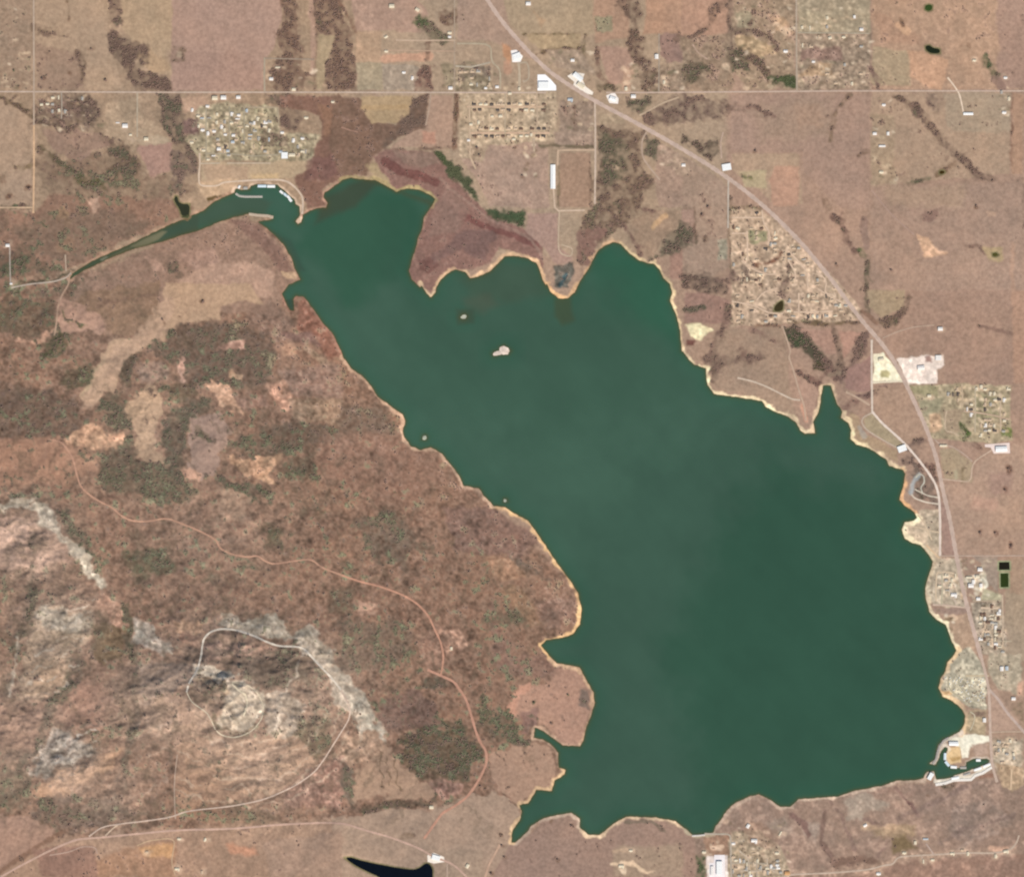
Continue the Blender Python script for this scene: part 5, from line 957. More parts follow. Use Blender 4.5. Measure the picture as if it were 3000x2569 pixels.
# yards, drives and shade trees on the lots
ry = random.Random(8)
for n_, place, cols, wts, jit, spots in LOTSPOTS:
    for x, y in spots:
        line('S', [(x - 4, y), (x + ry.uniform(2, 8), y + ry.uniform(-4, 4))], ry.uniform(5, 9), ry.choice(((222, 196, 168), (206, 184, 160), (214, 186, 156))), 3, 2, a=.6)
        if ry.random() < .6:
            x += ry.uniform(-11, 11); y += ry.uniform(-11, 11)
            line('S', [(x, y), (x + 3, y + 2)], ry.uniform(4, 8), (122, 106, 88), 2.5, 2, a=.6)
for x, y in CAMPSPOTS:
    line('S', [(x - 2, y), (x + 2, y + 1)], 4.5, (228, 214, 186), 2, 1, a=.8)
for yy in (770, 840, 1066, 1150):
    for k in range(14):
        q = (430 + k * 66 + ry.uniform(-14, 14), yy + ry.uniform(-10, 10))
        line('D2', [q, (q[0] + 22, q[1])], 7, (232, 204, 172), 3, 2, a=.7)
for k in range(46):
    q = (ry.uniform(290, 1250), ry.uniform(480, 760)) if k < 18 else (ry.uniform(440, 1300), ry.uniform(860, 1240)) if k < 34 else (ry.uniform(1060, 1240), ry.uniform(1200, 1700))
    line('D2', [q, (q[0] + ry.uniform(8, 26), q[1] + ry.uniform(-8, 8))], ry.uniform(4, 8), ry.choice(((226, 206, 180), (216, 190, 160), (128, 108, 88))), 3, 3, a=.65)
for k in range(60):
    q = (ry.uniform(900, 1280), ry.uniform(820, 1780)) if k < 26 else (ry.uniform(1300, 1660), ry.uniform(640, 1160))
    line('E1', [q, (q[0] + ry.uniform(8, 30), q[1] + ry.uniform(-12, 12))], ry.uniform(4, 8), ry.choice(((236, 222, 200), (222, 200, 172), (214, 196, 170), (136, 118, 98))), 3, 3, a=.6)
for k in range(40):
    q = (ry.uniform(2050, 2320), ry.uniform(2440, 2560))
    line('S', [q, (q[0] + ry.uniform(2, 9), q[1] + ry.uniform(-3, 3))], ry.uniform(4, 7), ry.choice(((226, 206, 184), (212, 188, 164), (130, 112, 98))), 3, 2, a=.5)
for tl, x0, x1, y0, y1, n_ in (('A3', 700, 1130, 40, 540, 46), ('A3', 310, 680, 20, 540, 34), ('A2', 1690, 2060, 390, 555, 26), ('A2', 610, 940, 400, 555, 24), ('A1', 225, 600, 575, 780, 26), ('A3', 1145, 1285, 560, 1140, 20), ('A2', 1240, 1530, 310, 560, 20),
                               ('A1', 1620, 1900, 370, 560, 14), ('A2', 1310, 1530, 600, 800, 14), ('A1', 5, 195, 10, 540, 18), ('A2', 1930, 2060, 900, 1020, 10), ('A3', 1900, 1980, 460, 720, 12), ('C3', 280, 640, 1440, 1760, 26)):
    for k in range(n_):
        q = (ry.uniform(x0, x1), ry.uniform(y0, y1))
        line(tl, [q, (q[0] + ry.uniform(6, 24), q[1] + ry.uniform(-8, 8))], ry.uniform(4, 8), ry.choice(((228, 208, 184), (214, 188, 160), (198, 176, 150), (126, 108, 90), (118, 110, 88))), 3, 3, a=.6)
for tl, q, w_ in (('A2', (1700, 420), 14), ('A2', (1715, 500), 12), ('A2', (1950, 470), 12), ('A2', (1960, 520), 10), ('A3', (560, 140), 18), ('A3', (610, 180), 16), ('A3', (250, 400), 16), ('A3', (380, 520), 14), ('A2', (1640, 1010), 8), ('B2', (0, 0), 2)):
    line(tl, [q, (q[0] + 14, q[1] + 10)], w_, (226, 196, 168), 4, 6, a=.65)
# bare trodden yards round the buildings that stand out
for tl, x, y, kind, rc, rot, sc_, place in SINGLE:
    w_ = 9 * sc_ + 3
    if tl in ('E4', 'C3', 'E3', 'C1', 'C2'): w_ *= 1.3
    line(tl, [(x - 3, y), (x + 8, y + 4)], w_, (200, 174, 152), 5, 4, a=.55, v=0)
line('C3', [(640, 1757), (900, 1747), (1150, 1720), (1290, 1680), (1400, 1642), (1700, 1625), (1990, 1610)], 22, (172, 146, 128), 5, 8, a=.55, t=.9)
line('C3', [(1100, 1470), (1180, 1475), (1260, 1470)], 14, (188, 158, 132), 5, 6, a=.6)
line('C3', [(1860, 1600), (1960, 1590)], 12, (205, 165, 142), 4, 5, a=.7)
poly('C3', [(360, 1460), (460, 1440), (600, 1500), (560, 1600), (420, 1580)], (160, 130, 112), 6, 8, a=.6, t=.5)
for q in ((240, 1430), (500, 1500), (600, 1500), (430, 1550), (200, 1590), (300, 1700)):
    line('C3', [q, (q[0] + 22, q[1] + 6)], 10, (212, 182, 158), 4, 4, a=.65)
line('A3', [(1838, 350), (1850, 400), (1880, 440), (1890, 470)], 17, (74, 84, 58), 3, 3, v=.9, g=1)
line('A3', [(1885, 480), (1930, 530)], 24, (140, 114, 104), 4, 4, a=.7, v=.3)
poly('A2', [(1920, 880), (2000, 900), (2040, 980), (1960, 1010)], (178, 152, 134), 4, 4, a=.7, t=1)
poly('A3', [(-60, 930), (30, 930), (40, 1060), (-40, 1060)], (178, 154, 134), 4, 4, a=.6, t=1)
# sand and shingle along the water, and a damp strip at its edge
for p, w, c, a in SHORE:
    w = w + .6 if w < 9 else 8.4 + (w - 9) * .8
    sl = bbox(p, w + 12)
    d = linedist(p, X[sl], Y[sl]) - (w - .4) * (1 + .5 * NB[sl] + .45 * N25[sl])
    c = (min(255, c[0] + 8), min(255, c[1] + 4), min(255, c[2] + 3))
    blend(sl, (min(1, a + .12) * np.clip(.82 + .55 * N80[sl] + .3 * N25[sl], .3, 1) * (1 - sstep(-3, 3, d))).astype(np.float32), c, .12, 0, 0, 0)
blend((slice(None), slice(None)), (0.9 * (1 - sstep(-1, 2, DLw))).astype(np.float32), (105, 90, 66), .08, 0)
for isl in ISLES:
    sl = bbox(isl, 30)
    d = sdf(isl, X[sl], Y[sl])
    blend(sl, (1 - sstep(2, 8, d)).astype(np.float32), (232, 212, 198) if len(isl) > 8 else (168, 172, 158), .12, 0)
LOTS = []          # filled by d_roads: pale gravelled lots get no plants
# ------------------------------------------------------------------ relief
HILLS = [(703, 2055, 165, 210), (640, 1960, 70, 190), (170, 1830, 105, 150), (90, 1600, 85, 150), (60, 2120, 80, 190), (215, 2235, 80, 120), (420, 2060, 55, 170),
         (330, 2330, 40, 140), (880, 2010, 60, 160), (780, 2230, 45, 160), (430, 1300, 22, 250), (620, 1600, 20, 260), (330, 1010, 14, 200)]
H = np.zeros((NY, NX))
HM = np.zeros((NY, NX))
for x, y, h, r in HILLS:
    q = np.exp(-((X - x) ** 2 + (Y - y) ** 2) / (r * r))
    H += h * q
    HM = np.maximum(HM, q * min(1, h / 60))
rid = 1 - np.abs(fbm(Xc, Yc * 1.25, 120, 4, 41))
rid2 = 1 - np.abs(fbm(Xc * 0.8 + 0.5 * Yc, Yc * 1.5 - 0.3 * Xc, 46, 3, 43))
H = H * (0.42 + 0.12 * rid) + HM * (13 * (rid - .6) + 11 * (rid2 - .6) + 2 * N10)
SWm = sstep(0, 160, -(0.62 * (X - 1000) - 0.78 * (Y - 1280)) + 0 * X) * sstep(150, -50, (Y - 2440)) * sstep(1500, 1100, X)
land = np.clip(DLw, 0, None)
flat = np.minimum(0.10 * land + 0.3 * sstep(0, 4, land), 6) + 7 * sstep(30, 500, land) * (N300 * .6 + .4)
H = H * sstep(0, 120, land) + flat + SWm * sstep(10, 120, land) * (9 * N80 + 4 * N25 + 9)
Hs = H.copy()
ZL = np.where(DLw > 0, np.maximum(0.12 + 0.10 * np.minimum(land, 8), H), np.maximum(0.25 * DLw, -7.0))
far = np.maximum(np.abs(X - np.clip(X, -M, 3000 + M)), np.abs(Y - np.clip(Y, -M, 2569 + M)))
ZL = np.where(far > 0, np.maximum(ZL, 2) + 10 * sstep(0, 4000, far), ZL)


def zat(x, y):
    """height of the land at map grid x, y"""
    i = int(np.clip(np.searchsorted(gx, x, 'right') - 1, 0, NX - 2)); j = int(np.clip(np.searchsorted(gy, y, 'right') - 1, 0, NY - 2))
    u = (x - gx[i]) / (gx[i + 1] - gx[i]); v = (y - gy[j]) / (gy[j + 1] - gy[j])
    return float((ZL[j, i] * (1 - u) + ZL[j, i + 1] * u) * (1 - v) + (ZL[j + 1, i] * (1 - u) + ZL[j + 1, i + 1] * u) * v)


# ponds sit in small hollows
PONDS = [
    ('settling_pond', 'E1', [(1758, 688), (1885, 685), (1888, 778), (1758, 780)], (40, 36, 24), 'square nearly black settling pond, upper of the pair at the east edge'),
    ('settling_pond', 'E1', [(1778, 822), (1872, 820), (1875, 985), (1780, 990)], (52, 66, 28), 'oblong dark green settling pond, lower of the pair at the east edge'),
    ('pond', 'A3', [(1466, 282), (1490, 275), (1510, 292), (1552, 298), (1555, 325), (1500, 325), (1470, 305)], (38, 46, 30), 'dark crooked farm pond above the bare salmon field'),
    ('pond', 'A3', [(1552, 1036), (1575, 1032), (1584, 1044), (1570, 1054), (1552, 1052)], (70, 52, 18), 'tiny olive brown farm pond beside the wooded draw'),
    ('pond', 'A3', [(1465, 38), (1485, 30), (1508, 36), (1506, 62), (1484, 70), (1464, 62)], (62, 84, 40), 'small bright green round pond near the top right corner'),
    ('pond', 'D3', [(690, 1370), (700, 1310), (750, 1260), (790, 1240), (803, 1262), (800, 1350), (760, 1372)], (70, 62, 38), 'murky brown pond among the houses of the triangular subdivision'),
    ('pond', 'D1', [(60, 1380), (85, 1395), (90, 1450), (140, 1480), (225, 1478), (230, 1570), (205, 1635), (135, 1630), (110, 1540), (60, 1470), (40, 1420)], (58, 62, 46), 'dark backwater pond in damp ground west of the marina'),
    ('pond', 'C2', [(20, 1655), (60, 1652), (110, 1670), (200, 1690), (330, 1715), (440, 1730), (480, 1712), (505, 1690), (530, 1690), (552, 1720), (552, 1774), (552, 2000), (300, 2000), (240, 1774), (170, 1745), (80, 1700)], (10, 18, 28), 'deep blue black reservoir arm cut by the bottom edge'),
    ('pond', 'A3', [(1872, 1532), (1895, 1528), (1908, 1542), (1892, 1552), (1874, 1548)], (92, 88, 44), 'little olive pond near the right edge north of the highway'),
]
PZ = []
for nm, tl, pts, c, lab in PONDS:
    p = P(tl, pts)
    zz = min(zat(x, y) for x, y in p) - 0.3
    PZ.append(zz)
    sl = bbox(p, 16)
    d = sdf(p, X[sl], Y[sl])
    ZL[sl] = np.where(d >= 12, ZL[sl], np.where(d < 1, np.minimum(ZL[sl], zz - 0.8 - 0.1 * np.clip(-d, 0, 8)), np.maximum(zz + 0.1, ZL[sl] + (zz + 0.25 - ZL[sl]) * (1 - sstep(1, 12, d)))))
    blend(sl, (1 - sstep(2, 6, d)).astype(np.float32), (120, 112, 82) if 'settling' not in nm else (150, 156, 122), .1, 0, 0, 0)

# ------------------------------------------------------------------ mottling of the cover
fo = sstep(0, 260, far).astype(np.float32)
C += (lin((163, 138, 121)).astype(np.float32) - C) * fo[..., None]
for A_ in (V, G, T): A_ *= 1 - fo
R += (.05 - R) * fo
for A_ in (N5, N5b, N10, N25): A_ *= 1 - (far > 0)
wood = sstep(0.46, 0.84, V * .9 + 0.46 * N10 + 0.36 * N25 + 0.14 * N80 + 0.28 * N5)
ever = sstep(0.35, 0.75, G + .22 * WLD + 0.5 * N25 + 0.25 * N80) * sstep(.3, .6, G + V)
litter = lin((117, 96, 87)).astype(np.float32)
green = lin((92, 95, 76)).astype(np.float32)
litter = litter * (1 - .2 * WLD[..., None]).astype(np.float32)
wc = litter + (green - litter) * ever[..., None]
k = (np.clip(wood, 0, 1) * (0.55 + .35 * WLD) * (V > 0.03))[..., None]
C += (np.minimum(C, wc) - C) * k
pale = sstep(0.25, 0.8, 0.6 * N10 + 0.55 * N25 + 0.3 * N5 - 0.6 * (V - .2)) * (R > .085) * np.clip(R / .16, 0, 1.6)
C *= (1 + 0.26 * pale)[..., None]
rough = sstep(.06, .16, R)
mott = (0.3 + .5 * rough) * N10 + 0.65 * N25 + (.2 + .5 * rough) * N5 + (.7 - .4 * rough) * N80
C *= (1 + R * 1.15 * mott)[..., None]
hue = (0.5 * N80 + 0.5 * N300)
C *= np.stack([1 + .025 * hue, 1 + 0 * hue, 1 - .03 * hue], -1)
hue2 = N25 * .6 + .5 * N5b
C *= np.stack([1 + .22 * R * hue2, 1 - .05 * R * hue2, 1 - .15 * R * hue2], -1)
N8 = vnoise(Xc / 9.5, Yc / 9.5, 19)
tn = N5 * .6 + N8 * .7 + .3 * N10
C *= (1 + T * (0.36 * tn + .25 * sstep(.3, .8, tn)))[..., None]
# strata and gullies of the rocky hills show as bands of paler rock and darker brush
q1 = .45; strike = Xc * math.cos(q1) - Yc * math.sin(q1); dip = Xc * math.sin(q1) + Yc * math.cos(q1)
band = fbm(strike / 4.5 + 6 * NA, dip + 7 * NB, 15, 3, 61); band2 = fbm(strike / 2.2, dip, 34, 3, 62)
hm = np.clip(HM * 1.3, 0, 1)
C *= (1 + hm * (.26 * band + .24 * band2))[..., None]
ledge = (1 - np.abs(fbm(strike / 5 + 5 * NA, dip + 9 * NB, 26, 3, 64))) ; ledge = sstep(.82, .99, ledge)
gully = (1 - np.abs(fbm(strike + 6 * NB, dip / 3 + 8 * NA, 60, 3, 66))); gully = sstep(.86, .99, gully)
C *= (1 + hm * (.30 * ledge - .20 * gully))[..., None]
gry = lin((166, 147, 133)).astype(np.float32) * (.45 + .55 * C.mean(-1, keepdims=True) / lin((150, 130, 116)).mean())
C += (gry - C) * (hm * .45)[..., None]
C *= np.array([1.05, 1.04, .995], np.float32)
# fine drainage lines, deeper and brushier in the western hills
dr = (1 - np.abs(fbm(Xc + 14 * NA, Yc + 14 * NB, 130, 4, 81, .55))); dr = sstep(.88, .99, dr)
dry = dr * (R > .045) * (R < .5) * (1 - np.clip(T * 2, 0, 1)) * (land > 12)
C += (lin((104, 92, 76)).astype(np.float32) - C) * (dry * (.07 + .33 * WLD))[..., None]
C = np.clip(C, 0.004, 1.0)

# ------------------------------------------------------------------ the ground sheet
EPS = 1e-6
ALB = np.clip(C / ILL.astype(np.float32), 0.004, 0.88)
verts = np.empty((NY * NX, 3), np.float32)
verts[:, 0] = ((X - CX) * M_PX).ravel(); verts[:, 1] = (-(Y - CY) * M_PX).ravel(); verts[:, 2] = ZL.ravel()
J, I = np.mgrid[0:NY - 1, 0:NX - 1]
a = (J * NX + I).ravel()
quads = np.stack([a, a + NX, a + NX + 1, a + 1], -1).astype(np.int32)


def grid_mesh(name, co, qd, colors, material):
    me = bpy.data.meshes.new(name)
    me.vertices.add(len(co)); me.vertices.foreach_set('co', co.ravel())
    n = len(qd)
    me.loops.add(n * 4); me.loops.foreach_set('vertex_index', qd.ravel())
    me.polygons.add(n); me.polygons.foreach_set('loop_start', np.arange(0, n * 4, 4, dtype=np.int32))
    me.polygons.foreach_set('use_smooth', np.ones(n, bool))
    at = me.attributes.new('cover', 'FLOAT_COLOR', 'POINT')
    c4 = np.ones((len(co), 4), np.float32); c4[:, :3] = colors
    at.data.foreach_set('color', c4.ravel())
    me.update(calc_edges=True)
    me.materials.append(material)
    return link(bpy.data.objects.new(name, me))


def cover_material(name, rough, spec, fine, fscale):
    m = bpy.data.materials.new(name); m.use_nodes = True
    nt = m.node_tree; b = nt.nodes['Principled BSDF']
    b.inputs['Roughness'].default_value = rough; b.inputs['Specular IOR Level'].default_value = spec
    at = nt.nodes.new('ShaderNodeAttribute'); at.attribute_name = 'cover'
    tc = nt.nodes.new('ShaderNodeTexCoord')
    no = nt.nodes.new('ShaderNodeTexNoise'); no.inputs['Scale'].default_value = fscale; no.inputs['Detail'].default_value = 4
    mr = nt.nodes.new('ShaderNodeMapRange'); mr.inputs['From Min'].default_value = .3; mr.inputs['From Max'].default_value = .7
    mr.inputs['To Min'].default_value = 1 - fine; mr.inputs['To Max'].default_value = 1 + fine
    mx = nt.nodes.new('ShaderNodeVectorMath'); mx.operation = 'MULTIPLY'
    nt.links.new(tc.outputs['Object'], no.inputs['Vector']); nt.links.new(no.outputs['Fac'], mr.inputs['Value'])
    nt.links.new(at.outputs['Color'], mx.inputs[0]); nt.links.new(mr.outputs['Result'], mx.inputs[1])
    nt.links.new(mx.outputs['Vector'], b.inputs['Base Color'])
    return m, nt, b, tc


gm, nt, b, tc = cover_material('grassland', 0.95, 0.0, 0.16, 0.05)
wide = nt.nodes.new('ShaderNodeTexNoise'); wide.inputs['Scale'].default_value = 0.0012; wide.inputs['Detail'].default_value = 8
wr = nt.nodes.new('ShaderNodeMapRange'); wr.inputs['From Min'].default_value = .3; wr.inputs['From Max'].default_value = .7
wr.inputs['To Min'].default_value = .94; wr.inputs['To Max'].default_value = 1.06
wx = nt.nodes.new('ShaderNodeVectorMath'); wx.operation = 'MULTIPLY'
src = b.inputs['Base Color'].links[0].from_socket
nt.links.new(tc.outputs['Object'], wide.inputs['Vector']); nt.links.new(wide.outputs['Fac'], wr.inputs['Value'])
nt.links.new(src, wx.inputs[0]); nt.links.new(wr.outputs['Result'], wx.inputs[1]); nt.links.new(wx.outputs['Vector'], b.inputs['Base Color'])
bn = nt.nodes.new('ShaderNodeTexNoise'); bn.inputs['Scale'].default_value = 0.12; bn.inputs['Detail'].default_value = 6
bp = nt.nodes.new('ShaderNodeBump'); bp.inputs['Strength'].default_value = 0.25; bp.inputs['Distance'].default_value = 1.0
nt.links.new(tc.outputs['Object'], bn.inputs['Vector']); nt.links.new(bn.outputs['Fac'], bp.inputs['Height']); nt.links.new(bp.outputs['Normal'], b.inputs['Normal'])
ground = grid_mesh('ground', verts, quads, ALB.reshape(-1, 3), gm)
tag(ground, 'dry brown prairie, scrub and rocky hills surrounding the green lake', 'ground', kind='structure')

# ------------------------------------------------------------------ the lake
cw = np.empty((NY, NX, 3), np.float32); cw[:] = lin((72, 102, 86))


def tint(pts, color, f, a=1.0):
    sl = bbox(pts, f * 4)
    d = sdf(pts, X[sl], Y[sl]) + f * .5 * N80[sl] + f * .3 * NA[sl]
    m = (a * (1 - sstep(-f, f, d))).astype(np.float32)
    cw[sl] += (lin(color).astype(np.float32) - cw[sl]) * m[..., None]


tint(P('F', [(1200, 1050), (1500, 750), (1950, 900), (2000, 1700), (1000, 1700), (1100, 1350)]), (67, 96, 81), 120)
tint(P('F', [(1550, 950), (1950, 1000), (2000, 1500), (1850, 1650), (1400, 1650), (1350, 1300)]), (57, 91, 74), 90)
tint(P('F', [(650, 380), (860, 380), (840, 560), (700, 620), (600, 500)]), (61, 98, 79), 40)
tint(P('F', [(1200, 500), (1350, 520), (1380, 700), (1200, 640)]), (58, 100, 80), 40)
tint(P('F', [(800, 560), (1200, 560), (1450, 780), (1100, 900), (800, 800)]), (67, 97, 81), 80, .8)
wd = -DLw
m = (np.exp(-np.clip(wd, 0, None) / 22) * 0.6).astype(np.float32)
cw += (lin((46, 98, 78)).astype(np.float32) - cw) * m[..., None]
tint(P('A1', [(1960, 1180), (2200, 1080), (2300, 1100), (2150, 1250), (1900, 1360)]), (74, 82, 66), 14, .8)
tint(P('A2', [(150, 1090), (540, 1200), (560, 1260), (430, 1210), (200, 1110)]), (78, 84, 62), 10, .7)
tint(P('A2', [(700, 1690), (960, 1580), (1180, 1590), (1250, 1790), (1000, 1850), (800, 1820)]), (76, 94, 77), 22, .6)
tint(P('B2', [(720, 40), (900, 20), (960, 90), (860, 140), (740, 110)]), (88, 94, 78), 14, .5)
tint(P('B2', [(1290, 60), (1390, 60), (1400, 180), (1330, 210), (1290, 160)]), (74, 88, 66), 10, .85)
tint(P('B2', [(690, 110), (800, 110), (800, 200), (700, 210)]), (70, 82, 66), 8, .6)
tint(P('A1', [(1300, 1210), (1500, 1180), (1640, 1230), (1600, 1290), (1400, 1310), (1100, 1400)]), (78, 88, 72), 10, .5)
tint(P('A1', [(430, 1640), (800, 1450), (1100, 1330), (1200, 1300), (1200, 1390), (900, 1500), (500, 1650)]), (72, 88, 72), 6, .85)
tint(P('A1', [(640, 1560), (760, 1500), (800, 1490), (790, 1520), (700, 1550)]), (112, 108, 86), 3, .7)
tint(P('A1', [(790, 1490), (880, 1440), (980, 1395), (1010, 1400), (960, 1450), (850, 1500)]), (132, 126, 100), 3, .9)
tint(P('A1', [(600, 1570), (640, 1548), (655, 1555), (620, 1580)]), (140, 140, 122), 2, .9)
tint(P('A1', [(470, 1600), (520, 1580), (530, 1600), (480, 1620)]), (140, 140, 122), 2, .8)
tint(P('B1', [(1715, 60), (1735, 100), (1790, 190), (1800, 110), (1780, 50)]), (58, 72, 66), 4, .6)
tint(P('A1', [(1650, 1400), (1760, 1560), (1800, 1640), (1850, 1640), (1760, 1450)]), (64, 84, 72), 8, .6)
m = (np.exp(-np.clip(wd, 0, None) / 5.0) * 0.75).astype(np.float32)
cw += (lin((92, 84, 50)).astype(np.float32) - cw) * m[..., None]
stk = fbm((Xc + Yc) / 5, (Xc - Yc) * .9, 60, 3, 71)
cw *= (1 + .05 * N300 + .03 * N80 + .02 * N25 + .035 * stk)[..., None]
keep = (DLw < 5)
kq = keep[:-1, :-1] | keep[1:, :-1] | keep[:-1, 1:] | keep[1:, 1:]
kq &= (far[:-1, :-1] < 1) & (far[1:, 1:] < 1)
wq = quads[kq.ravel()]
used = np.unique(wq)
remap = np.full(NY * NX, -1, np.int32); remap[used] = np.arange(len(used))
wv = verts[used].copy(); wv[:, 2] = 0.0
wm_, nt, b, tc = cover_material('lake_water', 0.28, 0.12, 0.02, 0.004)
bn = nt.nodes.new('ShaderNodeTexNoise'); bn.inputs['Scale'].default_value = 0.03; bn.inputs['Detail'].default_value = 6
bp = nt.nodes.new('ShaderNodeBump'); bp.inputs['Strength'].default_value = 0.12; bp.inputs['Distance'].default_value = 1.0
nt.links.new(tc.outputs['Object'], bn.inputs['Vector']); nt.links.new(bn.outputs['Fac'], bp.inputs['Height']); nt.links.new(bp.outputs['Normal'], b.inputs['Normal'])
ILLW = ILL * np.array([1.22, 1.20, 1.24])
lake = grid_mesh('lake_water', wv, remap[wq], np.clip(cw.reshape(-1, 3)[used] / ILLW, .003, .8).astype(np.float32), wm_)
tag(lake, 'large calm dark green lake filling the middle of the view', 'lake', kind='structure')


def flat_patch(name, pts, z, material):
    v = [W(p) + (z,) for p in pts]
    bm = bmesh.new()
    f = bm.faces.new([bm.verts.new(q) for q in v])
    if f.normal.z < 0:
        f.normal_flip()
    bmesh.ops.triangulate(bm, faces=bm.faces[:])
    me = bpy.data.meshes.new(name); bm.to_mesh(me); bm.free()
    me.materials.append(material)
    return link(bpy.data.objects.new(name, me))


for (nm, tl, pts, c, lab), z in zip(PONDS, PZ):
    p = P(tl, pts)
    if nm == 'pond':      # soften the corners
        for _ in range(2):
            p = [q for i in range(len(p)) for q in ((p[i][0] * .75 + p[(i + 1) % len(p)][0] * .25, p[i][1] * .75 + p[(i + 1) % len(p)][1] * .25), (p[i][0] * .25 + p[(i + 1) % len(p)][0] * .75, p[i][1] * .25 + p[(i + 1) % len(p)][1] * .75))]
    o = flat_patch(nm, p, z, mat(nm + '_water', alb(c) * .8, 0.3, spec=.1, var=.1, scale=.02))
    tag(o, lab, 'pond', kind='structure')
# the four bare islets are ground that rises out of the lake; pale boulders lie on them
ISLE_LAB = ['pale rock heap on the larger bare islet in the open lake', 'pale boulders on the tiny islet south of the reedy point', 'grey rocks breaking the water off the west shore', 'grey rocks just off the west shore, by the start of the sandy beach']
rockm = mat('pale_rock', alb((238, 222, 210)), .9, var=.2, scale=.4)
rockg = mat('grey_rock', alb((170, 172, 160)), .9, var=.2, scale=.4)
for isl, lab in zip(ISLES, ISLE_LAB):
    ax = sum(q[0] for q in isl) / len(isl); ay = sum(q[1] for q in isl) / len(isl)
    heap = link(bpy.data.objects.new('rock_heap', None)); hx, hy = W((ax, ay)); heap.location = (hx, hy, zat(ax, ay))
    for i in range(26 if len(isl) > 8 else 7):
        q = random.choice(isl); t = random.random() ** .5 * .75
        x, y = ax + (q[0] - ax) * t, ay + (q[1] - ay) * t
        wx, wy = W((x, y)); r = random.uniform(1.0, 2.6)
        bm = bmesh.new()
        mtx = Matrix.Rotation(random.uniform(0, 6), 4, 'Z') @ Matrix.Diagonal((r, r * random.uniform(.6, 1), r * .55, 1))
        g = bmesh.ops.create_icosphere(bm, subdivisions=2, radius=1, matrix=mtx)
        for v in g['verts']:
            v.co += Vector((random.uniform(-1, 1), random.uniform(-1, 1), random.uniform(-1, 1))) * r * .12
        me = bpy.data.meshes.new('boulder'); bm.to_mesh(me); bm.free(); me.materials.append(rockm if len(isl) > 5 else rockg)
        bo = link(bpy.data.objects.new('boulder', me), heap); bo.location = (wx - hx, wy - hy, zat(x, y) - zat(ax, ay) + r * .2)
    tag(heap, lab, 'rocks', 'rock heaps in the lake')
# ------------------------------------------------------------------ roads, streets and tracks: ribbons laid on the land
RM = {}


def road_mat(c, nm):
    if c not in RM:
        RM[c] = mat(nm, alb(c), .9, spec=.05, var=.12, scale=.03)
    return RM[c]


ROADPX = []


def ribbon(name, pts, width, material, lift=0.45, smooth=2):
    p = list(pts)
    for _ in range(smooth):                       # round the bends, keep the ends
        q = [p[0]]
        for i in range(len(p) - 1):
            a, b2 = p[i], p[i + 1]
            if i: q.append((a[0] * .8 + b2[0] * .2, a[1] * .8 + b2[1] * .2))
            if i < len(p) - 2: q.append((a[0] * .2 + b2[0] * .8, a[1] * .2 + b2[1] * .8))
        q.append(p[-1]); p = q
    d = [p[0]]
    for i in range(len(p) - 1):
        L = math.dist(p[i], p[i + 1]); n = max(1, int(L / 4))
        d += [(p[i][0] + (p[i + 1][0] - p[i][0]) * k / n, p[i][1] + (p[i + 1][1] - p[i][1]) * k / n) for k in range(1, n + 1)]
    ROADPX.append((d, width / M_PX))
    v = []; f = []
    for i, q in enumerate(d):
        a = d[max(0, i - 1)]; b2 = d[min(len(d) - 1, i + 1)]
        tx, ty = b2[0] - a[0], b2[1] - a[1]; L = math.hypot(tx, ty) or 1
        nx, ny = -ty / L, tx / L
        wob = 1 + .10 * math.sin(i * 1.7) + .08 * math.sin(i * .61 + 1)
        h = width / 2 / M_PX * wob
        for s in (-1, -.33, .33, 1):
            e = (q[0] + nx * h * s, q[1] + ny * h * s)
            v.append(W(e) + (max(zat(*e), 0.3) + lift + (.12 if abs(s) < 1 else 0),))
        if i:
            k = 4 * i
            for j in range(3):
                f.append((k - 4 + j, k + j, k + j + 1, k - 3 + j))
    # faces look up
    o = mesh_obj(name, v, f, material)
    if o.data.polygons[0].normal.z < 0:
        o.data.flip_normals()
    return o


def road(name, tile, pts, px, c, label, cat='road', lift=.45, smooth=2):
    o = ribbon(name, P(tile, pts), px * M_PX, road_mat(c, name + '_surface'), lift, smooth)
    tag(o, label, cat, kind='structure')
    return o


hw = [(960, -60), (985, 0), (1020, 50), (1068, 104), (1110, 145), (1150, 172), (1205, 206), (1270, 240), (1360, 290), (1440, 338), (1500, 380), (1560, 430), (1622, 492), (1682, 565), (1740, 645), (1780, 690), (1806, 725), (1830, 770), (1851, 815), (1876, 870), (1896, 930), (1906, 985), (1922, 1050), (1936, 1130), (1950, 1200), (1966, 1260), (1985, 1330)]
road('highway', 'F', hw, 12, (196, 172, 156), 'broad pale highway sweeping from the top middle down the right side', 'highway', .75)
road('highway', 'C3', [(1780, 360), (1830, 540), (1850, 640), (1856, 780), (1858, 900), (1870, 1100), (1900, 1200)], 8, (198, 174, 156), 'straight highway branch running down past the bare triangle to the marina', 'highway', .65)
road('highway', 'C3', [(1850, 640), (1900, 690), (1960, 780), (2040, 870), (2150, 1000)], 8, (192, 170, 156), 'diagonal highway branch bounding the bare triangular field on its right', 'highway', .6)
road('highway', 'C1', [(-60, 1810), (0, 1774), (120, 1705), (300, 1612), (460, 1542), (600, 1532), (800, 1512), (1060, 1487), (1400, 1480), (1700, 1452), (2063, 1440), (2210, 1490), (2360, 1530), (2540, 1600), (2620, 1650), (2740, 1692), (2840, 1790)], 6, (192, 160, 142), 'highway crossing the plain along the bottom left below the hills', 'highway', .6)
road('county_road', 'A1', [(-300, 556), (0, 556), (1000, 560), (2063, 560), (3000, 562), (3300, 562)], 4.5, (194, 172, 154), 'straight section line road crossing the top of the view, left part', 'road', .5, 0)
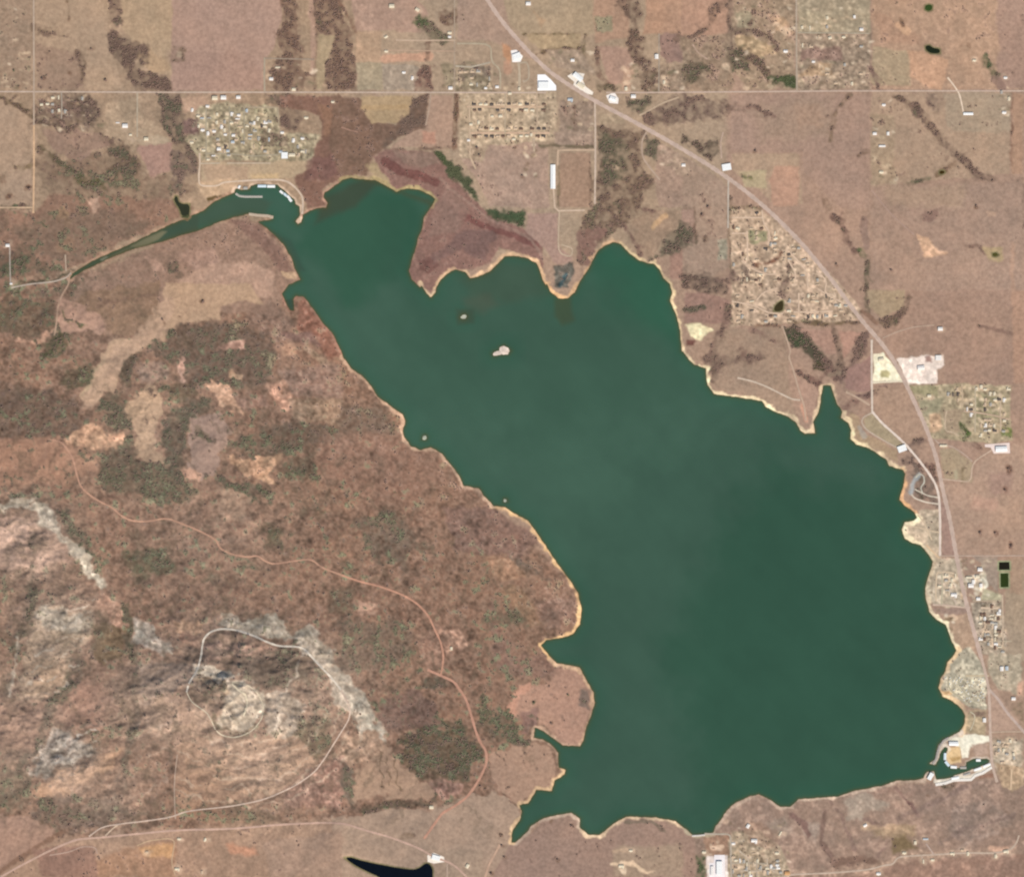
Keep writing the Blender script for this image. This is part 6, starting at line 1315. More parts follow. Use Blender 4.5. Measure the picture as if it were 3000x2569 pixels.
road('county_road', 'A2', [(1600, 562), (1800, 562), (2063, 560), (3000, 552), (4200, 552)], 4.5, (196, 172, 154), 'straight section line road crossing the top of the view, right part', 'road', .5, 0)
road('county_road', 'A1', [(205, -300), (204, 0), (206, 560), (206, 760)], 5, (184, 162, 142), 'straight north south section road at the far left, upper half', 'road', .55, 0)
road('county_road', 'A1', [(206, 760), (206, 1000), (202, 1290)], 5.5, (208, 172, 138), 'tan gravel section road at the far left, lower half', 'road', .55, 0)
road('county_road', 'A1', [(-300, 1256), (0, 1256), (204, 1256)], 4.5, (202, 172, 142), 'gravel road entering from the left edge to the tan section road', 'road', .5, 0)
road('street', 'A1', [(1600, 350), (1598, 450), (1600, 560)], 5, (176, 160, 138), 'short pale lane along the right side of the big pink field', 'street', .5, 0)
road('street', 'A1', [(1600, 355), (1750, 358), (1900, 362)], 4, (160, 142, 124), 'faint lane crossing the wooded creek above the section road', 'street', .5, 0)
road('street', 'A1', [(830, 560), (830, 700), (830, 830)], 4, (180, 164, 142), 'straight lane down to the white roofed farm in the upper left', 'street', .5, 0)
road('street', 'A1', [(372, 560), (375, 650), (372, 720)], 4, (168, 154, 138), 'lane into the wooded lots at upper left', 'street', .5, 0)
road('street', 'D1', [(350, 860), (355, 1000), (340, 1120), (345, 1240), (400, 1262), (560, 1262), (640, 1215), (860, 1200)], 5, (208, 184, 160), 'pale lane bending round the open ground above the marina', 'street', .5)
road('street', 'D1', [(355, 990), (600, 985)], 4, (190, 172, 148), 'straight street on the south edge of the marina settlement, left half', 'street', .5, 0)
road('street', 'D1', [(680, 985), (1000, 985), (1210, 985)], 4, (192, 172, 148), 'straight street on the south edge of the marina settlement, right half', 'street', .5, 0)
road('street', 'D1', [(860, 1200), (1100, 1185), (1330, 1185), (1430, 1215), (1520, 1290), (1595, 1390), (1600, 1500), (1590, 1600)], 5.5, (205, 182, 160), 'pale road curving along the marina out onto the breakwater', 'street', .55)
for x, a_, b_, w in ((430, 290, 960, 'first'), (710, 300, 860, 'second'), (890, 310, 720, 'third')):
    road('street', 'D1', [(x, a_), (x, b_)], 3, (166, 154, 132), w + ' north south street from the left in the marina settlement', 'street', .5, 0)
road('street', 'D1', [(880, 310), (1300, 312), (1310, 520)], 3, (176, 158, 134), 'lane around the open northeast block of the marina settlement', 'street', .5, 0)
road('street', 'D1', [(440, 870), (700, 870), (1000, 900), (1330, 880)], 3, (168, 156, 134), 'cross street through the south side of the marina settlement', 'street', .5, 0)
road('street', 'A2', [(330, 245), (520, 247), (690, 246)], 5, (192, 166, 142), 'upper gravel lane east of the wooded creek', 'street', .5, 0)
road('street', 'A2', [(260, 305), (480, 308), (690, 312)], 3.5, (188, 158, 134), 'lower gravel lane east of the wooded creek', 'street', .5, 0)
road('street', 'A2', [(684, -60), (684, 300), (684, 555)], 3.5, (172, 152, 132), 'straight lane descending to the section road west of the town', 'street', .5, 0)
road('street', 'A2', [(700, 266), (905, 266), (906, 375), (950, 410), (962, 450), (960, 540)], 5, (178, 162, 138), 'pale lane stepping round a square field west of the highway', 'street', .5)
road('street', 'A2', [(690, 402), (780, 408), (900, 380)], 5, (182, 168, 148), 'short lane leading off the square field west of the highway', 'street', .55, 0)
road('street', 'D2', [(985, 260), (1000, 400), (995, 600)], 7, (184, 166, 142), 'left arm of the looped lane below the white gravel lot', 'street', .5)
road('street', 'D2', [(1000, 270), (1080, 260), (1110, 320), (1115, 470), (1040, 500)], 5, (178, 160, 138), 'right arm of the looped lane below the white gravel lot', 'street', .55)
road('street', 'D2', [(360, 798), (800, 802), (1290, 800)], 5, (202, 172, 144), 'upper east west street of the gridded housing estate', 'street', .5, 0)
road('street', 'D2', [(410, 1116), (800, 1116), (1360, 1116)], 5.5, (206, 174, 146), 'lower east west street of the gridded housing estate', 'street', .5, 0)
road('street', 'D2', [(392, 760), (396, 1000), (400, 1190), (400, 1400), (470, 1550)], 5, (200, 174, 146), 'western north south street of the gridded housing estate', 'street', .55, 0)
road('street', 'D2', [(830, 640), (824, 900), (822, 1180)], 4, (184, 164, 138), 'middle north south street of the gridded housing estate', 'street', .55, 0)
road('street', 'D2', [(1208, 620), (1212, 900), (1212, 1120)], 4, (190, 166, 140), 'eastern north south street of the gridded housing estate', 'street', .55, 0)
road('street', 'D2', [(1170, 1180), (1175, 1340)], 6, (184, 162, 138), 'short lane running south out of the gridded housing estate', 'street', .55, 0)
road('county_road', 'A2', [(1532, 600), (1535, 800), (1535, 1000), (1532, 1235)], 5.5, (200, 178, 158), 'straight road along the right side of the brown field', 'road', .55, 0)
road('county_road', 'A2', [(1534, 908), (1400, 908), (1310, 910), (1306, 1000)], 5.5, (198, 170, 144), 'lane along the top of the brown field', 'road', .5, 0)
road('street', 'A2', [(1282, 1140), (1290, 1255), (1312, 1275), (1470, 1272)], 5, (205, 180, 156), 'lane passing the long white shed to the foot of the brown field', 'street', .5, 0)
road('street', 'A2', [(1318, 1280), (1312, 1400), (1312, 1530), (1390, 1556), (1400, 1500), (1330, 1480)], 4, (190, 168, 144), 'lane looping above the blue green inlet on the shore', 'street', .5)
road('street', 'A2', [(1920, 205), (1920, 400), (1918, 560)], 3.5, (168, 152, 134), 'straight lane among woods right of the town', 'street', .5, 0)
road('street', 'A2', [(1800, 700), (1860, 670), (1940, 625), (2040, 590)], 5, (190, 166, 140), 'lane leaving the highway toward the upper right', 'street', .5)
road('street', 'A2', [(1845, 800), (1815, 850), (1818, 950), (1860, 1010), (1925, 1090)], 5, (182, 158, 138), 'lane curving through the wood below the highway', 'street', .5)
road('street', 'A2', [(0, 770), (40, 785), (100, 800)], 4, (160, 126, 108), 'short track in the reddish reed bed', 'track', .5)
road('street', 'A2', [(540, 565), (535, 640), (510, 760)], 4.5, (176, 152, 132), 'lane down the left side of a pale field above the reed bed', 'street', .5)
road('county_road', 'A3', [(686, -100), (688, 300), (690, 552)], 5, (178, 160, 140), 'straight north south road in the upper right, above the section road', 'road', .55, 0)
road('county_road', 'A3', [(276, 1080), (275, 1200), (274, 1380)], 5, (190, 176, 160), 'pale road running south from the highway at the white roofed store', 'road', .5, 0)
road('street', 'A3', [(245, 800), (228, 860), (235, 960)], 4, (186, 160, 142), 'short lane up from the white roofed store by the highway', 'street', .5)
road('street', 'A3', [(1600, 470), (1640, 520), (1672, 570), (1688, 640), (1698, 694)], 4.5, (228, 205, 180), 'pale drive leading down to the long white farm building', 'street', .5)
road('street', 'A3', [(696, 200), (900, 202), (1130, 205)], 4, (174, 160, 138), 'cross road through the scattered houses at upper right', 'street', .5, 0)
road('street', 'A3', [(60, 270), (90, 320), (150, 360)], 4, (186, 158, 138), 'short drive in the woods at upper right', 'street', .5)
road('street', 'A3', [(1140, 1150), (1260, 1300), (1400, 1420)], 3.5, (172, 144, 128), 'faint track crossing the bare fields on the right', 'track', .5)
road('street', 'B3', [(600, 215), (630, 300), (652, 370), (640, 405), (665, 470), (700, 600), (735, 700), (745, 790)], 5, (186, 160, 138), 'lane running down the middle of the blunt peninsula', 'street', .5)
road('street', 'B3', [(330, 530), (420, 550), (500, 580), (580, 620), (660, 660), (710, 665)], 5, (200, 180, 160), 'pale lane along the north shore of the blunt peninsula', 'street', .5)
road('street', 'B3', [(1210, 290), (1300, 250), (1400, 222), (1520, 212)], 3.5, (182, 156, 136), 'track from the highway to the lone white roofed house', 'street', .5)
road('county_road', 'B3', [(1142, 300), (1142, 500), (1145, 735)], 6, (214, 196, 178), 'pale road running down past the cream gravel yard', 'road', .5, 0)
road('county_road', 'B3', [(1145, 735), (1200, 800), (1280, 870), (1350, 935), (1430, 1030), (1490, 1110), (1530, 1175), (1550, 1250), (1556, 1400), (1555, 1605)], 6.5, (226, 208, 192), 'pale lakeside road parallel to the highway on the right', 'road', .55)
road('street', 'B3', [(1142, 742), (1090, 768), (1080, 800), (1110, 845), (1200, 900), (1290, 950), (1330, 950)], 4.5, (190, 170, 150), 'lane looping round the long mown field by the shore', 'street', .5)
road('street', 'B3', [(985, 615), (1040, 640), (1130, 695)], 6, (186, 160, 138), 'short lane crossing the head of the narrow inlet', 'street', .5)
road('street', 'B3', [(1150, 560), (1280, 552), (1345, 550), (1368, 575)], 5, (226, 212, 185), 'lane along the foot of the cream gravel yard', 'street', .5, 0)
road('street', 'B3', [(1562, 1140), (1650, 1150), (1742, 1160), (1750, 1040), (1870, 965)], 4, (198, 172, 150), 'lane climbing right toward the long white building', 'street', .5)
road('street', 'B3', [(1750, 1035), (1700, 990), (1630, 945), (1550, 930), (1520, 900)], 4, (184, 160, 142), 'lane dropping back left to the highway below the east town', 'street', .5)
road('county_road', 'B3', [(1555, 1606), (1700, 1605), (2000, 1604), (2200, 1604)], 4, (184, 160, 142), 'straight cross road above the square settling ponds', 'road', .5, 0)
road('street', 'D4', [(1020, 1680), (900, 1660), (820, 1620), (740, 1580)], 4, (205, 192, 172), 'upper camp lane between the dark trees and the shore', 'street', .5)
road('street', 'D4', [(1040, 1760), (880, 1740), (740, 1690), (700, 1640)], 4.5, (212, 196, 176), 'lower camp lane between the dark trees and the shore', 'street', .5)
road('street', 'D4', [(750, 1440), (800, 1390), (850, 1420), (860, 1500), (810, 1560), (840, 1640)], 4, (196, 190, 172), 'camp loop among the dark trees by the shore', 'street', .5)
road('street', 'D4', [(1130, 630), (1110, 700), (1110, 880), (1200, 890), (1280, 940)], 4, (194, 172, 146), 'left lane of the east town', 'street', .5)
road('street', 'D4', [(1310, 310), (1320, 480), (1310, 600)], 4, (190, 168, 140), 'short upper lane of the east town', 'street', .5, 0)
road('street', 'D4', [(1470, 330), (1475, 560), (1470, 900)], 4, (188, 172, 146), 'middle north south street of the east town', 'street', .5, 0)
road('street', 'D4', [(1780, 420), (1775, 640), (1780, 880)], 4, (198, 176, 150), 'right hand north south street of the east town', 'street', .5, 0)
road('street', 'D4', [(1330, 640), (1470, 650), (1700, 690), (1890, 740)], 4, (196, 168, 144), 'cross street of the east town', 'street', .55, 0)
road('street', 'E1', [(960, 1200), (1150, 1210), (1300, 1230), (1410, 1235)], 5, (202, 178, 158), 'lane from the east shore beach up to the highway', 'street', .5)
road('street', 'E1', [(1070, 830), (1075, 1000), (1065, 1200)], 5, (188, 176, 150), 'lane along the lots behind the east shore beach', 'street', .5, 0)
road('street', 'E1', [(1250, 1190), (1180, 1080), (1150, 960)], 5, (200, 182, 162), 'lane up to the white roofed clubhouse by the east shore', 'street', .5)
road('street', 'E1', [(1800, 1080), (1805, 1300), (1808, 1500), (1808, 1640)], 4.5, (194, 172, 148), 'right hand street of the southeast housing blocks', 'street', .5, 0)
road('street', 'E1', [(1540, 1240), (1650, 1242), (1770, 1242)], 6, (212, 188, 162), 'pale upper cross street of the southeast housing blocks', 'street', .55, 0)
road('street', 'E1', [(1610, 1640), (1800, 1642), (1910, 1642)], 4, (186, 170, 146), 'lower cross street of the southeast housing blocks', 'street', .5, 0)
road('street', 'E1', [(1440, 1150), (1600, 1155), (1800, 1150)], 4, (180, 162, 138), 'street above the southeast housing blocks', 'street', .5, 0)
road('street', 'E1', [(880, 480), (960, 560), (1040, 640)], 5, (212, 182, 148), 'sandy lane behind the beach joining the lakeside road', 'street', .5)
road('street', 'E2', [(940, 325), (1100, 325), (1225, 326)], 5, (196, 178, 148), 'entrance lane of the trailer camp on the east shore', 'street', .5, 0)
road('street', 'E2', [(740, 330), (730, 450), (790, 530), (900, 600), (960, 680)], 4, (178, 168, 142), 'shore side lane of the trailer camp', 'street', .5)
road('street', 'E2', [(850, 340), (870, 460), (960, 560), (1080, 690)], 4, (176, 168, 144), 'middle lane of the trailer camp', 'street', .5)
road('street', 'E2', [(1500, 1450), (1495, 1600), (1490, 1700)], 4.5, (212, 184, 152), 'short lane south of the marina at the right edge', 'street', .5, 0)
road('street', 'E2', [(1240, 1010), (1420, 1000), (1640, 1000)], 4, (188, 164, 142), 'lane along the foot of the bare triangular field', 'street', .5, 0)
road('street', 'C3', [(560, 1790), (640, 1757), (780, 1752), (900, 1747), (1100, 1730), (1150, 1720), (1220, 1700), (1270, 1695), (1300, 1650), (1400, 1642), (1500, 1638), (1700, 1625), (1900, 1628), (1990, 1600), (2020, 1560), (2032, 1520)], 5, (196, 174, 154), 'pale lane winding along the lower right edge of the view', 'street', .5)
road('street', 'C3', [(1440, 1640), (1460, 1690)], 4, (190, 166, 146), 'spur off the winding lane at the lower right', 'street', .5, 0)
road('street', 'C3', [(1470, 1570), (1500, 1610), (1520, 1640)], 4, (186, 164, 150), 'upper spur off the winding lane at the lower right', 'street', .5, 0)
road('street', 'E3', [(330, 1045), (540, 1048), (720, 1048), (730, 1180), (730, 1500), (740, 1740)], 5, (182, 168, 150), 'street round the big white roofed plant at the bottom', 'street', .5)
road('street', 'E3', [(740, 1490), (960, 1480), (1150, 1490), (1300, 1500)], 4, (172, 158, 138), 'cross street of the settlement at the bottom middle', 'street', .5, 0)
road('street', 'E3', [(1120, 1490), (1130, 1740)], 4, (176, 160, 142), 'north south street of the settlement at the bottom middle', 'street', .55, 0)
road('gravel_track', 'C2', [(960, 1572), (930, 1630), (890, 1700), (862, 1800)], 6, (196, 162, 138), 'tan track leaving the head of the southwest inlet', 'track', .5)
road('street', 'C2', [(640, 1690), (640, 1800)], 4, (182, 158, 140), 'short drive below the white plant by the black reservoir', 'street', .5, 0)
road('scenic_road', 'C1', [(540, 1525), (620, 1465), (760, 1445), (900, 1430), (1030, 1410), (1130, 1372), (1250, 1358), (1400, 1342), (1600, 1302), (1780, 1222), (1900, 1140), (1960, 1060), (2010, 980), (2060, 900), (2110, 820), (2120, 760), (2090, 690), (2063, 640)], 4, (202, 178, 160), 'mountain road climbing along the foot of the rocky hill', 'road', .7)
road('scenic_road', 'C1', [(2063, 640), (2000, 560), (1900, 455), (1840, 390), (1800, 378), (1690, 376), (1620, 350), (1540, 312), (1430, 277), (1340, 270), (1275, 288), (1235, 330), (1226, 380), (1222, 430), (1200, 520), (1150, 592), (1135, 650)], 5.5, (220, 206, 188), 'pale mountain road arching over the top of the rocky hill', 'road', .8)
road('scenic_road', 'C1', [(1135, 650), (1165, 710), (1258, 770), (1285, 820), (1310, 880), (1350, 912), (1430, 925), (1530, 885), (1590, 810), (1600, 740), (1570, 660), (1500, 600), (1410, 590)], 3.5, (206, 190, 164), 'last turns of the mountain road spiralling to the summit', 'road', .8)
road('scenic_road', 'C1', [(1410, 595), (1450, 640), (1490, 660), (1505, 720), (1480, 790)], 5, (222, 205, 176), 'pale car park loop on the rocky summit', 'road', .8)
road('gravel_track', 'C1', [(1075, 1030), (1060, 1150), (1055, 1250), (1062, 1420)], 3.5, (176, 152, 134), 'straight fire lane running south from the rocky hill', 'track', .7)
road('gravel_track', 'C1', [(640, 1520), (680, 1480), (720, 1450)], 4, (205, 180, 156), 'short pale cutoff between the two bottom left roads', 'track', .6)
road('gravel_track', 'C1', [(300, 1640), (420, 1620), (500, 1585), (580, 1590), (590, 1630)], 3.5, (178, 150, 134), 'ranch lane below the highway at the bottom left', 'track', .55)
road('gravel_track', 'C1', [(830, 1580), (900, 1550), (1030, 1535), (1060, 1560), (1035, 1680), (1060, 1760)], 3.5, (192, 162, 132), 'ranch lane among the orange patches at the bottom left', 'track', .55)
road('dirt_trail', 'B1', [(290, 900), (370, 915), (410, 960), (445, 1020), (465, 1110), (490, 1190), (560, 1250), (620, 1285), (680, 1312), (730, 1360), (790, 1392), (880, 1400), (1010, 1375), (1100, 1410), (1180, 1442), (1260, 1480), (1310, 1510), (1330, 1560), (1400, 1595), (1500, 1612), (1560, 1602), (1600, 1635), (1650, 1655), (1750, 1640), (1880, 1622), (1945, 1676), (2063, 1720)], 5, (190, 148, 124), 'orange dirt trail through the scrub west of the lake, northern stretch', 'trail', .6)
road('dirt_trail', 'C2', [(0, -52), (60, -30), (120, -10), (210, 10), (303, 41), (390, 78), (460, 122), (525, 190), (565, 278), (600, 350), (618, 430), (612, 500), (600, 555)], 5.5, (194, 146, 122), 'orange dirt trail through the scrub west of the lake, middle stretch', 'trail', .6)
road('dirt_trail', 'C2', [(520, 520), (600, 555), (680, 590), (715, 640), (750, 690), (775, 760), (795, 830), (815, 900), (840, 960), (875, 1010), (880, 1080), (850, 1150), (810, 1220), (760, 1290), (690, 1340), (610, 1385), (585, 1420), (500, 1540)], 7, (190, 144, 122), 'orange dirt trail through the scrub west of the lake, southern stretch', 'trail', .6)
road('dirt_trail', 'A1', [(420, 1660), (415, 1720), (380, 1774), (350, 1850), (345, 1950), (330, 2030)], 5, (178, 148, 126), 'track running south from the river crossing at the left', 'trail', .55)
road('gravel_track', 'A1', [(60, 1490), (62, 1600), (66, 1720)], 4, (176, 162, 148), 'short lane at the left edge above the river', 'track', .55, 0)
road('gravel_track', 'A1', [(70, 1740), (180, 1718), (320, 1705), (400, 1680), (430, 1650)], 4.5, (182, 166, 150), 'pale lane along the river at the left edge', 'track', .55)
road('gravel_track', 'A1', [(395, 1540), (400, 1640)], 4, (176, 156, 136), 'short lane down to the river crossing', 'track', .6, 0)
for pts, lab in (([(180, 240), (560, 240)], 'upper cross street'), ([(545, 150), (560, 300), (640, 420), (620, 560)], 'upper winding street'), ([(180, 430), (370, 430)], 'short upper left street'), ([(365, 400), (370, 600), (372, 760)], 'left hand north south street'),
                 ([(880, 660), (1000, 780), (1090, 900), (1100, 1090)], 'street down the middle past the brightest house'), ([(860, 750), (960, 920), (930, 1060)], 'short middle street'), ([(930, 1380), (1150, 1382), (1400, 1370)], 'lower right cross street'),
                 ([(180, 1250), (450, 1300), (620, 1390), (800, 1400)], 'lower left street bending past the murky pond'), ([(480, 1240), (560, 1140), (730, 1090)], 'slanting lower left street'), ([(300, 760), (390, 840), (600, 930), (720, 920)], 'middle left street'),
                 ([(1200, 880), (1330, 1000), (1300, 1150), (1440, 1180)], 'right hand winding street'), ([(990, 1150), (990, 1380)], 'straight lower middle street'), ([(1220, 1100), (1380, 1200), (1600, 1300)], 'street alongside the highway at lower right')):
    road('street', 'D3', pts, 4.2, (214, 186, 160), lab + ' of the triangular subdivision', 'street', .55 + .05 * (len(lab) % 3))
for pts, lab in (([(900, 350), (1010, 420), (1100, 520), (1140, 640)], 'inner loop lane of the trailer camp, upper side'), ([(780, 400), (900, 520), (1000, 620), (1120, 660)], 'inner loop lane of the trailer camp, lower side'), ([(1000, 760), (1060, 800), (1040, 900), (1000, 990)], 'sandy lane from the trailer camp to the marina yard')):
    road('street', 'E2', pts, 3.2, (196, 184, 158), lab, 'street', .6)
for pts, lab in (([(1010, 820), (995, 1000), (1000, 1160)], 'shoreward lane of the east beach lots'), ([(1010, 815), (1120, 800), (1240, 830)], 'upper lane of the east beach lots'), ([(640, 250), (760, 260), (900, 300), (1040, 330)], 'sandy lane onto the rounded beach point'), ([(780, 120), (850, 200), (900, 320), (950, 420)], 'sandy lane behind the rounded beach point')):
    road('street', 'E1', pts, 3.5, (214, 190, 160), lab, 'street', .55)
for pts, lab in (([(860, 1300), (1000, 1420), (1010, 1600)], 'left street of the bottom settlement'), ([(1280, 1420), (1290, 1560), (1400, 1620)], 'right street of the bottom settlement'), ([(900, 1600), (1100, 1610), (1290, 1590)], 'lower cross street of the bottom settlement')):
    road('street', 'E3', pts, 3.6, (196, 178, 156), lab, 'street', .6)
# white and cream gravelled lots
LOTDEF = [
    ('D2', [(893, 122), (960, 112), (1000, 150), (1040, 190), (1008, 262), (912, 262)], (252, 244, 236), 'white gravel lot west of the highway beside an orange patch'),
    ('D2', [(1216, 412), (1308, 410), (1375, 470), (1440, 545), (1442, 604), (1216, 606)], (254, 252, 250), 'bright white wedge shaped gravel lot at the highway junction'),
    ('D2', [(1575, 430), (1640, 392), (1700, 388), (1785, 402), (1760, 470), (1800, 560), (1890, 625), (1880, 658), (1800, 640), (1640, 560), (1660, 500)], (244, 232, 216), 'cream paved yard east of the highway junction'),
    ('A2', [(1600, 580), (1650, 560), (1676, 600), (1672, 630), (1620, 625)], (246, 236, 226), 'small white yard south of the junction'),
    ('E3', [(402, 1485), (470, 1480), (480, 1362), (640, 1362), (640, 1900), (400, 1900)], (240, 232, 230), 'white concrete apron under the big plant at the bottom'),
    ('B3', [(1825, 932), (1975, 922), (1978, 985), (1880, 988), (1860, 950), (1826, 948)], (236, 216, 205), 'pale yard around the long white building right of the east town'),
    ('C2', [(520, 1640), (560, 1625), (620, 1650), (625, 1680), (560, 1690), (522, 1680)], (244, 232, 216), 'white paved yard above the black reservoir'),
]
for i, (tl, pts, c, lab) in enumerate(LOTDEF):
    p = P(tl, pts)
    z = [zat(x, y) for x, y in p]
    LOTS.append(p)
    cx = sum(q[0] for q in p) / len(p); cy = sum(q[1] for q in p) / len(p)
    v = [W(q) + (zat(*q) + .35,) for q in p]; n = len(p)
    mid = [W((cx + (q[0] - cx) * .5, cy + (q[1] - cy) * .5)) + (zat(cx + (q[0] - cx) * .5, cy + (q[1] - cy) * .5) + .4,) for q in p]
    v = v + mid + [W((cx, cy)) + (zat(cx, cy) + .4,)]
    f = []
    for k in range(n):
        j = (k + 1) % n
        f += [(k, j, n + j, n + k), (n + k, n + j, 2 * n)]
    o = mesh_obj('gravel_lot', v, f, mat('pale_gravel', alb(c), .95, spec=.05, var=.08, scale=.02))
    if o.data.polygons[0].normal.z < 0:
        o.data.flip_normals()
    tag(o, lab, 'gravel lot', kind='structure')
# ------------------------------------------------------------------ buildings
ROOF = {'white': (238, 232, 224), 'cream': (226, 212, 184), 'grey': (176, 170, 160), 'tan': (204, 178, 150), 'brown': (122, 96, 80), 'dark': (96, 86, 80), 'orange': (208, 158, 108), 'bluish': (188, 196, 200)}
RMAT = {k: mat(k + '_roof', alb(c), .6, spec=.2, var=.1, scale=.3) for k, c in ROOF.items()}
WALLM = [mat('wall_siding', alb(c), .8, var=.08, scale=.4) for c in ((205, 190, 170), (170, 140, 120), (214, 206, 196))]
DARKM = mat('dark_glass', (.03, .035, .04), .2, spec=.5, var=.05)
CONC = mat('concrete', alb((214, 206, 196)), .85, var=.12, scale=.08)
ROCKM = mat('riprap', alb((172, 162, 152)), .95, var=.3, scale=.25)
WOODM = mat('dock_planks', alb((188, 176, 160)), .85, var=.15, scale=.5)
METW = mat('white_metal', alb((244, 244, 240)), .45, spec=.4, var=.05, scale=.2)
METB = mat('pale_blue_metal', alb((214, 228, 234)), .45, spec=.4, var=.05, scale=.2)


def house_meshes(kind, roof, wall):
    """a house: walls, roof (> chimney), porch, windows, door"""
    parts = []
    if kind == 'ranch':
        w, d, h, r = 17, 10, 3, 2.2
        parts.append(('wall', MB().gable_wall(-w / 2, w / 2, -d / 2, d / 2, -1.5, h, r), wall, None))
        parts.append(('roof', MB().gable(-w / 2, w / 2, -d / 2, d / 2, h + .05, r), roof, None))
        parts.append(('chimney', MB().box(3, 4, -.6, .6, h + .5, h + r + 1.6), WALLM[1], 'roof'))
        parts.append(('porch', MB().box(-3, 3, -d / 2 - 3, -d / 2 - .03, 2.3, 2.5).box(-2.9, -2.6, -d / 2 - 2.9, -d / 2 - 2.6, -1.5, 2.3).box(2.6, 2.9, -d / 2 - 2.9, -d / 2 - 2.6, -1.5, 2.3), roof, None))
        parts.append(('door', MB().box(-.5, .5, -d / 2 - .08, -d / 2 - .003, 0, 2.1), WALLM[1], None))
    elif kind == 'cross':
        w, d, h, r = 19, 10, 3, 2.4
        parts.append(('wall', MB().gable_wall(-w / 2, w / 2, -d / 2, d / 2, -1.5, h, r).box(2, 8.5, -d / 2 - 5, -d / 2 + .02, -1.5, h), wall, None))
        mb = MB().gable(-w / 2, w / 2, -d / 2, d / 2, h + .05, r)
        g = MB().gable(0, d / 2 + 5, -3.25, 3.25, h + .02, 1.9)
        k = len(mb.v)
        mb.v += [(5.25 + y, -x, z) for x, y, z in g.v]
        mb.f += [tuple(reversed([i + k for i in f])) if False else tuple(i + k for i in f) for f in g.f]
        parts.append(('roof', mb, roof, None))
        parts.append(('garage_door', MB().box(3, 7.5, -d / 2 - 5.09, -d / 2 - 5.004, 0, 2.3), WALLM[2], None))
    elif kind == 'trailer':
        w, d, h, r = 20, 5.5, 3, .7
        parts.append(('wall', MB().gable_wall(-w / 2, w / 2, -d / 2, d / 2, -1.2, h, r), wall, None))
        parts.append(('roof', MB().gable(-w / 2, w / 2, -d / 2, d / 2, h + .05, r, .3), roof, None))
        parts.append(('deck', MB().box(-2, 2, -d / 2 - 2.5, -d / 2 - .03, .3, .5), WOODM, None))
    elif kind == 'shed':
        w, d, h, r = 15, 11, 4, 1.6
        parts.append(('wall', MB().gable_wall(-w / 2, w / 2, -d / 2, d / 2, -1.5, h, r), wall, None))
        parts.append(('roof', MB().gable(-w / 2, w / 2, -d / 2, d / 2, h + .05, r), roof, None))
        parts.append(('door', MB().box(w / 2 + .004, w / 2 + .1, -2.2, 2.2, -.2, 3.4), WALLM[1], None))
    if kind in ('ranch', 'cross', 'trailer'):
        for x in (-w * .36, w * .36 if kind != 'cross' else -w * .14):
            parts.append(('window', MB().box(x - .8, x + .8, -d / 2 - .07, -d / 2 - .004, 1, 2.2), DARKM, None))
        parts.append(('window', MB().box(-.8, .8, d / 2 + .004, d / 2 + .07, 1, 2.2), DARKM, None))
    return parts


PROTO = {}
KINDNAME = {'ranch': 'house', 'cross': 'house', 'trailer': 'mobile_home', 'shed': 'shed'}
KINDCAT = {'ranch': 'house', 'cross': 'house', 'trailer': 'mobile home', 'shed': 'shed'}


def make_house(kind, roofc):
    key = (kind, roofc)
    if key not in PROTO:
        root = link(bpy.data.objects.new(KINDNAME[kind], None))
        made = {}
        for nm, mb, m, par in house_meshes(kind, RMAT[roofc], WALLM[len(PROTO) % 3]):
            made.setdefault(nm, mb.build(nm, m, made.get(par, root)))
        PROTO[key] = root
        return root
    src = PROTO[key]
    r = src.copy(); COL.objects.link(r)
    for ch in src.children:
        c = ch.copy(); COL.objects.link(c); c.parent = r
        for g in ch.children:
            e = g.copy(); COL.objects.link(e); e.parent = c
    return r


ITEMS = []     # (object, phrase, place, category, x, y, group)


def put_house(x, y, rot, kind, roofc, place, scale=1.0):
    o = make_house(kind, roofc)
    wx, wy = W((x, y))
    o.location = (wx, wy, zat(x, y) + 0.3)
    o.rotation_euler = (0, 0, math.radians(rot)); o.scale = (scale * 1.18, scale * 1.18, scale)
    size = 'large ' if scale > 1.25 else ''
    what = {'ranch': 'house', 'cross': 'house with garage wing', 'trailer': 'mobile home', 'shed': 'shed'}[kind]
    ITEMS.append([o, f'{size}{roofc} roofed {what}', place, KINDCAT[kind], x, y, f'{what}s {place}'])
    return o


# loose settlements: rows of lots with a few gaps
rs = random.Random(21)
TAKEN = []


def free(x, y, r):
    if any((x - a) ** 2 + (y - b) ** 2 < (r + c) ** 2 for a, b, c in TAKEN):
        return False
    for d, w in ROADPX:
        if min((x - q[0]) ** 2 + (y - q[1]) ** 2 for q in d[::2]) < (w / 2 + r * .55) ** 2:
            return False
    if DLw[min(NY - 1, int(np.searchsorted(gy, y))), min(NX - 1, int(np.searchsorted(gx, x)))] < r + 3:
        return False
    for p in LOTS + [P(t_, q_) for _n, t_, q_, _c, _l in PONDS]:
        if sdf(p, np.array([x]), np.array([y]))[0] < r or inside(p, np.array([x]), np.array([y]))[0]:
            return False
    return True


for tl, x, y, kind, rc, rot, s, place in SINGLE:
    q = P(tl, [(x, y)])[0]
    put_house(q[0], q[1], rot, kind, rc, place, s)
    TAKEN.append((q[0], q[1], 4.5 * s))
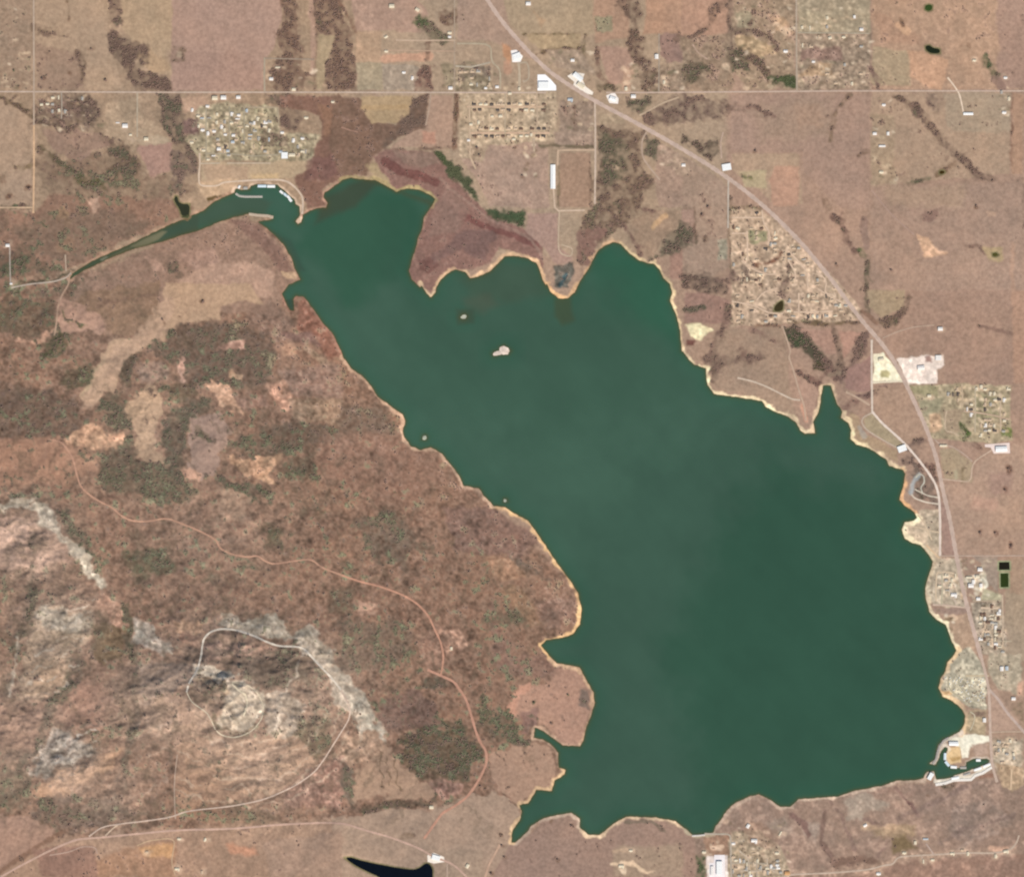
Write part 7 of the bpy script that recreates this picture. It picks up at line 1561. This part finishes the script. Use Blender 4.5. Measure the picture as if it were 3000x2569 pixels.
# the gridded estate: houses face its two streets and its western lane
for yy, rot in ((770, 180), (838, 0), (1066, 180), (1152, 0)):
    for i in range(13):
        x = 455 + i * 70 + rs.uniform(-8, 8)
        q = P('D2', [(x, yy + rs.uniform(-4, 4))])[0]
        if rs.random() < .88 and free(q[0], q[1], 4):
            rc = rs.choice(('tan', 'cream', 'brown', 'dark', 'brown', 'tan'))
            st = {770: 'north of the upper estate street', 838: 'south of the upper estate street', 1066: 'north of the lower estate street', 1152: 'south of the lower estate street'}[yy]
            put_house(q[0], q[1], rot + rs.uniform(-4, 4), rs.choice(('ranch', 'cross')), rc, st)
            TAKEN.append((q[0], q[1], 4.5))
for n, place, cols, wts, jit, spots in LOTSPOTS:
    got = 0
    for x, y in spots:
        if got < n and free(x, y, 4.2):
            put_house(x, y, rs.choice((0, 90, 180, 270)) + rs.uniform(-jit, jit), rs.choices(('ranch', 'cross', 'trailer', 'shed'), (.45, .25, .2, .1))[0], rs.choices(cols, wts)[0], place)
            TAKEN.append((x, y, 4.5)); got += 1


# trailer camp on the east shore
CAMP = {}


def camper(x, y, rot, rc):
    if rc not in CAMP:
        root = link(bpy.data.objects.new('camper_trailer', None))
        body = MB().box(-4.5, 4.5, -1.3, 1.3, .6, 3.0).build('body', {'white': METW, 'cream': WALLM[0], 'tan': WALLM[1]}[rc], root)
        MB().box(-2.5, -1.5, -.4, .4, 3.0, 3.25).box(1, 1.8, -.4, .4, 3.0, 3.25).build('roof_vent', RMAT['grey'], body)
        MB().box(-3, 3, -1.36, -1.303, 1.5, 2.3).build('window', DARKM, body)
        MB().box(4.5, 6, -.15, .15, .6, .8).build('hitch', RMAT['dark'], root)
        for s in (-1, 1):
            MB().cyl(0, 0, -.15, .15, .5, .5, 10).build('wheel', RMAT['dark'], root)
            w = root.children[-1]; w.rotation_euler = (math.pi / 2, 0, 0); w.location = (-.6, s * 1.15, .45)
        CAMP[rc] = r = root
    else:
        src = CAMP[rc]; r = src.copy(); COL.objects.link(r)
        for ch in src.children:
            c = ch.copy(); COL.objects.link(c); c.parent = r
            for g in ch.children:
                e = g.copy(); COL.objects.link(e); e.parent = c
    wx, wy = W((x, y)); r.location = (wx, wy, zat(x, y) + .1); r.rotation_euler = (0, 0, math.radians(rot)); r.scale = (1.15, 1.3, 1.1)
    ITEMS.append([r, f'{rc} camper trailer', 'in the east shore trailer camp', 'camper', x, y, 'campers in the trailer camp'])


got = 0
for x, y in CAMPSPOTS:
    if got < 60 and free(x, y, 2.4):
        camper(x, y, rs.choice((20, 110, 60)) + rs.uniform(-6, 6), rs.choices(('white', 'cream', 'tan'), (.6, .3, .1))[0]); TAKEN.append((x, y, 2.6)); got += 1


# larger buildings
def hall(name, tl, x, y, w, d, h, rot, roofm, label, cat, flat=False, vents=3, lift=0.35):
    root = link(bpy.data.objects.new(name, None))
    q = P(tl, [(x, y)])[0]; wx, wy = W(q)
    root.location = (wx, wy, zat(*q) + lift); root.rotation_euler = (0, 0, math.radians(rot))
    if flat:
        MB().box(-w / 2, w / 2, -d / 2, d / 2, -2, h).build('wall', WALLM[2], root)
        rf = MB().box(-w / 2 - .4, w / 2 + .4, -d / 2 - .4, d / 2 + .4, h + .004, h + .7).build('roof', roofm, root)
        zt = h + .7
    else:
        r = d * .12
        MB().gable_wall(-w / 2, w / 2, -d / 2, d / 2, -2, h, r).build('wall', WALLM[2], root)
        rf = MB().gable(-w / 2, w / 2, -d / 2, d / 2, h + .05, r, .8).build('roof', roofm, root)
        zt = h + r + .2
    for i in range(vents):
        t = (i + .5) / vents - .5
        MB().box(t * w - 1, t * w + 1, -1, 1, zt - .3, zt + .9).build('roof_vent', CONC, rf)
    n = max(2, int(w / 18))
    for i in range(n):
        t = ((i + .5) / n - .5) * w
        MB().box(t - 2.2, t + 2.2, -d / 2 - .12, -d / 2 - .004, 0, min(4, h - .6)).build('loading_door', RMAT['grey'], root)
    tag(root, label, cat)


hall('warehouse', 'D2', 1405, 1660, 30, 3, 1, 0, RMAT['white'], 'x', 'x') if False else None
hall('long_shed', 'A2', 1279, 1070, 140, 27, 5, 90, METW, 'very long white roofed shed standing left of the brown field', 'shed', vents=8)
hall('plant_building', 'E3', 555, 1560, 78, 33, 9, 90, METW, 'big white roofed plant on the concrete apron at the bottom', 'building', True, 4)
hall('plant_annex', 'E3', 445, 1600, 52, 15, 6, 90, RMAT['white'], 'narrow pale annex along the left side of the big bottom plant', 'building', True, 2)
hall('warehouse', 'B3', 1925, 960, 66, 30, 7, 2, METW, 'white roofed warehouse in the pale yard right of the east town', 'warehouse')
hall('store', 'A3', 265, 1012, 52, 38, 6, 10, METW, 'white roofed store on the right side of the highway', 'store', True)
hall('lodge', 'B3', 1325, 957, 50, 36, 6, 20, METW, 'square white roofed lodge between the lakeside road and the shore', 'building', True)
hall('depot', 'D2', 965, 190, 48, 34, 6, 20, METW, 'white roofed depot on the gravel lot beside the orange patch', 'depot', True)
hall('warehouse', 'D2', 1290, 540, 60, 40, 7, 0, METW, 'white roofed warehouse on the wedge shaped lot', 'warehouse', True)
hall('market_hall', 'D2', 1705, 440, 60, 28, 6, -40, METW, 'upper white roofed hall in the cream yard at the junction', 'hall')
hall('market_hall', 'D2', 1740, 540, 44, 24, 6, -35, RMAT['cream'], 'lower cream roofed hall in the cream yard at the junction', 'hall')
hall('workshop', 'A2', 1640, 600, 36, 24, 5, -20, METW, 'white roofed workshop in the small yard south of the junction', 'workshop')
hall('pump_house', 'C2', 572, 1655, 48, 28, 6, -15, METW, 'white roofed pump house at the head of the black reservoir', 'pump house', True)
hall('long_barn', 'A3', 1725, 690, 56, 14, 5, 0, METW, 'long white roofed barn at the end of the pale farm drive', 'barn')
hall('boat_store', 'D1', 1378, 892, 36, 36, 6, 0, METW, 'square white roofed boat store on the right of the marina settlement', 'boat store', True)
hall('boat_store', 'D1', 1466, 886, 36, 18, 5, 0, RMAT['cream'], 'long cream roofed boat store beside the square white one', 'boat store')
hall('club_house', 'E2', 800, 1145, 54, 22, 6, 0, METW, 'long white roofed clubhouse on the cream marina yard', 'clubhouse')
hall('depot', 'B3', 1200, 420, 30, 20, 6, 10, RMAT['cream'], 'cream roofed depot in the upper corner of the cream gravel yard', 'depot')
hall('depot', 'B3', 1440, 470, 40, 24, 6, 5, RMAT['white'], 'white roofed depot in the pink white gravel yard', 'depot')
hall('depot', 'B3', 1545, 410, 34, 30, 6, 0, RMAT['white'], 'white roofed depot in the top corner of the pink white yard', 'depot', True)


# ------------------------------------------------------------------ marinas
def covered_dock(tl, x, y, w, d, rot, roofm, label, slips=5):
    """floating boat dock: deck, posts, roof over the slips"""
    root = link(bpy.data.objects.new('covered_dock', None))
    q = P(tl, [(x, y)])[0]; wx, wy = W(q)
    root.location = (wx, wy, 0.1); root.rotation_euler = (0, 0, math.radians(rot))
    mb = MB().box(-w / 2, w / 2, -1.2, 1.2, 0, .6)
    for i in range(slips + 1):
        t = (i / slips - .5) * (w - 1)
        mb.box(t - .5, t + .5, 1.203, d / 2, 0, .6); mb.box(t - .5, t + .5, -d / 2, -1.203, 0, .6)
    mb.build('deck', WOODM, root)
    MB().gable(-w / 2, w / 2, -d / 2, d / 2, 4, 1.2, .4).build('roof', roofm, root)
    for sx in (-1, 0, 1):
        for sy in (-1, 1):
            MB().cyl(sx * (w / 2 - .6), sy * (d / 2 - .6), .603, 4.05, .15, .15, 8).build('post', METW, root)
    tag(root, label, 'boat dock', 'covered boat docks in the marinas')


covered_dock('D1', 1105, 1262, 50, 15, 0, METB, 'pale roofed boat dock, left half of the straight row in the northwest marina')
covered_dock('D1', 1215, 1265, 46, 15, 0, METW, 'white roofed boat dock, right half of the straight row in the northwest marina')
covered_dock('D1', 1340, 1335, 24, 13, -40, METW, 'first boat dock of the curved northwest marina row, nearest the straight docks', 3)
covered_dock('D1', 1385, 1366, 22, 13, -40, METB, 'second boat dock of the curved northwest marina row', 3)
covered_dock('D1', 1425, 1396, 22, 13, -45, METW, 'third boat dock of the curved northwest marina row', 3)
covered_dock('D1', 1448, 1430, 22, 14, -50, METW, 'last boat dock of the curved northwest marina row, nearest the breakwater', 3)
covered_dock('D1', 905, 1286, 24, 16, 0, RMAT['grey'], 'small grey roofed dock at the left end of the northwest marina', 3)
covered_dock('D1', 828, 1272, 18, 12, 60, METW, 'tiny white roofed dock tucked against the left bank of the northwest marina', 2)
covered_dock('E2', 695, 1300, 40, 14, 88, METB, 'pale blue roofed dock on the left side of the southeast marina point', 4)
covered_dock('E2', 722, 1388, 34, 14, -50, METB, 'pale blue roofed dock rounding the corner of the southeast marina point', 4)
covered_dock('E2', 800, 1428, 36, 15, -5, METW, 'white roofed dock along the foot of the southeast marina point', 4)
covered_dock('E2', 915, 1436, 36, 13, 0, RMAT['grey'], 'grey roofed dock on the right of the southeast marina point', 4)
covered_dock('E2', 1098, 1345, 26, 14, 0, METW, 'small white roofed dock in the inner southeast marina basin', 3)
covered_dock('E2', 1090, 1452, 46, 13, 20, METW, 'white roofed dock, middle of the slanting row by the dam wall', 4)
covered_dock('E2', 1200, 1408, 46, 13, 22, METW, 'white roofed dock, upper end of the slanting row by the dam wall', 4)
covered_dock('E2', 820, 1560, 46, 13, 10, METW, 'white roofed dock, left part of the slanting row by the dam wall', 4)
covered_dock('E2', 960, 1515, 42, 11, 18, RMAT['grey'], 'grey roofed dock, lowest of the slanting row by the dam wall', 4)


def wall_along(name, tl, pts, w, z0, z1, m, label, cat, capm=None):
    """a bank or wall along a line, with sloping sides and a crest"""
    p = P(tl, pts); root = link(bpy.data.objects.new(name, None)); W0 = W(p[0]); root.location = (W0[0], W0[1], 0)
    v = []; f = []
    for i, q in enumerate(p):
        a = p[max(0, i - 1)]; b2 = p[min(len(p) - 1, i + 1)]
        tx, ty = b2[0] - a[0], b2[1] - a[1]; L = math.hypot(tx, ty); nx, ny = -ty / L, tx / L
        for s, z in ((-1, z0), (-.55, z1), (.55, z1), (1, z0)):
            e = W((q[0] + nx * s * w / 4, q[1] + ny * s * w / 4)); v.append((e[0] - W0[0], e[1] - W0[1], z))
        if i:
            k = 4 * i
            for j in range(3): f.append((k - 4 + j, k + j, k + j + 1, k - 3 + j))
    n = len(v); f += [(0, 1, 2, 3), (n - 1, n - 2, n - 3, n - 4)]
    o = mesh_obj('bank', v, f, m, root)
    if o.data.polygons[1].normal.z < 0: o.data.flip_normals()
    v2 = []; f2 = []
    for i in range(len(p)):
        for j in (1, 2):
            q = v[4 * i + j]; v2 += [(q[0], q[1], q[2] + .15)]
        if i: f2.append((2 * i - 2, 2 * i, 2 * i + 1, 2 * i - 1))
    c = mesh_obj('crest', v2, f2, capm or m, root)
    if c.data.polygons[0].normal.z < 0: c.data.flip_normals()
    tag(root, label, cat)


wall_along('floating_breakwater', 'D1', [(785, 1350), (830, 1380), (900, 1388), (1110, 1388)], 15, -1, 1.2, CONC, 'grey bent breakwater strip lying off the northwest marina', 'breakwater', mat('breakwater_top', alb((172, 164, 152)), .9))
wall_along('breakwater', 'E2', [(740, 1075), (680, 1110), (630, 1180), (605, 1260), (590, 1330), (545, 1392)], 20, -2, 3, ROCKM, 'curved grey rock breakwater sheltering the southeast marina', 'breakwater')
wall_along('sandbar_jetty', 'D1', [(945, 1600), (1050, 1615), (1170, 1622), (1240, 1640)], 26, -2, .9, mat('sandbar', alb((192, 172, 150)), .95), 'pale sandbar jutting from the bank opposite the northwest marina', 'sandbar')
wall_along('dam', 'E2', [(580, 1640), (690, 1625), (800, 1585), (1010, 1580), (1060, 1530), (1150, 1500), (1260, 1430)], 26, -3, 4, CONC, 'white concrete dam wall below the slanting marina docks', 'dam', mat('dam_crest', alb((238, 230, 218)), .9))
hall('spillway_house', 'E2', 520, 1540, 42, 24, 7, 60, METW, 'white spillway house at the left end of the dam', 'dam building', True, 2, .5)
wall_along('outlet_weir', 'E3', [(140, 1075), (220, 1072), (340, 1060)], 14, -3, 2.5, CONC, 'short pale weir closing the lake outlet left of the big plant', 'weir')

# ------------------------------------------------------------------ labels that single each one out
DIRS = [['northwest', 'north', 'northeast'], ['west', 'middle', 'east'], ['southwest', 'south', 'southeast']]


def words(s): return len(s.split())


groups = {}
for it in ITEMS:
    groups.setdefault((it[1], it[2]), []).append(it)
for (ph, pl), its in groups.items():
    def name_set(its, head):
        """head: phrase up to the place"""
        its = sorted(its, key=lambda t: t[4]) if max(t[4] for t in its) - min(t[4] for t in its) >= max(t[5] for t in its) - min(t[5] for t in its) else sorted(its, key=lambda t: t[5])
        ew = len(its) < 2 or abs(its[-1][4] - its[0][4]) >= abs(its[-1][5] - its[0][5])
        n = len(its)
        ords = ['second', 'third', 'fourth', 'fifth', 'sixth', 'seventh', 'eighth']
        for i, t in enumerate(its):
            if n == 1: s = ''
            elif i == 0: s = 'westernmost' if ew else 'northernmost'
            elif i == n - 1: s = 'easternmost' if ew else 'southernmost'
            elif n == 3: s = 'middle'
            else: s = ords[i - 1] + (' from the west' if ew else ' from the north')
            yield t, s
    if len(its) <= 5:
        for t, s in name_set(its, ph):
            t[0]['label'] = f'{s} {ph} {pl}'.strip()
            t.append(s)
    else:
        xs = [t[4] for t in its]; ys = [t[5] for t in its]
        x0, x1, y0, y1 = min(xs), max(xs) + .1, min(ys), max(ys) + .1
        sec = {}
        for t in its:
            sec.setdefault(DIRS[int((t[5] - y0) / (y1 - y0) * 3)][int((t[4] - x0) / (x1 - x0) * 3)], []).append(t)
        for d, ss in sec.items():
            for t, s in name_set(ss, ph):
                t[0]['label'] = f'{s} {ph} {pl}, {d} part'.strip()
for it in ITEMS:
    it[0]['category'] = it[3]; it[0]['group'] = it[6]
# ------------------------------------------------------------------ trees and woods
BARK = mat('bark', alb((96, 82, 72)), .95, var=.2, scale=2)


def leaf_mat(name, c1, c2):
    m = bpy.data.materials.new(name); m.use_nodes = True
    nt = m.node_tree; b = nt.nodes['Principled BSDF']; b.inputs['Roughness'].default_value = .9; b.inputs['Specular IOR Level'].default_value = .05
    oi = nt.nodes.new('ShaderNodeObjectInfo'); tc = nt.nodes.new('ShaderNodeTexCoord'); no = nt.nodes.new('ShaderNodeTexNoise'); no.inputs['Scale'].default_value = .5
    ad = nt.nodes.new('ShaderNodeMath'); ad.operation = 'ADD'; ml = nt.nodes.new('ShaderNodeMath'); ml.operation = 'MULTIPLY'; ml.inputs[1].default_value = .55
    mx = nt.nodes.new('ShaderNodeMix'); mx.data_type = 'RGBA'
    mx.inputs['A'].default_value = (*c1, 1); mx.inputs['B'].default_value = (*c2, 1)
    nt.links.new(tc.outputs['Object'], no.inputs['Vector']); nt.links.new(oi.outputs['Random'], ml.inputs[0])
    nt.links.new(ml.outputs[0], ad.inputs[0]); nt.links.new(no.outputs['Fac'], ad.inputs[1])
    sb = nt.nodes.new('ShaderNodeMath'); sb.operation = 'SUBTRACT'; sb.inputs[1].default_value = .25; sb.use_clamp = True
    nt.links.new(ad.outputs[0], sb.inputs[0]); nt.links.new(sb.outputs[0], mx.inputs['Factor']); nt.links.new(mx.outputs['Result'], b.inputs['Base Color'])
    return m


TWIG = leaf_mat('bare_twigs', alb((144, 118, 106)), alb((180, 150, 134)))
CEDAR = leaf_mat('cedar_foliage', alb((106, 112, 84)), alb((142, 146, 112)))


def crown_mesh(seed, n, rx, rz, zc, leaf, cone=False):
    r = random.Random(seed); v = []; f = []
    lobes = [(r.uniform(-.5, .5) * rx, r.uniform(-.5, .5) * rx, r.uniform(-.35, .45) * rz, r.uniform(.4, .62)) for _ in range(6)]
    for i in range(n):
        lx, ly, lz, ls = r.choice(lobes)
        th = r.uniform(0, 2 * math.pi); ph = math.acos(r.uniform(-1, 1)); q = r.random() ** .4
        x = lx + ls * rx * q * math.sin(ph) * math.cos(th); y = ly + ls * rx * q * math.sin(ph) * math.sin(th); z = lz + ls * rz * q * math.cos(ph)
        if cone:
            t = r.random(); a = r.uniform(0, 2 * math.pi); rr = rx * (1 - t) * r.uniform(.5, 1.05)
            x, y, z = rr * math.cos(a), rr * math.sin(a), rz * (2 * t - 1)
        s = leaf * r.uniform(.6, 1.3); k = len(v)
        u = Vector((r.uniform(-1, 1), r.uniform(-1, 1), r.uniform(-.5, .5))).normalized(); w = u.cross(Vector((r.uniform(-1, 1), r.uniform(-1, 1), 1))).normalized()
        c = Vector((x, y, z + zc))
        for p in (c - u * s - w * s * .5, c + u * s * .4 - w * s * .7, c + u * s + w * s * .4, c - u * s * .3 + w * s * .8):
            v.append(tuple(p))
        f.append((k, k + 1, k + 2, k + 3))
    return v, f


def trunk_mb(h, r, seed):
    mb = MB().cyl(0, 0, -1, h, r, r * .45, 6); rr = random.Random(seed)
    for i in range(4):                                   # limbs
        a = i * 1.6 + rr.random(); z = h * rr.uniform(.45, .8); k = len(mb.v); L = h * .45
        e = (math.cos(a) * L, math.sin(a) * L, z + L * .8)
        for (cx, cy, cz), q in (((0, 0, z), r * .45), (e, r * .12)):
            mb.v += [(cx + q * math.cos(t), cy + q * math.sin(t), cz) for t in (0, 2.1, 4.2)]
        for j in range(3): mb.f.append((k + j, k + (j + 1) % 3, k + 3 + (j + 1) % 3, k + 3 + j))
    return mb


def tree_proto_meshes(kind, seed):
    if kind == 'bare':
        v, f = crown_mesh(seed, 190, 5.6, 3.8, 6.2, .95); tr = trunk_mb(6, .4, seed)
    else:
        v, f = crown_mesh(seed, 170, 3.6, 4.2, 4.8, .9, seed % 2 == 0); tr = trunk_mb(5, .35, seed)
    return v, f, tr


# the woods: countless trees, one object per kind of wood
def wood_object(name, kind, pts, label, cat, tint_m):
    protos = bpy.data.collections.new(name + '_kinds')
    for s in range(3):
        v, f, tr = tree_proto_meshes(kind, 50 + s + (10 if kind == 'cedar' else 0))
        k = len(v); me = bpy.data.meshes.new(name + '_kind')
        me.from_pydata(v + tr.v, [], f + [tuple(i + k for i in q) for q in tr.f]); me.materials.append(tint_m); me.materials.append(BARK)
        for i, p in enumerate(me.polygons): p.material_index = 0 if i < len(f) else 1
        protos.objects.link(bpy.data.objects.new(name + '_kind', me))
    me = bpy.data.meshes.new(name)
    me.vertices.add(len(pts)); me.vertices.foreach_set('co', pts[:, :3].astype(np.float32).ravel())
    a = me.attributes.new('size', 'FLOAT', 'POINT'); a.data.foreach_set('value', pts[:, 3].astype(np.float32))
    a = me.attributes.new('turn', 'FLOAT', 'POINT'); a.data.foreach_set('value', np.random.RandomState(5).rand(len(pts)).astype(np.float32) * 6.28)
    o = link(bpy.data.objects.new(name, me))
    ng = bpy.data.node_groups.new(name + '_scatter', 'GeometryNodeTree')
    ng.interface.new_socket('Geometry', in_out='INPUT', socket_type='NodeSocketGeometry'); ng.interface.new_socket('Geometry', in_out='OUTPUT', socket_type='NodeSocketGeometry')
    N = ng.nodes.new; gi = N('NodeGroupInput'); go = N('NodeGroupOutput'); ip = N('GeometryNodeInstanceOnPoints'); ci = N('GeometryNodeCollectionInfo')
    ci.inputs['Collection'].default_value = protos; ci.inputs['Separate Children'].default_value = True; ci.inputs['Reset Children'].default_value = True
    n1 = N('GeometryNodeInputNamedAttribute'); n1.data_type = 'FLOAT'; n1.inputs['Name'].default_value = 'size'
    n2 = N('GeometryNodeInputNamedAttribute'); n2.data_type = 'FLOAT'; n2.inputs['Name'].default_value = 'turn'
    cx = N('ShaderNodeCombineXYZ'); er = N('FunctionNodeEulerToRotation'); ri = N('FunctionNodeRandomValue'); ri.data_type = 'INT'; ri.inputs['Max'].default_value = 2
    L = ng.links.new
    L(gi.outputs[0], ip.inputs['Points']); L(ci.outputs[0], ip.inputs['Instance']); ip.inputs['Pick Instance'].default_value = True
    L(n1.outputs['Attribute'], ip.inputs['Scale']); L(n2.outputs['Attribute'], cx.inputs['Z']); L(cx.outputs[0], er.inputs[0]); L(er.outputs[0], ip.inputs['Rotation'])
    iv = [s for s in ri.outputs if s.type == 'INT'][0]; L(iv, ip.inputs['Instance Index'])
    L(ip.outputs[0], go.inputs[0])
    md = o.modifiers.new('scatter', 'NODES'); md.node_group = ng
    tag(o, label, cat, kind='stuff')


rg = np.random.RandomState(77)
open_ = np.ones((NY, NX), bool)
for d, w in ROADPX:
    sl = bbox(d, w + 6)
    open_[sl] &= linedist(d[::2] + [d[-1]], X[sl], Y[sl]) > w / 2 + 2.0
for p in LOTS:
    sl = bbox(p, 4); open_[sl] &= ~inside(p, X[sl], Y[sl])
for nm, tl, pts, c, lab in PONDS:
    p = P(tl, pts); sl = bbox(p, 8); open_[sl] &= sdf(p, X[sl], Y[sl]) > 2
for a, b2, r in TAKEN:
    sl = bbox([(a, b2)], r + 3); open_[sl] &= (X[sl] - a) ** 2 + (Y[sl] - b2) ** 2 > (r + 1.5) ** 2
open_ &= (DLw > 3) & (far < 1)
prob = np.clip(wood, 0, 1) * np.where(V > .03, 1, 0) * (0.06 + .30 * np.clip(V, 0, 1)) * 1.7
prob += T * (V > .05) * .03 * sstep(-.2, .5, -tn)
prob *= open_
j, i = np.where(rg.rand(NY, NX) < prob)
px = X[j, i] + rg.uniform(-1.5, 1.5, len(i)); py = Y[j, i] + rg.uniform(-1.5, 1.5, len(i))
pts = np.stack([(px - CX) * M_PX, -(py - CY) * M_PX, ZL[j, i] - .2, rg.uniform(.35, .8, len(i)) * (1 + .25 * (rg.rand(len(i)) < .12))], -1)
ev = rg.rand(len(i)) < np.clip(ever[j, i] * .9, 0, 1) * (.25 + .75 * (G[j, i] > .9)) + .06
south = (py > 850) & (px < 1750)
lakewet = ~south
print('trees', len(i), 'evergreen', int(ev.sum()))
for nm, kd, sel, lab, cat, mm in (
        ('creek_woods', 'bare', ~ev & lakewet, 'leafless brown woods along the creeks and round the settlements', 'woods', TWIG),
        ('scrub_woods', 'bare', ~ev & south, 'leafless brown scrub oaks over the hills west of the lake', 'woods', TWIG),
        ('evergreen_belt', 'cedar', ev & lakewet, 'dark green cedars in belts and hedgerows north and east of the lake', 'evergreens', CEDAR),
        ('hillside_cedars', 'cedar', ev & south, 'dark green cedars dotted through the scrub west of the lake', 'evergreens', CEDAR)):
    wood_object(nm, kd, pts[sel], lab, cat, mm)

# trees that stand alone
LONE = [('B1', 1230, 72, 'bare', 'in the pale clearing left of the cove'), ('B1', 985, 180, 'bare', 'at the edge of the pale slanting clearing'), ('B1', 1690, 600, 'bare', 'in the salmon clearing of the western scrub'),
        ('C2', 1165, 720, 'cedar', 'in the middle of the pink southwest headland'), ('C2', 1370, 672, 'cedar', 'on the right of the pink southwest headland'), ('C2', 1270, 845, 'bare', 'at the foot of the pink southwest headland'), ('C2', 1390, 1462, 'bare', 'on the south shore bulge'), ('C2', 970, 1582, 'bare', 'at the head of the southwest inlet'), ('C2', 985, 1652, 'bare', 'south of the southwest inlet head'), ('C2', 840, 1225, 'bare', 'beside the orange trail on the southern plain'), ('C2', 905, 1750, 'bare', 'right of the tan track at the bottom'), ('C2', 1310, 1668, 'bare', 'alone on the bare plain south of the lake'),
        ('A3', 440, 915, 'bare', 'on the lower border of the big bare right hand field'), ('A3', 930, 1600, 'bare', 'alone right of the highway in the bare field'), ('A3', 120, 1300, 'bare', 'in the small field left of the triangular subdivision'), ('A3', 155, 1255, 'bare', 'above the small field left of the triangular subdivision'), ('A3', 1260, 1635, 'bare', 'in the bare fields at the right'), ('A3', 1775, 1250, 'bare', 'near the right edge above the salmon patch'),
        ('D2', 490, 1300, 'bare', 'southwest of the gridded estate'), ('D2', 520, 1390, 'bare', 'at the tip of the field southwest of the estate'), ('D2', 1540, 825, 'bare', 'right of the gridded estate'), ('D2', 1035, 1640, 'bare', 'low in the pink field south of the estate'),
        ('A1', 85, 430, 'cedar', 'in the far left acreages'), ('A1', 180, 1145, 'bare', 'beside the tan gravel road at the far left'), ('A1', 260, 480, 'bare', 'in the dry field right of the section road'), ('A1', 640, 490, 'bare', 'in the tan field left of the drainage wood'), ('A1', 555, 300, 'bare', 'in the open field at upper left'),
        ('B3', 1970, 1080, 'bare', 'near the right edge below the white warehouse'), ('B3', 1950, 1210, 'bare', 'in the salmon field at the right edge'), ('B3', 1985, 1545, 'bare', 'at the right edge above the settling ponds'), ('B3', 1890, 1470, 'bare', 'in the field above the settling ponds'), ('B3', 1800, 1470, 'bare', 'by the highway above the settling ponds')]
LP = {}
for tl, x, y, kd, place in LONE:
    q = P(tl, [(x, y)])[0]; wx, wy = W(q)
    nm = 'bare_tree' if kd == 'bare' else 'cedar_tree'
    if kd not in LP:
        root = link(bpy.data.objects.new(nm, None)); v, f, tr = tree_proto_meshes(kd, 91 if kd == 'bare' else 95)
        tr.build('trunk', BARK, root); mesh_obj('crown', v, f, TWIG if kd == 'bare' else CEDAR, root); LP[kd] = root; r = root
    else:
        r = LP[kd].copy(); COL.objects.link(r)
        for ch in LP[kd].children:
            c = ch.copy(); COL.objects.link(c); c.parent = r
    s = rs.uniform(1.25, 1.7); r.location = (wx, wy, zat(*q) - .2); r.rotation_euler = (0, 0, rs.uniform(0, 6)); r.scale = (s, s, s * .9)
    tag(r, ('leafless brown tree ' if kd == 'bare' else 'dark green cedar ') + place, 'tree', 'trees standing alone in open ground')
# ------------------------------------------------------------------ camera, sun and sky
CAM_H = 30000.0
cam = bpy.data.cameras.new('camera'); co = link(bpy.data.objects.new('camera', cam))
co.location = (0, 0, CAM_H); co.rotation_euler = (0, 0, 0)
cam.sensor_fit = 'HORIZONTAL'; cam.sensor_width = 36.0
cam.lens = 36.0 / (3000 * M_PX / CAM_H)
cam.clip_start = 100.0; cam.clip_end = 90000.0
SC.camera = co
EL, AZ = math.radians(44), math.radians(150)          # mid morning sun from the south east
sun = bpy.data.lights.new('sun', 'SUN'); so = link(bpy.data.objects.new('sun', sun))
sun.energy = 4.0; sun.angle = math.radians(0.5); sun.color = (1.0, .955, .89)
sd = Vector((math.sin(AZ) * math.cos(EL), math.cos(AZ) * math.cos(EL), math.sin(EL)))
so.rotation_euler = sd.to_track_quat('Z', 'Y').to_euler(); so.location = sd * 9000
w = bpy.data.worlds.new('World'); SC.world = w; w.use_nodes = True
nt = w.node_tree; bg = nt.nodes['Background']; bg.inputs['Strength'].default_value = 0.10
sky = nt.nodes.new('ShaderNodeTexSky'); sky.sky_type = 'NISHITA'; sky.sun_disc = False
sky.sun_elevation = EL; sky.sun_rotation = AZ
nt.links.new(sky.outputs['Color'], bg.inputs['Color'])
SC.view_settings.view_transform = 'Standard'; SC.view_settings.look = 'None'; SC.view_settings.exposure = 0.2; SC.view_settings.gamma = 1.0
SC.render.resolution_x = 1024; SC.render.resolution_y = 876
SC.cycles.max_bounces = 4
SC.cycles.pixel_filter_type = 'BLACKMAN_HARRIS'; SC.cycles.filter_width = 2.2
